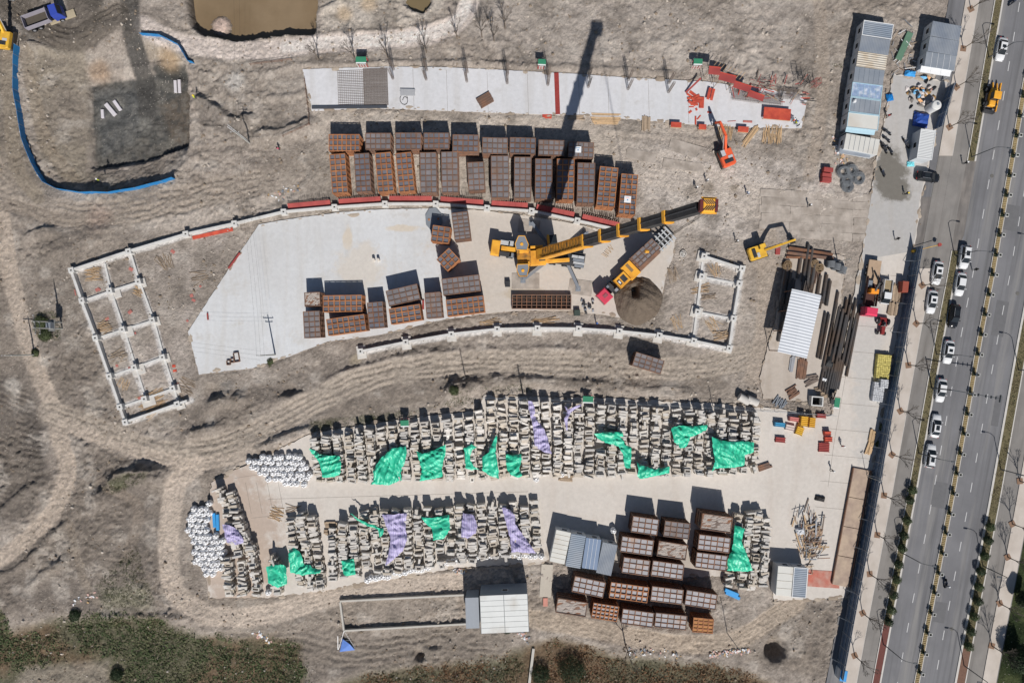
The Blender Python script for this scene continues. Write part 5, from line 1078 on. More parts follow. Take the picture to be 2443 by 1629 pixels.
# ------------------------------------------------------------------ excavators
def excavator(label, x, y, head, body_m, boom, arm_col, z=0, sc_=1.0, breaker=False, dark=BLK):
    """boom: list of (reach, height) from the pivot: foot, elbow, stick joint, bucket"""
    px, py = P(x, y, 1.5); gz = float(ground(px, py)); t = thing('excavator', label, 'excavator', (px, py, max(gz, -.05) if z is None else z), R(head))
    for s_ in (-1, 1):
        q = MB(); pr = [(-1.9, .25), (-1.65, .0), (1.65, .0), (1.9, .25), (1.9, .6), (1.6, .85), (-1.6, .85), (-1.9, .6)]
        q.loft([[(a, s_ * 1.15 - .28, b) for a, b in pr], [(a, s_ * 1.15 + .28, b) for a, b in pr]]); o = q.build('track', M('track steel', lin(72, 66, 60), .8, .2, 3), t)
        for i in range(14): q = MB(); q.box((-1.6 + i * .245, s_ * 1.15, .875), (.16, .6, .05)); q.build('track_pad', BLK, o)
    q = MB(); q.tube((0, 0, .6), (0, 0, 1.05), .75, n=16); q.build('turntable', BLK, t)
    q = MB(); q.loft([[(a, b, 1.0) for a, b in ((-2.0, -.9), (-1.75, -1.3), (1.3, -1.3), (1.3, 1.3), (-1.75, 1.3), (-2.0, .9))], [(a, b, 1.75) for a, b in ((-2.0, -.9), (-1.75, -1.3), (1.3, -1.3), (1.3, 1.3), (-1.75, 1.3), (-2.0, .9))], [(a, b, 1.9) for a, b in ((-1.9, -.85), (-1.65, -1.2), (1.2, -1.2), (1.2, 1.2), (-1.65, 1.2), (-1.9, .85))]])
    q.build('engine_house', body_m, t)
    q = MB(); q.cbox((-1.05, 0, 1.9), (.7, 1.7, .22), .05); q.build('engine_grille', dark, t)
    q = MB(); q.box((-.35, -.55, 1.93), (.5, .9, .06)); q.build('service_deck', GRYL, t)
    q = MB(); q.loft([[(.0, .45, 1.2), (1.5, .45, 1.2), (1.5, 1.3, 1.2), (.0, 1.3, 1.2)], [(.0, .45, 2.6), (1.3, .45, 2.6), (1.3, 1.3, 2.6), (.0, 1.3, 2.6)], [(.1, .5, 2.8), (1.15, .5, 2.8), (1.15, 1.22, 2.8), (.1, 1.22, 2.8)]]); o = q.build('cab', GLASS, t)
    q = MB(); q.cbox((.6, .86, 2.78), (1.15, .78, .06), .02); q.build('cab_roof', body_m if not breaker else GRYL, o)
    (r0, h0), (r1, h1), (r2, h2), (r3, h3) = boom; yb = -.1
    q = MB(); q.bar((r0, yb, h0), (r1, yb, h1), .42, .6); q.bar((r1 - .15, yb, h1), (r2, yb, h2), .38, .5); bo = q.build('boom', arm_col, t)
    q = MB(); q.tube((r0 + .2, yb - .3, h0 - .3), (r1, yb - .25, h1 - .1), .08, n=8); q.build('boom_cylinder', SILV, bo); q = MB(); q.tube((r0 + .2, yb + .3, h0 - .3), (r1, yb + .25, h1 - .1), .08, n=8); q.build('boom_cylinder', SILV, bo)
    q = MB(); q.bar((r2, yb, h2 + .1), (r3, yb, h3), .32, .4); q.build('stick', arm_col, t)
    if breaker:
        q = MB(); q.box((r3, yb, h3 - .5), (.5, .5, 1.1)); q.tube((r3, yb, h3 - 1.0), (r3, yb, h3 - 1.9), .1, n=8); q.build('hydraulic_breaker', dark, t)
    else:
        q = MB(); pr = [(0, 0), (.5, -.1), (.75, -.55), (.45, -.95), (-.1, -.95), (-.35, -.5)]
        q.loft([[(r3 + a, yb - .55, h3 + b) for a, b in pr], [(r3 + a, yb + .55, h3 + b) for a, b in pr]]); bk = q.build('bucket', dark, t)
        for i in range(4): q = MB(); q.bar((r3 - .1, yb - .45 + .3 * i, h3 - .92), (r3 - .38, yb - .45 + .3 * i, h3 - 1.1), .09, .07); q.build('bucket_tooth', SILV, bk)
    return t
EY = M('excavator yellow', lin(232, 184, 64), .5, .08, .8, c2=lin(206, 160, 62), c2scale=.6); EO = M('excavator orange', lin(226, 98, 62), .5, .06, .8)
excavator('yellow excavator with a cream-edged house working beside the pipe yard', 1810, 601, 19, EY, [(1.1, 1.7), (3.6, 4.3), (6.2, 3.9), (6.9, 1.3)], EY, None)
excavator('orange excavator reaching towards the red formwork', 1733, 373, 112, EO, [(1.1, 1.7), (3.4, 4.6), (6.0, 4.5), (6.6, 2.4)], EO, None, 1, True)
excavator('yellow excavator at the very corner beside the blue dump truck', 9, 92, 82, EY, [(1.1, 1.7), (3.6, 4.4), (6.4, 4.6), (8.0, 2.0)], EY, None)
# ------------------------------------------------------------------ trucks
def wheels(t, xs, hw, r_=.5):
    for x in xs:
        for s_ in (-1, 1): o = ob('wheel', whm, t, (x, s_ * hw, r_), 0, (r_ / .68, .6, r_ / .68)); ob('rim', rimm, o)
BLUT = M('truck blue', lin(58, 78, 168), .4, .08)
px, py = P(97, 38, 2); t = thing('dump_truck', 'blue-cabbed dump truck on the dark soil beside the yellow excavator', 'truck', (px, py, float(ground(px, py))), R(20))
q = MB(); q.box((-.3, 0, .8), (6.6, .9, .3)); q.build('chassis', BLK, t); q = MB(); q.loft([[(2.0, -1.15, .7), (3.9, -1.15, .7), (3.9, 1.15, .7), (2.0, 1.15, .7)], [(2.0, -1.15, 1.8), (3.8, -1.1, 1.8), (3.8, 1.1, 1.8), (2.0, 1.15, 1.8)], [(2.05, -1.05, 2.7), (3.4, -1.0, 2.7), (3.4, 1.0, 2.7), (2.05, 1.05, 2.7)]]); o = q.build('cab', BLUT, t)
q = MB(); q.bar((3.84, 0, 1.75), (3.45, 0, 2.62), 1.8, .06); q.build('windscreen', GLASS, o)
q = MB()
for s_ in (-1, 1): q.box((-1.2, s_ * 1.2, 1.7), (5.0, .1, 1.0))
q.box((-3.68, 0, 1.7), (.1, 2.3, 1.0)); q.box((1.28, 0, 1.85), (.1, 2.3, 1.3)); q.build('tipper_sides', M('tipper grey', lin(150, 146, 156), .6, .12, 1), t); q = MB(); q.box((-1.2, 0, 1.15), (4.9, 2.3, .1)); q.build('tipper_floor', M('muddy tray', lin(84, 78, 70), .9, .15), t)
wheels(t, (-2.9, -1.6, 2.9), 1.05)
REDC = M('truck pinkish red', lin(214, 66, 96), .4, .06); TAN = M('flatbed tan', lin(176, 152, 128), .85, .12, 1.2)
px, py = P(2080, 690, 1.5); t = thing('crane_truck', 'red-cabbed flatbed truck with an orange loader crane on the yard road', 'truck', (px, py, .1), R(-98.5))
q = MB(); q.box((-.6, 0, .8), (10.6, .9, .3)); q.build('chassis', BLK, t)
q = MB(); q.loft([[(3.6, -1.2, .6), (5.3, -1.2, .6), (5.3, 1.2, .6), (3.6, 1.2, .6)], [(3.6, -1.2, 2.5), (5.2, -1.18, 2.5), (5.2, 1.18, 2.5), (3.6, 1.2, 2.5)], [(3.7, -1.05, 2.85), (4.9, -1.0, 2.85), (4.9, 1.0, 2.85), (3.7, 1.05, 2.85)]]); o = q.build('cab', REDC, t); q = MB(); q.box((5.27, 0, 2.0), (.05, 2.1, .7)); q.build('windscreen', GLASS, o)
q = MB(); q.cbox((-3.4, 0, 1.0), (4.6, 2.4, .25), .03); q.build('flatbed', TAN, t)
q = MB()
for s_ in (-1, 1): q.box((.4, s_ * 1.15, 1.5), (5.6, .08, .7))
q.box((.4, 0, 1.05), (5.6, 2.2, .1)); q.build('stake_body', M('dark red tray', lin(74, 52, 50), .8, .15), t)
q = MB(); q.cbox((.4, .1, 1.1), (.9, 1.5, 1.5), .08); q.build('crane_base', M('loader orange', lin(240, 150, 50), .5, .06), t); q = MB(); q.bar((.4, .1, 2.5), (-1.2, .5, 3.0), .3, .35); q.bar((-1.2, .5, 3.0), (-3.6, -.3, 1.8), .24, .28); q.build('crane_arm', BLK, t); q = MB(); q.cbox((-1.0, -.55, 1.1), (1.3, .9, .7), .05); q.build('hydraulic_unit', GRY, t)
wheels(t, (-4.3, -3.1, 1.6, 4.4), 1.0)
px, py = P(2116, 696, 1.2); t = thing('pickup_truck', 'small white pickup truck parked beside the crane truck', 'pickup', (px, py, .1), R(-98))
WP = M('car white', (.72, .73, .74), .25, .02, spec=.5)
q = MB(); q.loft([[(a, b, .35) for a, b in ((-2.4, -.8), (2.3, -.8), (2.3, .8), (-2.4, .8))], [(a, b, .95) for a, b in ((-2.4, -.85), (2.4, -.82), (2.4, .82), (-2.4, .85))]]); q.build('body', WP, t)
q = MB(); q.loft([[(.2, -.8, .95), (2.2, -.8, .95), (2.2, .8, .95), (.2, .8, .95)], [(.25, -.68, 1.75), (1.35, -.66, 1.75), (1.35, .66, 1.75), (.25, .68, 1.75)]]); o = q.build('cab_windows', GLASS, t); q = MB(); q.cbox((.8, 0, 1.74), (1.25, 1.4, .06), .02); q.build('roof', WP, o)
q = MB(); q.box((-1.15, 0, .99), (2.2, 1.4, .06)); q.build('cargo_floor', M('cargo tan', lin(150, 134, 106), .9, .15), t); q = MB()
for s_ in (-1, 1): q.box((-1.1, s_ * .8, 1.2), (2.5, .08, .45))
q.build('cargo_sides', WP, t); wheels(t, (-1.5, 1.5), .75, .34)
# small red tractor
px, py = P(2107, 776, 1); t = thing('tractor', 'small dark red tractor on the yard road below the timber stacks', 'tractor', (px, py, .1), R(-98)); TR = M('tractor red', lin(130, 44, 44), .5, .12)
q = MB(); q.loft([[(.2, -.35, .6), (1.8, -.3, .6), (1.8, .3, .6), (.2, .35, .6)], [(.2, -.35, 1.3), (1.7, -.28, 1.2), (1.7, .28, 1.2), (.2, .35, 1.3)]]); q.build('bonnet', TR, t); q = MB(); q.box((-.7, 0, .7), (1.6, 1.7, .2)); q.build('platform', TR, t); q = MB(); q.box((-.4, 0, 1.1), (.5, .6, .5)); q.build('seat', BLK, t); q = MB(); q.tube((.15, 0, 1.2), (-.05, 0, 1.6), .03); q.tube((-.05, 0, 1.58), (-.03, 0, 1.62), .22, n=12); q.build('steering_wheel', BLK, t); wheels(t, (-.8,), .95, .62); wheels(t, (1.5,), .7, .36)
# ------------------------------------------------------------------ yellow wheeled machine at the kerb
px, py = P(2372, 228, 1.5); t = thing('wheel_loader', 'small yellow backhoe loader parked at the kerb', 'loader', (px, py, .0), R(79))
q = MB(); q.cbox((-.3, 0, .7), (3.4, 1.2, .8), .1); q.build('chassis', YEL, t); q = MB(); q.loft([[(-1.0, -.7, 1.5), (.4, -.7, 1.5), (.4, .7, 1.5), (-1.0, .7, 1.5)], [(-.9, -.6, 2.6), (.3, -.6, 2.6), (.3, .6, 2.6), (-.9, .6, 2.6)]]); o = q.build('cab', GLASS, t); q = MB(); q.cbox((-.3, 0, 2.58), (1.5, 1.4, .08), .03); q.build('cab_roof', YEL, o)
q = MB(); q.box((0, -1.15, .9), (5.6, .22, .5)); q.build('side_boom', YEL, t); q = MB(); q.bar((1.0, .4, 1.4), (2.6, .4, 1.0), .2, .25); q.bar((1.0, -.4, 1.4), (2.6, -.4, 1.0), .2, .25); q.build('lift_arms', YEL, t); q = MB(); q.box((-2.9, 0, .6), (.5, 2.2, .7)); q.build('bucket', BLK, t); wheels(t, (-1.5, 1.3), .95, .6)
# ------------------------------------------------------------------ cars
BP = M('car black', (.012, .013, .016), .18, .02, spec=.6)
def car_proto(paint, kind, label):
    t = thing('parked_car' if kind != 'moving' else 'car', label, 'car', (0, 0, 0))
    suv = kind == 'suv'; hz = .12 if suv else 0
    def ring(x, w, z0, z1, cr=.16): return [(x, -w, z0 + .1), (x, -w * .96, z0), (x, w * .96, z0), (x, w, z0 + .1), (x, w, z1 - cr), (x, w * .86, z1), (x, -w * .86, z1), (x, -w, z1 - cr)]
    st = [(-2.3, .70, .42, .72), (-2.2, .82, .32, .86), (-1.7, .89, .25, .95), (-.6, .90, .22, .96), (.6, .90, .22, .95), (1.4, .88, .24, .9), (2.0, .82, .3, .8), (2.25, .72, .36, .66), (2.32, .6, .42, .58)]
    q = MB(); q.loft([ring(x, w, a, b + hz) for x, w, a, b in st]); q.build('body', paint, t, smooth=True)
    zb, zt = .92 + hz, 1.42 + hz * 2
    xr0, xr1, xf1, xf0 = (-2.15, -1.75, .35, 1.2) if suv else (-1.75, -1.1, .3, 1.15)
    wb, wt = .80, .62
    V = lambda x, s, z, w: (x, s * w, z)
    def panel(name, pts, m, parent=t):
        q = MB(); n = len(pts); q.add(pts, [tuple(range(n))]); o = q.build(name, m, parent); return o
    q = MB(); q.loft([[(xr0 + .05, -wb + .03, zb), (xf0 - .05, -wb + .03, zb), (xf0 - .05, wb - .03, zb), (xr0 + .05, wb - .03, zb)], [(xr1 + .03, -wt + .03, zt), (xf1 - .03, -wt + .03, zt), (xf1 - .03, wt - .03, zt), (xr1 + .03, wt - .03, zt)]]); q.build('cabin_shell', paint, t)
    panel('windscreen', [(xf0, -wb + .1, zb + .03), (xf0, wb - .1, zb + .03), (xf1 + .02, wt - .04, zt), (xf1 + .02, -wt + .04, zt)], GLASS)
    panel('rear_window', [(xr0, wb - .1, zb + .04), (xr0, -wb + .1, zb + .04), (xr1 - .02, -wt + .04, zt), (xr1 - .02, wt - .04, zt)], GLASS)
    for s_ in (-1, 1):
        pts = [(xr0 + .25, s_ * (wb + .0), zb + .04), (xf0 - .25, s_ * (wb + .0), zb + .04), (xf1 - .05, s_ * (wt + .015), zt - .04), (xr1 + .08, s_ * (wt + .015), zt - .04)]
        panel('side_window', pts if s_ < 0 else pts[::-1], GLASS)
    q = MB(); q.cbox(((xr1 + xf1) / 2, 0, zt - .02), (xf1 - xr1 + .02, wt * 2 + .02, .07), .035); r_ = q.build('roof', paint, t)
    if kind in ('sun', 'suv2', 'suv'): q = MB(); q.box(((xr1 + xf1) / 2 + .1, 0, zt + .052), (.95 if kind != 'sun' else .6, .72, .008)); q.build('sunroof', GLASS, r_)
    if suv:
        for s_ in (-1, 1): q = MB(); q.box(((xr1 + xf1) / 2, s_ * .55, zt + .08), (1.6, .04, .04)); q.build('roof_rail', SILV, r_)
    for s_ in (-1, 1):
        q = MB(); q.box((2.1, s_ * .58, .66 + hz), (.18, .3, .14)); q.build('headlight', SILV, t); q = MB(); q.box((-2.2, s_ * .62, .78 + hz), (.14, .3, .16)); q.build('tail_light', M('tail red', (.4, .02, .02), .3, .02), t)
        q = MB(); q.cbox((.85, s_ * .97, .98 + hz), (.16, .2, .14), .03); q.build('mirror', paint, t)
    for x in (-1.38, 1.4):
        for s_ in (-1, 1): o = ob('wheel', whm, t, (x, s_ * .79, .33), 0, (.485, .32, .485)); ob('rim', rimm, o)
    return t
protos = {}
def car(kind, paint, x, y, head, label, z=.02):
    key = (kind, paint.name); px, py = P(x, y, .7)
    if key not in protos: o = car_proto(paint, kind, label); protos[key] = o; o.location = (px, py, z); o.rotation_euler = (0, 0, R(head)); o['label'] = label; o['group'] = 'cars parked along the road'
    else: o = dup(protos[key], (px, py, z), R(head), label, 'cars parked along the road')
    return o
car('sun', WP, 2389, 118, -101, 'white saloon by itself at the top of the road near the loader')
car('suv', BP, 2213, 422, -8, 'black car parked crosswise at the site entrance')
car('suv', WP, 2301, 613, -98, 'white SUV with roof rails, first in the road queue beside the verge end')
car('sun', WP, 2236, 651, -99, 'white saloon with a sunroof on the service lane, upper of two')
car('plain', WP, 2291, 678, -99, 'white saloon in the road queue directly behind the white SUV')
car('sun', WP, 2223, 720, -98, 'white saloon with a sunroof on the service lane, lower of two')
car('suv', BP, 2275.5, 754, -97, 'black SUV in the road queue among the white cars')
car('sun', WP, 2262.6, 839.5, -98, 'white saloon in the road queue next below the black SUV')
car('plain', WP, 2245, 931, -98, 'white saloon under the traffic gantry arm')
car('suv2', WP, 2232.5, 1015.6, 82, 'white car with a long glass roof facing up the road, upper of two')
car('suv', WP, 2219, 1087, 82, 'white SUV with a glass roof facing up the road, lowest of the queue')
# ------------------------------------------------------------------ motorcycles and scooters
mbk = None
def motorbike(x, y, head, label, z=.1, group='motorcycles parked in the court'):
    global mbk
    px, py = P(x, y, .5)
    if mbk is None:
        t = thing('motorcycle', label, 'motorcycle'); w = MB(); w.tube((0, -.06, 0), (0, .06, 0), .3, n=16); wm = w.mesh('wheel', RUB)
        for xx in (-.62, .66): ob('wheel', wm, t, (xx, 0, .3))
        q = MB(); q.loft([[(-.7, -.1, .5), (-.7, .1, .5), (-.7, .1, .7), (-.7, -.1, .7)], [(0, -.18, .4), (0, .18, .4), (0, .18, .75), (0, -.18, .75)], [(.45, -.15, .55), (.45, .15, .55), (.45, .12, .9), (.45, -.12, .9)]]); q.build('body', M('bike paint', lin(52, 58, 72), .4, .1, rand=.5), t)
        q = MB(); q.cbox((-.3, 0, .74), (.75, .26, .1), .04); q.build('seat', BLK, t); q = MB(); q.tube((.66, 0, .3), (.48, 0, .98), .04); q.tube((.45, -.34, 1.0), (.45, .34, 1.0), .025); q.build('handlebar', SILV, t)
        mbk = t; t.location = (px, py, z); t.rotation_euler = (0, 0, R(head)); t['group'] = group; return t
    return dup(mbk, (px, py, z), R(head), label, group)
for i, (x, y, a) in enumerate([(2117, 316, -35), (2115, 333, -40), (2108, 347, -50), (2110, 357, -55), (2124, 360, -60), (2160, 340, 120), (2164, 345, 125), (2106, 412, 115)]):
    motorbike(x, y, a, ['scooter at the head of the row along the court edge', 'second scooter down the row along the court edge', 'third scooter down the row along the court edge', 'scooter squeezed into the lower end of the court row', 'last scooter of the row nearest the drain', 'scooter against the single white cabin', 'second scooter against the single white cabin', 'lone scooter on the wet patch'][i])
# ------------------------------------------------------------------ people
SKIN = M('skin', lin(196, 150, 120), .6, .05); HAIR = M('dark hair', (.015, .012, .01), .7, .1)
def person_mesh(pose, jacket, trousers):
    """one skinned body: pelvis, spine, head, arms, legs"""
    lx = .22 if pose == 'walk' else .06
    J = {'pelvis': (0, 0, .95), 'belly': (0, 0, 1.12), 'chest': (.02, 0, 1.32), 'neck': (.03, 0, 1.48), 'head': (.05, 0, 1.6), 'crown': (.05, 0, 1.7),
         'hl': (0, .1, .9), 'kl': (lx * .8, .11, .5), 'al': (lx * .4 - .02, .11, .1), 'tl': (lx * .4 + .16, .12, .05), 'hr': (0, -.1, .9), 'kr': (.02, -.11, .5), 'ar': (-lx, -.11, .12), 'tr': (-lx + .16, -.12, .05),
         'sl': (.02, .19, 1.4), 'el': (-.05 - lx * .3, .26, 1.14), 'wl': (.08, .27, .93), 'fl': (.12, .27, .84), 'sr': (.02, -.19, 1.4), 'er': (.02 + lx * .3, -.27, 1.14), 'wr': (.2 if pose == 'walk' else .1, -.26, .98), 'fr': (.26 if pose == 'walk' else .14, -.25, .92)}
    rad = {'pelvis': .15, 'belly': .14, 'chest': .16, 'neck': .06, 'head': .1, 'crown': .085, 'hl': .1, 'kl': .07, 'al': .05, 'tl': .045, 'hr': .1, 'kr': .07, 'ar': .05, 'tr': .045, 'sl': .08, 'el': .055, 'wl': .042, 'fl': .035, 'sr': .08, 'er': .055, 'wr': .042, 'fr': .035}
    E = [('pelvis', 'belly'), ('belly', 'chest'), ('chest', 'neck'), ('neck', 'head'), ('head', 'crown'), ('pelvis', 'hl'), ('hl', 'kl'), ('kl', 'al'), ('al', 'tl'), ('pelvis', 'hr'), ('hr', 'kr'), ('kr', 'ar'), ('ar', 'tr'), ('chest', 'sl'), ('sl', 'el'), ('el', 'wl'), ('wl', 'fl'), ('chest', 'sr'), ('sr', 'er'), ('er', 'wr'), ('wr', 'fr')]
    nm = list(J); me = bpy.data.meshes.new('body'); me.from_pydata([J[n] for n in nm], [(nm.index(a), nm.index(b)) for a, b in E], [])
    o = bpy.data.objects.new('tmp', me); col.objects.link(o); o.modifiers.new('s', 'SKIN'); sb = o.modifiers.new('d', 'SUBSURF'); sb.levels = 1; sb.render_levels = 1
    for i, n in enumerate(nm): me.skin_vertices[0].data[i].radius = (rad[n], rad[n])
    me.skin_vertices[0].data[0].use_root = True
    bpy.context.view_layer.update(); ev = o.evaluated_get(bpy.context.evaluated_depsgraph_get()); out = bpy.data.meshes.new_from_object(ev)
    bpy.data.objects.remove(o)
    for m_ in (jacket, trousers, SKIN, BLK): out.materials.append(m_)
    mi = []
    for p_ in out.polygons:
        c = p_.center; mi.append(2 if c.z > 1.5 else 3 if c.z < .12 else 1 if c.z < .93 and abs(c.y) < .2 else 2 if (c.z < .96 and abs(c.y) > .2) else 0)
    out.polygons.foreach_set('material_index', mi); out.polygons.foreach_set('use_smooth', [True] * len(out.polygons)); out.update(); return out
hm = MB(); hm.loft([[(math.cos(i * math.pi / 5) * r_ * 1.12, math.sin(i * math.pi / 5) * r_, z) for i in range(10)] for r_, z in ((.17, 0), (.145, .02), (.14, .07), (.11, .125), (.05, .155))]); 
hats = {c: hm.mesh('helmet', M('helmet ' + c, v, .35, .02)) for c, v in (('white', (.8, .8, .8)), ('yellow', lin(240, 210, 60)), ('blue', lin(60, 110, 190)), ('hair', (.015, .012, .01)))}
NAV = M('navy cloth', lin(46, 52, 66), .9, .1); DKC = M('dark cloth', lin(40, 40, 42), .9, .1); REDJ = M('red jacket', lin(140, 42, 40), .8, .1); GRJ = M('grey cloth', lin(110, 112, 118), .9, .1); VEST = M('hi-vis vest', lin(214, 230, 70), .7, .08); ORV = M('orange vest', lin(236, 110, 60), .7, .08); PNK = M('pink jacket', lin(206, 96, 120), .8, .08); BLJ = M('blue jacket', lin(70, 104, 150), .85, .08)
for i, (x, y, pose, jk, tr, hat, a, lb) in enumerate([
    (1661, 447, 'walk', DKC, NAV, 'white', -60, 'worker in dark clothes and white helmet walking below the long plates'), (1686, 431, 'stand', GRJ, NAV, 'white', 40, 'worker in grey with a white helmet near the wet spots'), (1784, 460, 'walk', BLJ, NAV, 'white', -150, 'worker in blue crossing the open dirt by himself'), (1758, 575, 'walk', DKC, DKC, 'white', 200, 'worker in dark clothes beside the small footing grid'),
    (1931, 490, 'walk', DKC, NAV, 'white', 20, 'worker in dark clothes walking on the steel road plates'), (2139, 570, 'stand', DKC, DKC, 'hair', 10, 'person in black standing at the end of the site wall'), (2161, 462, 'walk', NAV, DKC, 'yellow', -20, 'worker with a yellow helmet at the edge of the wet patch'), (2010, 1063, 'walk', REDJ, NAV, 'white', -100, 'worker in a red jacket on the yard road'),
    (1985, 1122, 'walk', DKC, DKC, 'white', 30, 'worker in black with a white helmet on the yard road'), (663, 355, 'stand', PNK, NAV, 'hair', 80, 'person in pink standing on the dirt beside the box rows'), (2325, 643, 'stand', DKC, DKC, 'hair', 0, 'person in dark clothes standing on the road beside the white SUV'), (2302, 389, 'stand', DKC, NAV, 'white', 0, 'person in dark clothes on the pavement by the entrance'),
    (2119, 277, 'walk', REDJ, DKC, 'hair', 60, 'person in a red jacket beside the cabin row'), (1898, 293, 'stand', VEST, DKC, 'blue', 0, 'worker in a yellow-green vest at the end of the white strip'), (1893, 288, 'stand', ORV, DKC, 'white', 120, 'worker in an orange vest at the end of the white strip'), (1905, 299, 'stand', DKC, NAV, 'white', -60, 'worker in dark clothes at the end of the white strip'),
    (1423, 771, 'stand', DKC, REDJ, 'blue', 0, 'worker in dark clothes standing on the curved south beam path'), (470, 236, 'stand', VEST, GRJ, 'yellow', 0, 'worker in a yellow-green vest beside the deep pit'), (236, 430, 'stand', VEST, GRJ, 'white', 60, 'worker in a yellow-green vest behind the blue fence')]):
    px, py = P(x, y, .8); t = thing('person', lb, 'person', (px, py, max(float(ground(px, py)), .1 if float(ground(px, py)) < -.15 else -9)), R(a))
    b = ob('body', person_mesh(pose, jk, tr), t); ob('helmet' if hat != 'hair' else 'hair', hats[hat], t, (.05, 0, 1.64))
# motorcyclist on the road
motorbike(2257, 1392, 80, 'motorcycle being ridden up the road beside the planters', 0, 'motorcycles on the road'); px, py = P(2257, 1392, .5)
t = thing('person', 'rider in grey with a white helmet on the motorcycle on the road', 'person', (px, py, .12), R(80)); ob('body', person_mesh('stand', GRJ, DKC), t, (-.25, 0, -.1)); ob('helmet', hats['white'], t, (-.2, 0, 1.54))
motorbike(2417, 6, 40, 'motorcycle at the very top of the road', 0, 'motorcycles on the road')
# ------------------------------------------------------------------ soil heap
SOILH = M('heap soil', tuple(A(112, 100, 88)), .97, .18, 1.2, .3)
nr_, na = 26, 64; vs = [(0, 0, 3.3)]; fs2 = []
for i in range(1, nr_ + 1):
    for j in range(na):
        a = 2 * math.pi * j / na; rr = 4.75 * (1 + .035 * math.sin(3 * a + 1) + .02 * math.sin(7 * a)) * i / nr_
        x_, y_ = rr * math.cos(a), rr * math.sin(a); f = i / nr_
        z_ = 3.5 * (1 - f) ** .85 if f < 1 else 0
        z_ += (.12 * math.sin(x_ * 3.1 + y_ * 1.7) * math.sin(y_ * 2.7 - x_) + rnd.uniform(-.05, .05)) * (f < .97)
        # scooped flank on the far side
        sx, sy = x_ + .9, y_ - 1.0
        if f > 0: z_ -= 2.2 * math.exp(-((sx / .55) ** 4 + ((sy - .6) / 1.1) ** 4))
        vs.append((x_, y_, max(z_, -.05) if f < 1 else -.1))
fs2 += [(0, 1 + j, 1 + (j + 1) % na) for j in range(na)]
for i in range(nr_ - 1):
    for j in range(na): a = 1 + i * na + j; b = 1 + i * na + (j + 1) % na; fs2.append((a, a + na, b + na, b))
q = MB(); q.add(vs, fs2); tag(q.build('soil_heap', SOILH, None, (*P(1521, 716, 0), .1), 0), 'round heap of dark brown soil beside the red truck cab', 'soil heap')
# ------------------------------------------------------------------ stone yard: rows of cut stone beams
STN = [M('pale cut stone', tuple(A(230, 225, 218)), .9, .14, 2.2, rand=.16, c2=tuple(A(204, 194, 182)), c2scale=.8, c2amt=.4), M('tan cut stone', tuple(A(210, 199, 184)), .9, .16, 2.2, rand=.16), M('grey cut stone', tuple(A(208, 204, 199)), .9, .14, 2.2, rand=.16)]
cols_ = []
for i, x in enumerate(np.arange(748, 1830, 26.4)):
    top = np.interp(x, [740, 950, 1140, 1150, 1300, 1560, 1700, 1840], [1046, 1012, 992, 955, 958, 972, 980, 990]); bot = np.interp(x, [740, 800, 1000, 1300, 1560, 1700, 1830], [1150, 1153, 1148, 1140, 1138, 1135, 1118])
    cols_.append((x, top, x + (bot - top) * max(-.02, .13 * (1 - (x - 748) / 620)), bot))
cols_ += [(518, 1165, 572, 1330), (545, 1175, 596, 1330), (540, 1330, 548, 1425), (570, 1340, 582, 1425), (598, 1300, 612, 1425), (650, 1330, 662, 1420), (690, 1238, 716, 1405), (716, 1225, 742, 1405), (742, 1232, 766, 1405)]
for i, x in enumerate(np.arange(790, 1290, 25.5)):
    top = np.interp(x, [790, 860, 950, 1100, 1290], [1262, 1222, 1215, 1205, 1195]); bot = np.interp(x, [790, 900, 1100, 1290], [1385, 1372, 1345, 1325]); cols_.append((x, top, x + (bot - top) * .05, bot))
cols_ += [(1766, 1226, 1740, 1400), (1790, 1222, 1768, 1408), (1812, 1220, 1795, 1410), (1832, 1232, 1820, 1400)]
# shapes of beam: plain, notched, hollow frame, thick short
def beam_mesh(k, m_):
    q = MB()
    L_, w, h = [(1.7, .46, .4), (1.6, .56, .36), (1.55, .85, .34), (1.1, .6, .45), (1.75, .36, .34), (1.4, .42, .42)][k]
    if k == 2:
        for s_ in (-1, 1): q.cbox((0, s_ * (w / 2 - .1), 0), (L_, .2, h), .03); q.cbox((s_ * (L_ / 2 - .12), 0, 0), (.24, w - .42, h), .03)
    elif k == 1:
        q.cbox((0, 0, 0), (L_, w, h), .04); q.cbox((-.35, w * .2, h), (.35, w * .5, .16), .03)
    else: q.cbox((0, 0, 0), (L_, w, h), .04)
    return q.mesh('stone_block', m_)
BM = {(k, j): beam_mesh(k, STN[j]) for k in range(6) for j in range(3)}; BH = [.4, .36, .34, .45, .34, .42]; BWd = [.46, .56, .85, .6, .36, .42]
slots = []
for (x0, y0, x1, y1) in cols_:
    L_ = math.hypot(x1 - x0, y1 - y0); s = 0; dr = math.atan2(-(x1 - x0), (y1 - y0))
    hcol = rnd.uniform(1.1, 2.2); miss = rnd.uniform(.03, .14)
    while s < L_:
        k = rnd.choices(range(6), [6, 3, 2, 3, 4, 3])[0]; step = (BWd[k] * .92 + rnd.uniform(.0, .13)) / S
        f = (s + step / 2) / L_; s += step
        if f > 1: break
        if rnd.random() < miss: continue
        hh = max(.3, hcol + .5 * math.sin(s / 26 + x0) + rnd.uniform(-.4, .4))
        slots.append((x0 + (x1 - x0) * f, y0 + (y1 - y0) * f, k, hh, -dr * .5 + rnd.gauss(0, .14) + (1.57 if rnd.random() < .07 else 0)))
HZ = max(s[3] for s in slots)
order = sorted(range(len(slots)), key=lambda i: (slots[i][0] - 1221) ** 2 + (slots[i][1] - 1060) ** 2); top300 = set(order[:296])
mass = [MB(), MB(), MB()]
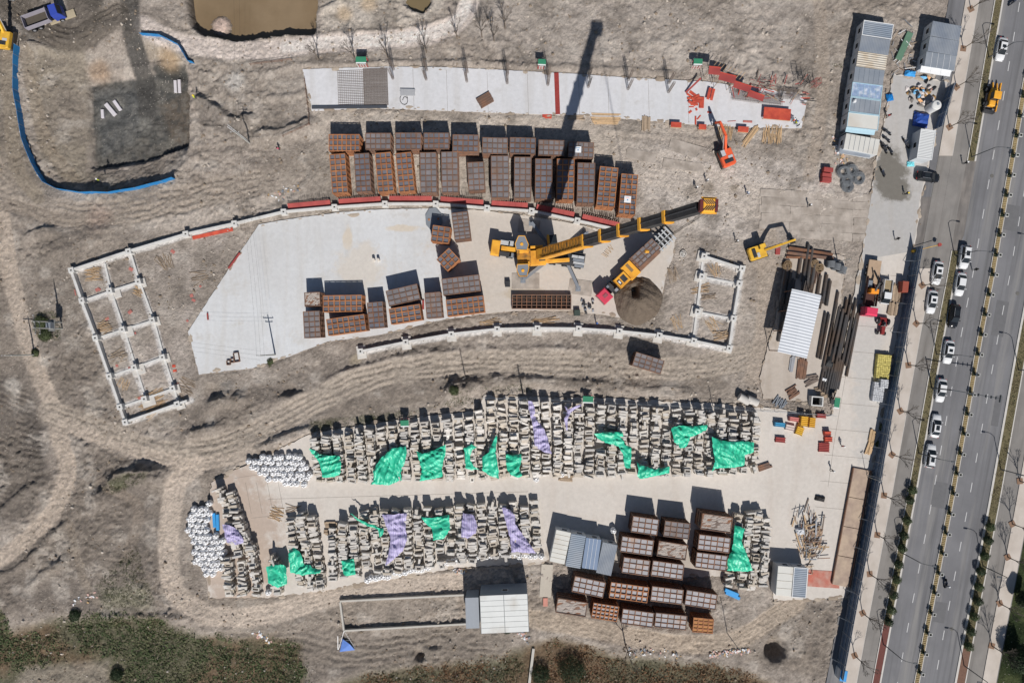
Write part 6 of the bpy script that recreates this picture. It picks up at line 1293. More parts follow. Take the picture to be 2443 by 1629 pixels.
for i, (x, y, k, hh, a) in enumerate(slots):
    n = min(5, int(hh / .4)); px, py = P(x, y, 1.9); px += rnd.uniform(-.2, .2); z = .1
    for l in range(n):                                # the courses underneath
        kk = rnd.choice((0, 0, 1, 4, 5)); w_ = BWd[k] * rnd.uniform(.8, 1.0); mass[rnd.choice((0, 0, 1, 2))].box((px + rnd.uniform(-.1, .1), py + rnd.uniform(-.04, .04), z + .2), (rnd.uniform(1.35, 1.75), max(.34, w_), .39), a + rnd.uniform(-.05, .05)); z += .4
    j = rnd.choices((0, 1, 2), (6, 2, 2))[0]
    if 1150 < x < 1250 and y < 1150: j = rnd.choices((0, 1), (3, 4))[0]
    if i in top300:
        o = ob('stone_block', BM[(k, j)], None, (px, py, z + .003), a, (rnd.uniform(.65, 1.1), rnd.uniform(.85, 1.1), rnd.uniform(.7, 1.25))); tag(o, 'pale cut stone block lying on top of the close-packed stone yard rows', 'stone block', 'stone blocks on the yard rows')
    else:
        me_ = BM[(k, j)]; mt = Matrix.Translation((px, py, z + .003)) @ Matrix.Rotation(a, 4, 'Z') @ Matrix.Diagonal((rnd.uniform(.65, 1.1), rnd.uniform(.85, 1.1), rnd.uniform(.7, 1.25), 1)); mass[j].add([mt @ v.co for v in me_.vertices], [tuple(p.vertices) for p in me_.polygons])
for j in range(3):
    pass
mm = MB(); off_ = 0
for j in range(3): mm.add(mass[j].v, mass[j].f, j)
o = mm.build('stone_blocks', STN); tag(o, 'close-packed rows of cut stone blocks filling both stone yards', 'stone blocks', kind='stuff')
# ------------------------------------------------------------------ bulk bags
BAGM = M('white woven bag', (.82, .83, .85), .75, .05, 2.0, rand=.06); BAGT = M('bag loop grey-brown', lin(120, 112, 104), .95, .2, 4)  # white for bag and neck, grey-brown for the lifting loops
def bag_mesh(seed):
    r_ = random.Random(seed); q = MB(); n = 16; ph = [r_.uniform(0, 6.28) for _ in range(4)]
    def ring(rad, z, amp): return [(math.cos(2 * math.pi * i / n) * rad * (1 + amp * (math.sin(3 * 2 * math.pi * i / n + ph[0]) + .7 * math.sin(5 * 2 * math.pi * i / n + ph[1]))), math.sin(2 * math.pi * i / n) * rad * (1 + amp * (math.sin(4 * 2 * math.pi * i / n + ph[2]) + .7 * math.cos(6 * 2 * math.pi * i / n + ph[3]))), z + amp * .6 * math.sin(5 * 2 * math.pi * i / n + ph[1])) for i in range(n)]
    q.loft([ring(.40, 0, .02), ring(.50, .12, .03), ring(.52, .45, .03), ring(.49, .72, .04), ring(.40, .86, .07), ring(.22, .92, .14), ring(.10, .90, .2)], close=True); body = q.mesh('bag_body', BAGM, True)
    t2 = MB(); t2.loft([[(math.cos(2 * math.pi * i / 10) * rr * (1 + .35 * (i % 2)), math.sin(2 * math.pi * i / 10) * rr * (1 + .35 * (i % 2)), z) for i in range(10)] for rr, z in ((.07, .86), (.06, .94), (.17, 1.02), (.12, .99))]); neck = t2.mesh('tied_neck', BAGM)
    st = MB()
    for s_ in range(4):
        a = s_ * math.pi / 2 + .6 + r_.uniform(-.3, .3); p0 = Vector((math.cos(a) * .44, math.sin(a) * .44, .8)); p1 = Vector((math.cos(a + .5) * .2, math.sin(a + .5) * .2, 1.02)); p2 = Vector((math.cos(a + 1.1) * .4, math.sin(a + 1.1) * .4, .86)); st.bar(p0, p1, .07, .015); st.bar(p1, p2, .07, .015)
    return body, neck, st.mesh('lifting_loops', BAGT)
bags = [bag_mesh(i) for i in range(5)]
def bag(x, y, label, group, z=.1, s_=1.18):
    b, nk, sp = rnd.choice(bags); px, py = P(x, y, .7); gz = max(.1, 0) if float(ground(px, py)) < -.15 else float(ground(px, py))
    t = thing('bulk_bag', label, 'bulk bag', (px, py, gz + z - .1), rnd.uniform(0, 6.28), group); t.scale = (s_, s_, s_ * rnd.uniform(.9, 1.1))
    ob('bag_body', b, t); ob('tied_neck', nk, t); ob('lifting_loops', sp, t)
def scatter(poly, spacing, jit):
    xs = [p[0] for p in poly]; ys = [p[1] for p in poly]; out = []; j = 0; y = min(ys)
    while y < max(ys):
        x = min(xs) + (spacing / 2 if j % 2 else 0)
        while x < max(xs):
            px, py = x + rnd.uniform(-jit, jit), y + rnd.uniform(-jit, jit)
            if inside(np.array([px]), np.array([py]), poly)[0]: out.append((px, py))
            x += spacing
        y += spacing * .9; j += 1
    return out
for x, y in scatter([(458, 1205), (500, 1200), (502, 1262), (542, 1290), (540, 1365), (495, 1372), (465, 1350), (442, 1235)], 14.4, 2.6): bag(x, y, 'white bulk bag in the cluster beside the dirt loop track', 'bulk bags beside the loop track')
for x, y in scatter([(592, 1098), (650, 1082), (725, 1076), (742, 1130), (728, 1158), (660, 1156), (600, 1122)], 14.6, 2.6): bag(x, y, 'white bulk bag in the cluster at the end of the upper stone yard', 'bulk bags at the upper stone yard')
for (xa, ya, xb, yb, n) in ((876, 1379, 928, 1371, 6), (942, 1364, 1020, 1350, 7), (1057, 1341, 1110, 1328, 6), (1112, 1326, 1185, 1318, 7), (1190, 1316, 1290, 1325, 9)):
    for i in range(n): f = i / max(1, n - 1); bag(xa + (xb - xa) * f + rnd.uniform(-2, 2), ya + 3 + (yb - ya) * f + rnd.uniform(-3, 3), 'white bulk bag in the line along the lower edge of the stone yard', 'bulk bags along the lower stone yard edge', s_=1.2)
for (x, y, lb) in ((603, 1369, 'single white bulk bag at the corner of the lower stone rows'), (640, 1412, 'single white bulk bag below the flat green tarpaulin'), (1279, 1142, 'single white bulk bag with a green scrap at the upper yard edge'), (1340, 1131, 'single white bulk bag beside the timber crate at the yard edge'), (1463, 1265, 'lone white bulk bag between the cabins and steel boxes')): bag(x, y, lb, None)
# ------------------------------------------------------------------ tarpaulins
TG = M('green tarpaulin', lin(44, 184, 146), .42, .10, .8, c2=lin(66, 204, 166), c2scale=.7, spec=.5); TP = M('lilac tarpaulin', lin(178, 172, 204), .5, .10, .8, c2=lin(194, 188, 218), c2scale=.7, spec=.4, stripes=(lin(160, 150, 194), .34, 0))
def tarp(label, pts, ox, oy, m_, zb=2.95, sc_=3.92, fold=0):
    o = [Vector(P(ox + x / sc_, oy + y / sc_, zb)) for x, y in pts]; poly = []
    for a, b in zip(o, o[1:] + o[:1]):
        n = max(1, int((b - a).length / .35))
        for k in range(n): p_ = a + (b - a) * k / n; poly.append(p_ + Vector((rnd.uniform(-.07, .07), rnd.uniform(-.07, .07))))
    pa = [(p.x, p.y) for p in poly]; xs = np.array([p[0] for p in pa]); ys = np.array([p[1] for p in pa])
    gxx, gyy = np.meshgrid(np.arange(xs.min(), xs.max(), .2), np.arange(ys.min(), ys.max(), .2)); gxx = gxx + npr.uniform(-.06, .06, gxx.shape); gyy = gyy + npr.uniform(-.06, .06, gyy.shape)
    k = inside(gxx, gyy, pa) & (seg_dist(gxx, gyy, pa, True) > .13)
    pts2 = [Vector(p) for p in pa] + [Vector((a, b)) for a, b in zip(gxx[k], gyy[k])]
    v, _, f, *_ = delaunay_2d_cdt(pts2, [(i, (i + 1) % len(pa)) for i in range(len(pa))], [], 1, 1e-4)
    vx = np.array([p.x for p in v]); vy = np.array([p.y for p in v]); d = seg_dist(vx, vy, pa, True)
    th = fold if fold else rnd.uniform(0, 3.1); u = vx * math.cos(th) + vy * math.sin(th); w = -vx * math.sin(th) + vy * math.cos(th)
    sd0 = rnd.randrange(1000)
    rid = lambda s1, s2, sd: 1 - 2 * np.abs(fbm(u / s1 * 10, w / s2 * 10, 10, sd, 2))
    f2 = th + rnd.uniform(.5, 1.1); u2 = vx * math.cos(f2) + vy * math.sin(f2); w2 = -vx * math.sin(f2) + vy * math.cos(f2)
    cre = lambda a_, b_, s1, s2, sd: (1 - 2 * np.abs(fbm(a_ / s1 * 10, b_ / s2 * 10, 10, sd, 2))) ** 3
    u = u + 1.1 * fbm(vx, vy, 1.8, sd0 + 11, 2); u2 = u2 + 1.1 * fbm(vx, vy, 1.8, sd0 + 13, 2)
    z = zb + .5 * cre(u, w, .7, 5, sd0) + .4 * cre(u2, w2, .8, 5.5, sd0 + 5) + .12 * cre(u, w, .3, 1.6, sd0 + 7) + .5 * fbm(vx, vy, 3.2, sd0 + 9, 2) - .5 - .25 * np.exp(-(d / .25) ** 2)
    me_ = bpy.data.meshes.new('tarpaulin'); cx_, cy_ = vx.mean(), vy.mean()
    me_.from_pydata([(a - cx_, b - cy_, c) for a, b, c in zip(vx, vy, z)], [], [tuple(t_) for t_ in f]); me_.materials.append(m_); me_.polygons.foreach_set('use_smooth', [True] * len(me_.polygons)); me_.update()
    o_ = ob('tarpaulin', me_, None, (cx_, cy_, 0)); tag(o_, label, 'tarpaulin', 'green tarpaulins' if m_ is TG else 'lilac tarpaulins')
tarp('green tarpaulin with a long tail beside the bag cluster', [(535, 1060), (600, 1085), (630, 1115), (820, 1130), (835, 1200), (825, 1300), (770, 1325), (660, 1330), (640, 1210), (600, 1150), (555, 1105)], 600, 800, TG)
tarp('largest leaf-shaped green tarpaulin reaching the yard road', [(1130, 1270), (1200, 1160), (1300, 1060), (1440, 1040), (1450, 1090), (1430, 1200), (1390, 1290), (1400, 1360), (1280, 1400), (1110, 1390), (1145, 1350)], 600, 800, TG)
tarp('four-cornered green tarpaulin with a small hole', [(1535, 1085), (1600, 1110), (1700, 1075), (1815, 1025), (1810, 1120), (1780, 1240), (1785, 1325), (1570, 1368), (1590, 1250), (1570, 1180)], 600, 800, TG)
tarp('thin crescent of torn green tarpaulin', [(1985, 1055), (2060, 1020), (2110, 1045), (2060, 1075), (2040, 1150), (2080, 1230), (2130, 1255), (2050, 1260), (2000, 1240), (1995, 1120)], 600, 800, TG)
tarp('narrow upright green tarpaulin beside the torn crescent', [(2290, 930), (2300, 960), (2280, 1100), (2310, 1250), (2312, 1340), (2220, 1310), (2160, 1265), (2160, 1140), (2220, 1090), (2240, 1030)], 600, 800, TG)
tarp('small green tarpaulin patch near the foot of the long lilac one', [(25, 1110), (90, 1120), (170, 1115), (175, 1160), (150, 1250), (180, 1310), (150, 1330), (80, 1310), (35, 1260), (30, 1180)], 1200, 800, TG)
tarp('green tarpaulin twisted into a falling tail', [(850, 920), (950, 905), (1120, 905), (1130, 970), (1140, 1020), (1205, 1045), (1200, 1150), (1195, 1240), (1145, 1240), (1120, 1100), (1080, 1040), (960, 1005), (890, 965)], 1200, 800, TG)
tarp('green tarpaulin bulging like a fan in the upper stone rows', [(1575, 870), (1650, 845), (1800, 850), (1920, 835), (1905, 890), (1760, 950), (1720, 1050), (1660, 1055), (1605, 1000), (1590, 930)], 1200, 800, TG)
tarp('broad green tarpaulin with a torn corner at the end of the upper rows', [(1960, 950), (2050, 985), (2180, 1000), (2230, 990), (2352, 1000), (2352, 1060), (2352, 1097), (2270, 1120), (2260, 1220), (2150, 1240), (1990, 1245), (1955, 1280), (1985, 1180), (1970, 1080)], 1200, 800, TG)
tarp('low boomerang-shaped green tarpaulin at the yard road edge', [(1250, 1180), (1275, 1200), (1300, 1215), (1420, 1255), (1560, 1225), (1565, 1290), (1450, 1310), (1290, 1345), (1255, 1310), (1270, 1250)], 1200, 800, TG)
tarp('long lilac tarpaulin widening downwards in the upper stone rows', [(235, 610), (275, 620), (300, 700), (310, 790), (390, 880), (440, 1040), (455, 1110), (380, 1090), (300, 1050), (290, 930), (270, 800), (240, 690)], 1200, 800, TP)
tarp('thin wishbone of lilac tarpaulin near the green-roofed shelter', [(575, 660), (610, 690), (735, 640), (735, 660), (640, 715), (605, 780), (605, 890), (590, 880), (575, 780), (600, 710)], 1200, 800, TP)
tarp('large hourglass-shaped lilac tarpaulin in the lower stone rows', [(1215, 0), (1300, -10), (1450, -20), (1440, 110), (1455, 230), (1420, 330), (1310, 430), (1250, 470), (1285, 330), (1300, 230), (1265, 130)], 600, 1229, TP)
tarp('green tarpaulin funnel beside the hourglass-shaped lilac one', [(1580, 15), (1650, 30), (1845, 0), (1855, 130), (1800, 220), (1700, 235), (1690, 140), (1620, 70)], 600, 1229, TG)
tarp('short lilac tarpaulin between the green funnel and the tall lilac one', [(1975, -20), (2080, 0), (2110, 100), (2100, 170), (2020, 215), (1960, 200), (1965, 90)], 600, 1229, TP)
tarp('narrow slanting green tarpaulin strip in the lower stone rows', [(920, -20), (1010, 40), (1100, 80), (1230, 130), (1230, 180), (1195, 210), (1180, 130), (1080, 105), (1000, 60)], 600, 1229, TG)
tarp('green tarpaulin in the shape of a boot in the lower stone rows', [(345, 330), (390, 305), (440, 340), (470, 420), (480, 470), (545, 470), (560, 505), (650, 510), (645, 540), (470, 565), (360, 545), (345, 420)], 600, 1229, TG)
tarp('flat square green tarpaulin at the lower end of the stone rows', [(135, 480), (300, 458), (328, 520), (325, 650), (240, 685), (150, 640), (145, 560)], 600, 1229, TG)
tarp('small green tarpaulin square in the lower stone rows', [(835, 430), (955, 405), (965, 480), (970, 560), (880, 572), (850, 540)], 600, 1229, TG)
tarp('tall lilac tarpaulin ending in a point beside the cream-roofed cabin', [(-10, -60), (20, -70), (60, -50), (110, 0), (115, 80), (190, 190), (310, 355), (80, 345), (65, 220), (30, 80)], 1200, 1229, TP)
tarp('long green tarpaulin over the stones beside the steel box stock', [(2170, 90), (2260, 125), (2240, 260), (2290, 380), (2340, 520), (2200, 530), (2100, 520), (2110, 410), (2150, 330)], 1200, 1229, TG)
tarp('lilac tarpaulin folded over the stones beside the bag cluster', [(740, 870), (860, 890), (980, 980), (1080, 1130), (1080, 1170), (930, 1220), (800, 1180), (760, 1000)], 420, 1120, TP, 2.9, 6.72)
# ------------------------------------------------------------------ timber, boards, rebar
def sticks(name, label, cat, x, y, w, l, n, rz, m_, r_=.05, L_=None, spread=.12, z=None, group=None):
    """a loose bundle; every stick is a part"""
    px, py = P(x, y); gz = z if z is not None else (.1 if float(ground(px, py)) < -.15 else float(ground(px, py))); t = thing(name, label, cat, (px, py, gz), R(rz), group); L_ = L_ or l
    me_ = MB(); me_.box((0, 0, 0), (L_ * S, r_ * 2, r_ * 1.6)); me_ = me_.mesh('stick', m_)
    for i in range(n):
        o = ob('stick', me_, t, (rnd.uniform(-.5, .5) * (l - L_) * S * .6 + rnd.uniform(-.15, .15), ((i + .5) / n - .5) * w * S + rnd.uniform(-.05, .05), r_ + .04 * (i % 3)), rnd.gauss(0, spread)); o.scale = (rnd.uniform(.7, 1.05), 1, 1)
    return t
sticks('pole_bundle', 'row of loose bamboo poles beside the orange excavator boom', 'poles', 1730, 318, 34, 36, 16, 86, TIMB, .05)
sticks('pole_bundle', 'wide row of loose bamboo poles at the end of the white strip', 'poles', 1842, 322, 46, 44, 26, 88, TIMB, .05)
sticks('timber_stack', 'long yellowish timber stack leaning near the orange excavator', 'timber', 1789, 326, 12, 62, 7, 52, TIMB, .11, spread=.02)
sticks('timber_stack', 'stack of long pale planks along the lower edge of the white strip', 'timber', 1445, 284, 26, 74, 9, -1, TIMB, .12, spread=.01)
sticks('timber_stack', 'loose planks in the crane shadow at the strip edge', 'timber', 1376, 281, 10, 42, 5, 6, TIMBG, .1, spread=.08)
sticks('timber_stack', 'square stack of short planks below the white strip', 'timber', 1541, 295, 20, 38, 8, 88, TIMBG, .12, spread=.01)
for i, (x, y, w, l, n, a) in enumerate([(395, 625, 34, 40, 12, -72), (222, 655, 30, 40, 14, 8), (250, 780, 30, 34, 10, 20), (285, 850, 30, 40, 8, 30), (295, 915, 26, 30, 8, 60), (365, 960, 50, 70, 26, 22), (440, 925, 50, 46, 14, -30), (1705, 645, 24, 34, 9, -70), (1672, 690, 18, 46, 8, 0), (1690, 708, 10, 40, 6, 2), (1700, 775, 26, 40, 10, -50), (1720, 800, 20, 40, 8, 10), (1605, 655, 22, 36, 9, -75), (1615, 770, 24, 40, 8, -60), (1450, 600, 30, 16, 8, -40), (475, 660, 30, 44, 6, 14), (330, 695, 20, 26, 9, -30), (660, 1225, 30, 36, 14, -20), (700, 1212, 14, 40, 6, 4), (1300, 765, 14, 70, 7, 2), (1170, 770, 16, 60, 7, 3), (560, 1215, 12, 40, 8, 88)]):
    sticks('scrap_timber', ['scatter of long poles under the curved north beam', 'heap of short sticks in the top cell of the footing grid', 'sticks in the second outer cell of the footing grid', 'slanting sticks in the third outer cell of the footing grid', 'few sticks in the fourth outer cell of the footing grid', 'dense spread of sticks in the bottom cell of the footing grid', 'loose sticks spilling out beside the lower grid corner', 'steep sticks in the top cell of the small footing grid', 'row of sticks across the upper cross beam of the small grid', 'level sticks in the middle cell of the small grid', 'slanting sticks in the lower cell of the small grid', 'level sticks at the bottom of the small grid', 'poles spilled on the slab edge beside the small grid', 'poles on the dirt below the soil heap', 'short offcuts on the slab beside the crane boom', 'few long sticks on the dirt beside the big slab', 'short sticks beside the second grid footing', 'bent bars spread on the pavement between the stone yards', 'thin bars along the pavement above the lower stone rows', 'loose bars along the slab edge below the lattice girder', 'loose bars along the slab edge below the long boxes', 'thin poles standing out beside the first stone row'][i], 'timber', x, y, w, l, n, a, TIMB if i % 3 else TIMBG, .04, spread=.22)
def panel_thing(name, label, cat, x, y, w, l, rz, m_, h=.06, z=0.02, zs=0.0, legs=False, group=None):
    px, py = P(x, y, zs); gz = .1 if float(ground(px, py)) < -.15 else float(ground(px, py)); q = MB(); q.cbox((0, 0, 0), (w * S, l * S, h), min(.03, h / 3)); o = q.build(name, m_, None, (px, py, gz + z), R(rz)); return tag(o, label, cat, group)
for i in range(8): pass
t = thing('red_strip', 'dark red painted board strip laid across the white slab', 'board strip', (*P(1329, 224), .1), R(2))
q = MB(); q.cbox((0, 0, 0), (11 * S, 12.2 * S, .05), .01); qm = q.mesh('board', REDP)
for i in range(8): ob('board', qm, t, (0, (i - 3.5) * 12.4 * S, .0 + .004 * (i % 2)))
panel_thing('red_sheet', 'small red panel at the lower edge of the white strip', 'panel', 1305, 278, 22, 11, 0, REDB, .1)
for (x, y, w, l, a, z, lb) in [(1854, 272, 64, 27, -5, .9, 'large bright red table-like form on the white strip'), (1613, 298, 25, 12, -3, .9, 'orange-red work table at the strip edge, farthest from the excavator'), (1676, 303, 18, 12, -3, .9, 'orange-red work table in the excavator shadow'), (1773, 309, 25, 13, -4, .9, 'orange-red work table beside the leaning timber stack')]:
    px, py = P(x, y, z); gz = .1; t = thing('form_table', lb, 'table', (px, py, gz), R(a)); q = MB(); q.cbox((0, 0, z - .12), (w * S, l * S, .12), .02); q.build('table_top', REDB, t)
    for sx in (-1, 1):
        for sy in (-1, 1): q = MB(); q.box((sx * (w * S / 2 - .12), sy * (l * S / 2 - .12), (z - .12) / 2), (.09, .09, z - .12)); q.build('leg', TIMB, t)
    q = MB(); q.box((0, -l * S / 2 - .04, z - .16), (w * S, .06, .14)); q.build('edge_batten', TIMB, t)
FADR = M('faded red ply', lin(176, 112, 104), .85, .2, 2)
# heap of torn red boards, beam mould and scattered red pieces
t = thing('board_heap', 'fan of torn orange-red boards dropped on the white strip', 'boards', (*P(1655, 238), .1))
for i in range(9):
    q = MB(); q.cbox((0, 0, 0), (rnd.uniform(1.4, 2.2), rnd.uniform(.35, .6), .05), .01); q.build('board', REDB, t, (rnd.uniform(-1.0, .6), .9 - .25 * i + rnd.uniform(-.1, .1), .03 + .05 * i), R(rnd.choice([-35, -20, 5, 20]) + rnd.uniform(-8, 8)))
panel_thing('red_board', 'upright orange board lying beside the torn fan of boards', 'board', 1673, 246, 11, 26, -3, REDB, .25)
for i, (x, y, w, l, a) in enumerate([(1646, 268, 9, 5, 40), (1659, 288, 4, 20, 0), (1667, 281, 3, 13, -40), (1649, 256, 12, 2.5, 0), (1661, 262, 5, 6, 20), (1692, 269, 10, 4, -8), (1783, 291, 22, 5, -3), (1745, 290, 20, 1.5, 5), (235, 690, 10, 14, 60), (230, 692, 8, 12, 20), (312, 642, 16, 12, -30), (412, 600, 12, 16, 50), (457, 705, 12, 12, 20), (478, 683, 8, 8, 60), (462, 716, 14, 10, -30), (179, 697, 4, 24, 12), (256, 760, 14, 10, 20), (310, 744, 16, 12, 40), (415, 873, 12, 10, 0), (417, 884, 14, 9, 10), (420, 918, 22, 8, 30), (335, 950, 14, 14, 30), (280, 872, 10, 10, 5), (310, 878, 10, 9, 0), (322, 795, 10, 8, 20), (447, 765, 8, 8, 30), (1010, 727, 4.5, 22, 0), (497, 755, 3, 16, 5), (560, 622, 4, 46, -36), (1855, 597, 11, 21, -4)]):
    panel_thing('red_board_piece', ['small red square of ply on the strip near the torn boards', 'upright red board on the strip below the torn boards', 'thin slanting red slat below the torn boards', 'thin level red slat below the torn boards', 'red scrap right under the torn boards', 'red scrap in the shadow of the excavator boom', 'dark red board near the bright red form', 'thin red slat near the bright red form', 'red panel pair in the top outer grid cell, outer one', 'red panel beside the first inner footing', 'red scrap in the top inner grid cell', 'red scrap beside the spread of long poles', 'red scrap on the dirt by the slab corner, upper', 'red scrap nearest the slab edge on the dirt', 'red scrap on the dirt by the slab corner, lower', 'thin red board outside the outer grid beam', 'red scrap in the second outer grid cell', 'pinkish ply square in the second inner grid cell', 'orange square beside the inner grid line, upper', 'orange square beside the inner grid line, lower', 'red scraps over the last inner footing', 'red scraps beside the bottom inner footing', 'red scrap in the fourth outer grid cell', 'red square on a pale pad in the grid', 'red scrap beside the second middle footing', 'red scrap against the slab edge beside the grid', 'narrow red plate between the upright boxes', 'small red mark on the slab near its edge', 'long dull red board lying along the slanting slab edge', 'red box lid beside the yellow excavator'][i], 'board', x, y, w * (.65 if 8 <= i < 26 else 1), l * (.65 if 8 <= i < 26 else 1), a, REDB if i < 6 or i in (18, 19) else (FADR if i < 26 else REDF), .08 if i < 26 else .3, group='red scraps of formwork')
# slanting stair formwork at the top right of the strip
t = thing('ramp_formwork', 'dark red ramp formwork on timber props at the end of the white strip', 'formwork', (*P(1758, 204, 3.6), .1), R(-14))
for i, (x, y, w, l, zz, a) in enumerate([(-5.0, 1.2, 2.2, 1.4, 4.4, 8), (-2.2, .7, 3.2, 1.4, 3.9, 0), (1.2, .2, 3.4, 1.2, 2.9, -4), (4.4, -.4, 3.2, 1.1, 1.9, -6)]):
    q = MB(); q.cbox((0, 0, 0), (w, l, .1), .02); q.build('soffit_board', REDF, t, (x, y, zz), R(a)); q = MB(); q.box((0, l / 2, .1), (w, .06, .4)); q.build('edge_board', REDB, t, (x, y, zz), R(a))
    for s_ in (-1, 1):
        for k in (-.4, .4): q = MB(); q.tube((x + k * w, y + s_ * l * .4, -.1), (x + k * w, y + s_ * l * .4, zz), .05); q.build('prop', TIMBG, t)
for i in range(9): q = MB(); q.bar((-5.6 + i * .75, 1.6, 4.2 - i * .2), (-4.9 + i * .75, 3.0, 4.6 - i * .2), .07, .07); q.build('brace', TIMB, t)
for x in (-4.2, -3.5): q = MB(); q.cbox((x, -1.6, .6), (.55, 2.3, .06), .01); q.build('ramp_board', REDB, t)
q = MB(); q.bar((-6.6, .6, 1.4), (-8.6, -2.4, .3), .35, .08); q.build('side_board', REDF, t)
# reinforcement mats
def rebar_mat(label, x, y, w, l, rz, nx, ny, z, r_=.02, dense=1.0):
    px, py = P(x, y); t = thing('rebar_mat', label, 'rebar mat', (px, py, z), R(rz)); q = MB()
    for i in range(nx): xx = (i / (nx - 1) - .5) * w * S + rnd.uniform(-.03, .03); q.box((xx, 0, 0), (r_ * 2, l * S, r_ * 2))
    for j in range(ny): yy = (j / (ny - 1) - .5) * l * S + rnd.uniform(-.03, .03); q.box((0, yy, r_ * 2.1), (w * S, r_ * 2, r_ * 2))
    o = q.build('bars', STEELD, t); o['kind'] = 'stuff'
rebar_mat('dense reinforcement mat on the end of the white strip', 897, 209, 58, 88, 2, 44, 62, .2, .016); rebar_mat('thin reinforcement mat beside the dense one on the strip', 838, 212, 62, 84, 2, 14, 22, .16, .02)
rebar_mat('reinforcement mat below the red ramp formwork', 1805, 236, 120, 26, -7, 46, 12, .6, .016); rebar_mat('reinforcement mat at the outer end of the strip', 1880, 228, 52, 24, -4, 26, 12, .7, .02)
flat_board(745, 258, 924, 256, .5, M('dark edge beam', lin(70, 74, 82), .8, .1), 'edge_beam', 'dark edge beam below the reinforcement mats', 'beam', .3, .1)
# standing column cages
cg = MB()
for a in range(8):
    x_, y_ = .24 * math.cos(a * math.pi / 4), .24 * math.sin(a * math.pi / 4); cg.tube((x_, y_, 0), (x_ * 1.05, y_ * 1.05, 5.2), .022, n=4)
for i in range(20):
    z_ = .2 + i * .25
    for a in range(8): cg.bar((.24 * math.cos(a * math.pi / 4), .24 * math.sin(a * math.pi / 4), z_), (.24 * math.cos((a + 1) * math.pi / 4), .24 * math.sin((a + 1) * math.pi / 4), z_), .02, .02)
cgm = cg.mesh('rebar_cage', STEELD)
for i, (x, y) in enumerate([(938, 189), (1017, 191), (1114, 196), (1210, 200), (1307, 204), (1403, 209), (1498, 214), (1594, 221)]):
    for k in range(2):
        o = ob('rebar_cage', cgm, None, (*P(x + (1 if k else 0), y - 22 * k), .1)); tag(o, 'upright column rebar cage, %s pair from the mat end of the strip, %s one' % (nth(i), 'rear' if k else 'front'), 'rebar cage', 'column rebar cages')
# stacks on the white strip
for (x, y, w, l, a, m_, lb) in [(972, 220, 35, 17, -1, SILV, 'silver stack of pipes on the white strip'), (1157, 238, 35, 28, 30, RUSTD, 'dark brown stack of steel tubes on the white strip')]:
    px, py = P(x, y, .4); t = thing('tube_stack', lb, 'stack', (px, py, .1), R(a)); n = 10; q = MB(); q.tube((-w * S / 2, 0, 0), (w * S / 2, 0, 0), l * S / n / 2 * .96, n=8); qm = q.mesh('tube', m_)
    for j in range(2):
        for i in range(n - j): ob('tube', qm, t, (rnd.uniform(-.05, .05), (i + .5 + j * .5) / n * l * S - l * S / 2, .1 + j * .2))
q = MB(); pts_ = [Vector((math.cos(a * .7) * (.9 - .03 * a) + a * .03, math.sin(a * .7) * .9 - a * .05, .05)) for a in range(14)]; q.path([tuple(p) for p in pts_], .06); tag(q.build('hose', BLK, None, (*P(962, 236), .1)), 'black hose coiled beside the silver pipe stack', 'hose')
# ------------------------------------------------------------------ pipe yard
PIPE = M('dark steel pipe', lin(84, 82, 82), .5, .15, 1.2, c2=lin(98, 84, 74), c2scale=.3, rand=.2, metal=.2)
pipes = []
for i in range(11): pipes.append((1966 + i * 7.6 - 8, 800 + (i % 3) * 12 - (i % 2) * 9, 138 + (i % 4) * 18 if i > 2 else 110, .26, 11 + (i % 3 - 1), .1 + (.0)))
for i in range(6): pipes.append((1985 + i * 8.2, 790 + (i % 3) * 10, 120 + 8 * (i % 2), .24, 12, .6))
for i in range(9): pipes.append((1975 + i * 5.5 - 14, 905 - abs(i - 4) * 4, 80, .24, 12, .1))
for x, y, l in ((1920, 628, 90), (1930, 632, 78), (1937, 660, 60), (1950, 690, 66), (1955, 722, 30), (1947, 720, 40), (1868, 690, 110), (1876, 705, 120), (1862, 770, 90), (1905, 640, 50), (1965, 690, 70), (1974, 700, 60)): pipes.append((x, y, l, .3, 9, .1))
for i, (x, y, l, r_, a, z) in enumerate(pipes):
    px, py = P(x, y); a2 = R(90 - a); q = MB(); q.tube((-l * S / 2, 0, 0), (l * S / 2, 0, 0), r_, n=12, cap=True); o = q.build('steel_pipe', PIPE, None, (px, py, z + r_), a2)
    tag(o, ('dark steel pipe, %s across in the bottom layer beside the white-roofed shed' % nth(i) if i < 11 else 'dark steel pipe, %s across in the top layer beside the white-roofed shed' % nth(i - 11) if i < 17 else 'shorter dark steel pipe, %s across in the pile below the shed' % nth(i - 17) if i < 26 else 'dark steel pipe lying loose above the white-roofed shed, %s from the track' % nth(i - 26)), 'pipe', ('pipes beside the shed' if i < 17 else 'pipes below the shed' if i < 26 else 'loose pipes above the shed'))
for (xa, ya, xb, yb, w, m_, lb) in [(1880, 592, 1984, 608, .5, RUST, 'long rusty steel beam along the top of the pipe yard'), (1876, 604, 1986, 618, .55, RUSTD, 'second rusty steel beam along the top of the pipe yard'), (1874, 614, 1930, 616, .4, RUST, 'short rusty steel beam at the top of the pipe yard')]:
    a, b = P(xa, ya), P(xb, yb); q = MB(); q.bar((*a, .3), (*b, .3), w, .08); q.bar((*a, .5), (*b, .5), .06, .34); q.bar((*a, .71), (*b, .71), w, .08); q.v = [(x_, y_, z_ - .16) for x_, y_, z_ in q.v]; tag(q.build('steel_beam', m_), lb, 'steel beam')
WIRE = M('grey wire coil', lin(134, 138, 142), .5, .15, 3, metal=.2)
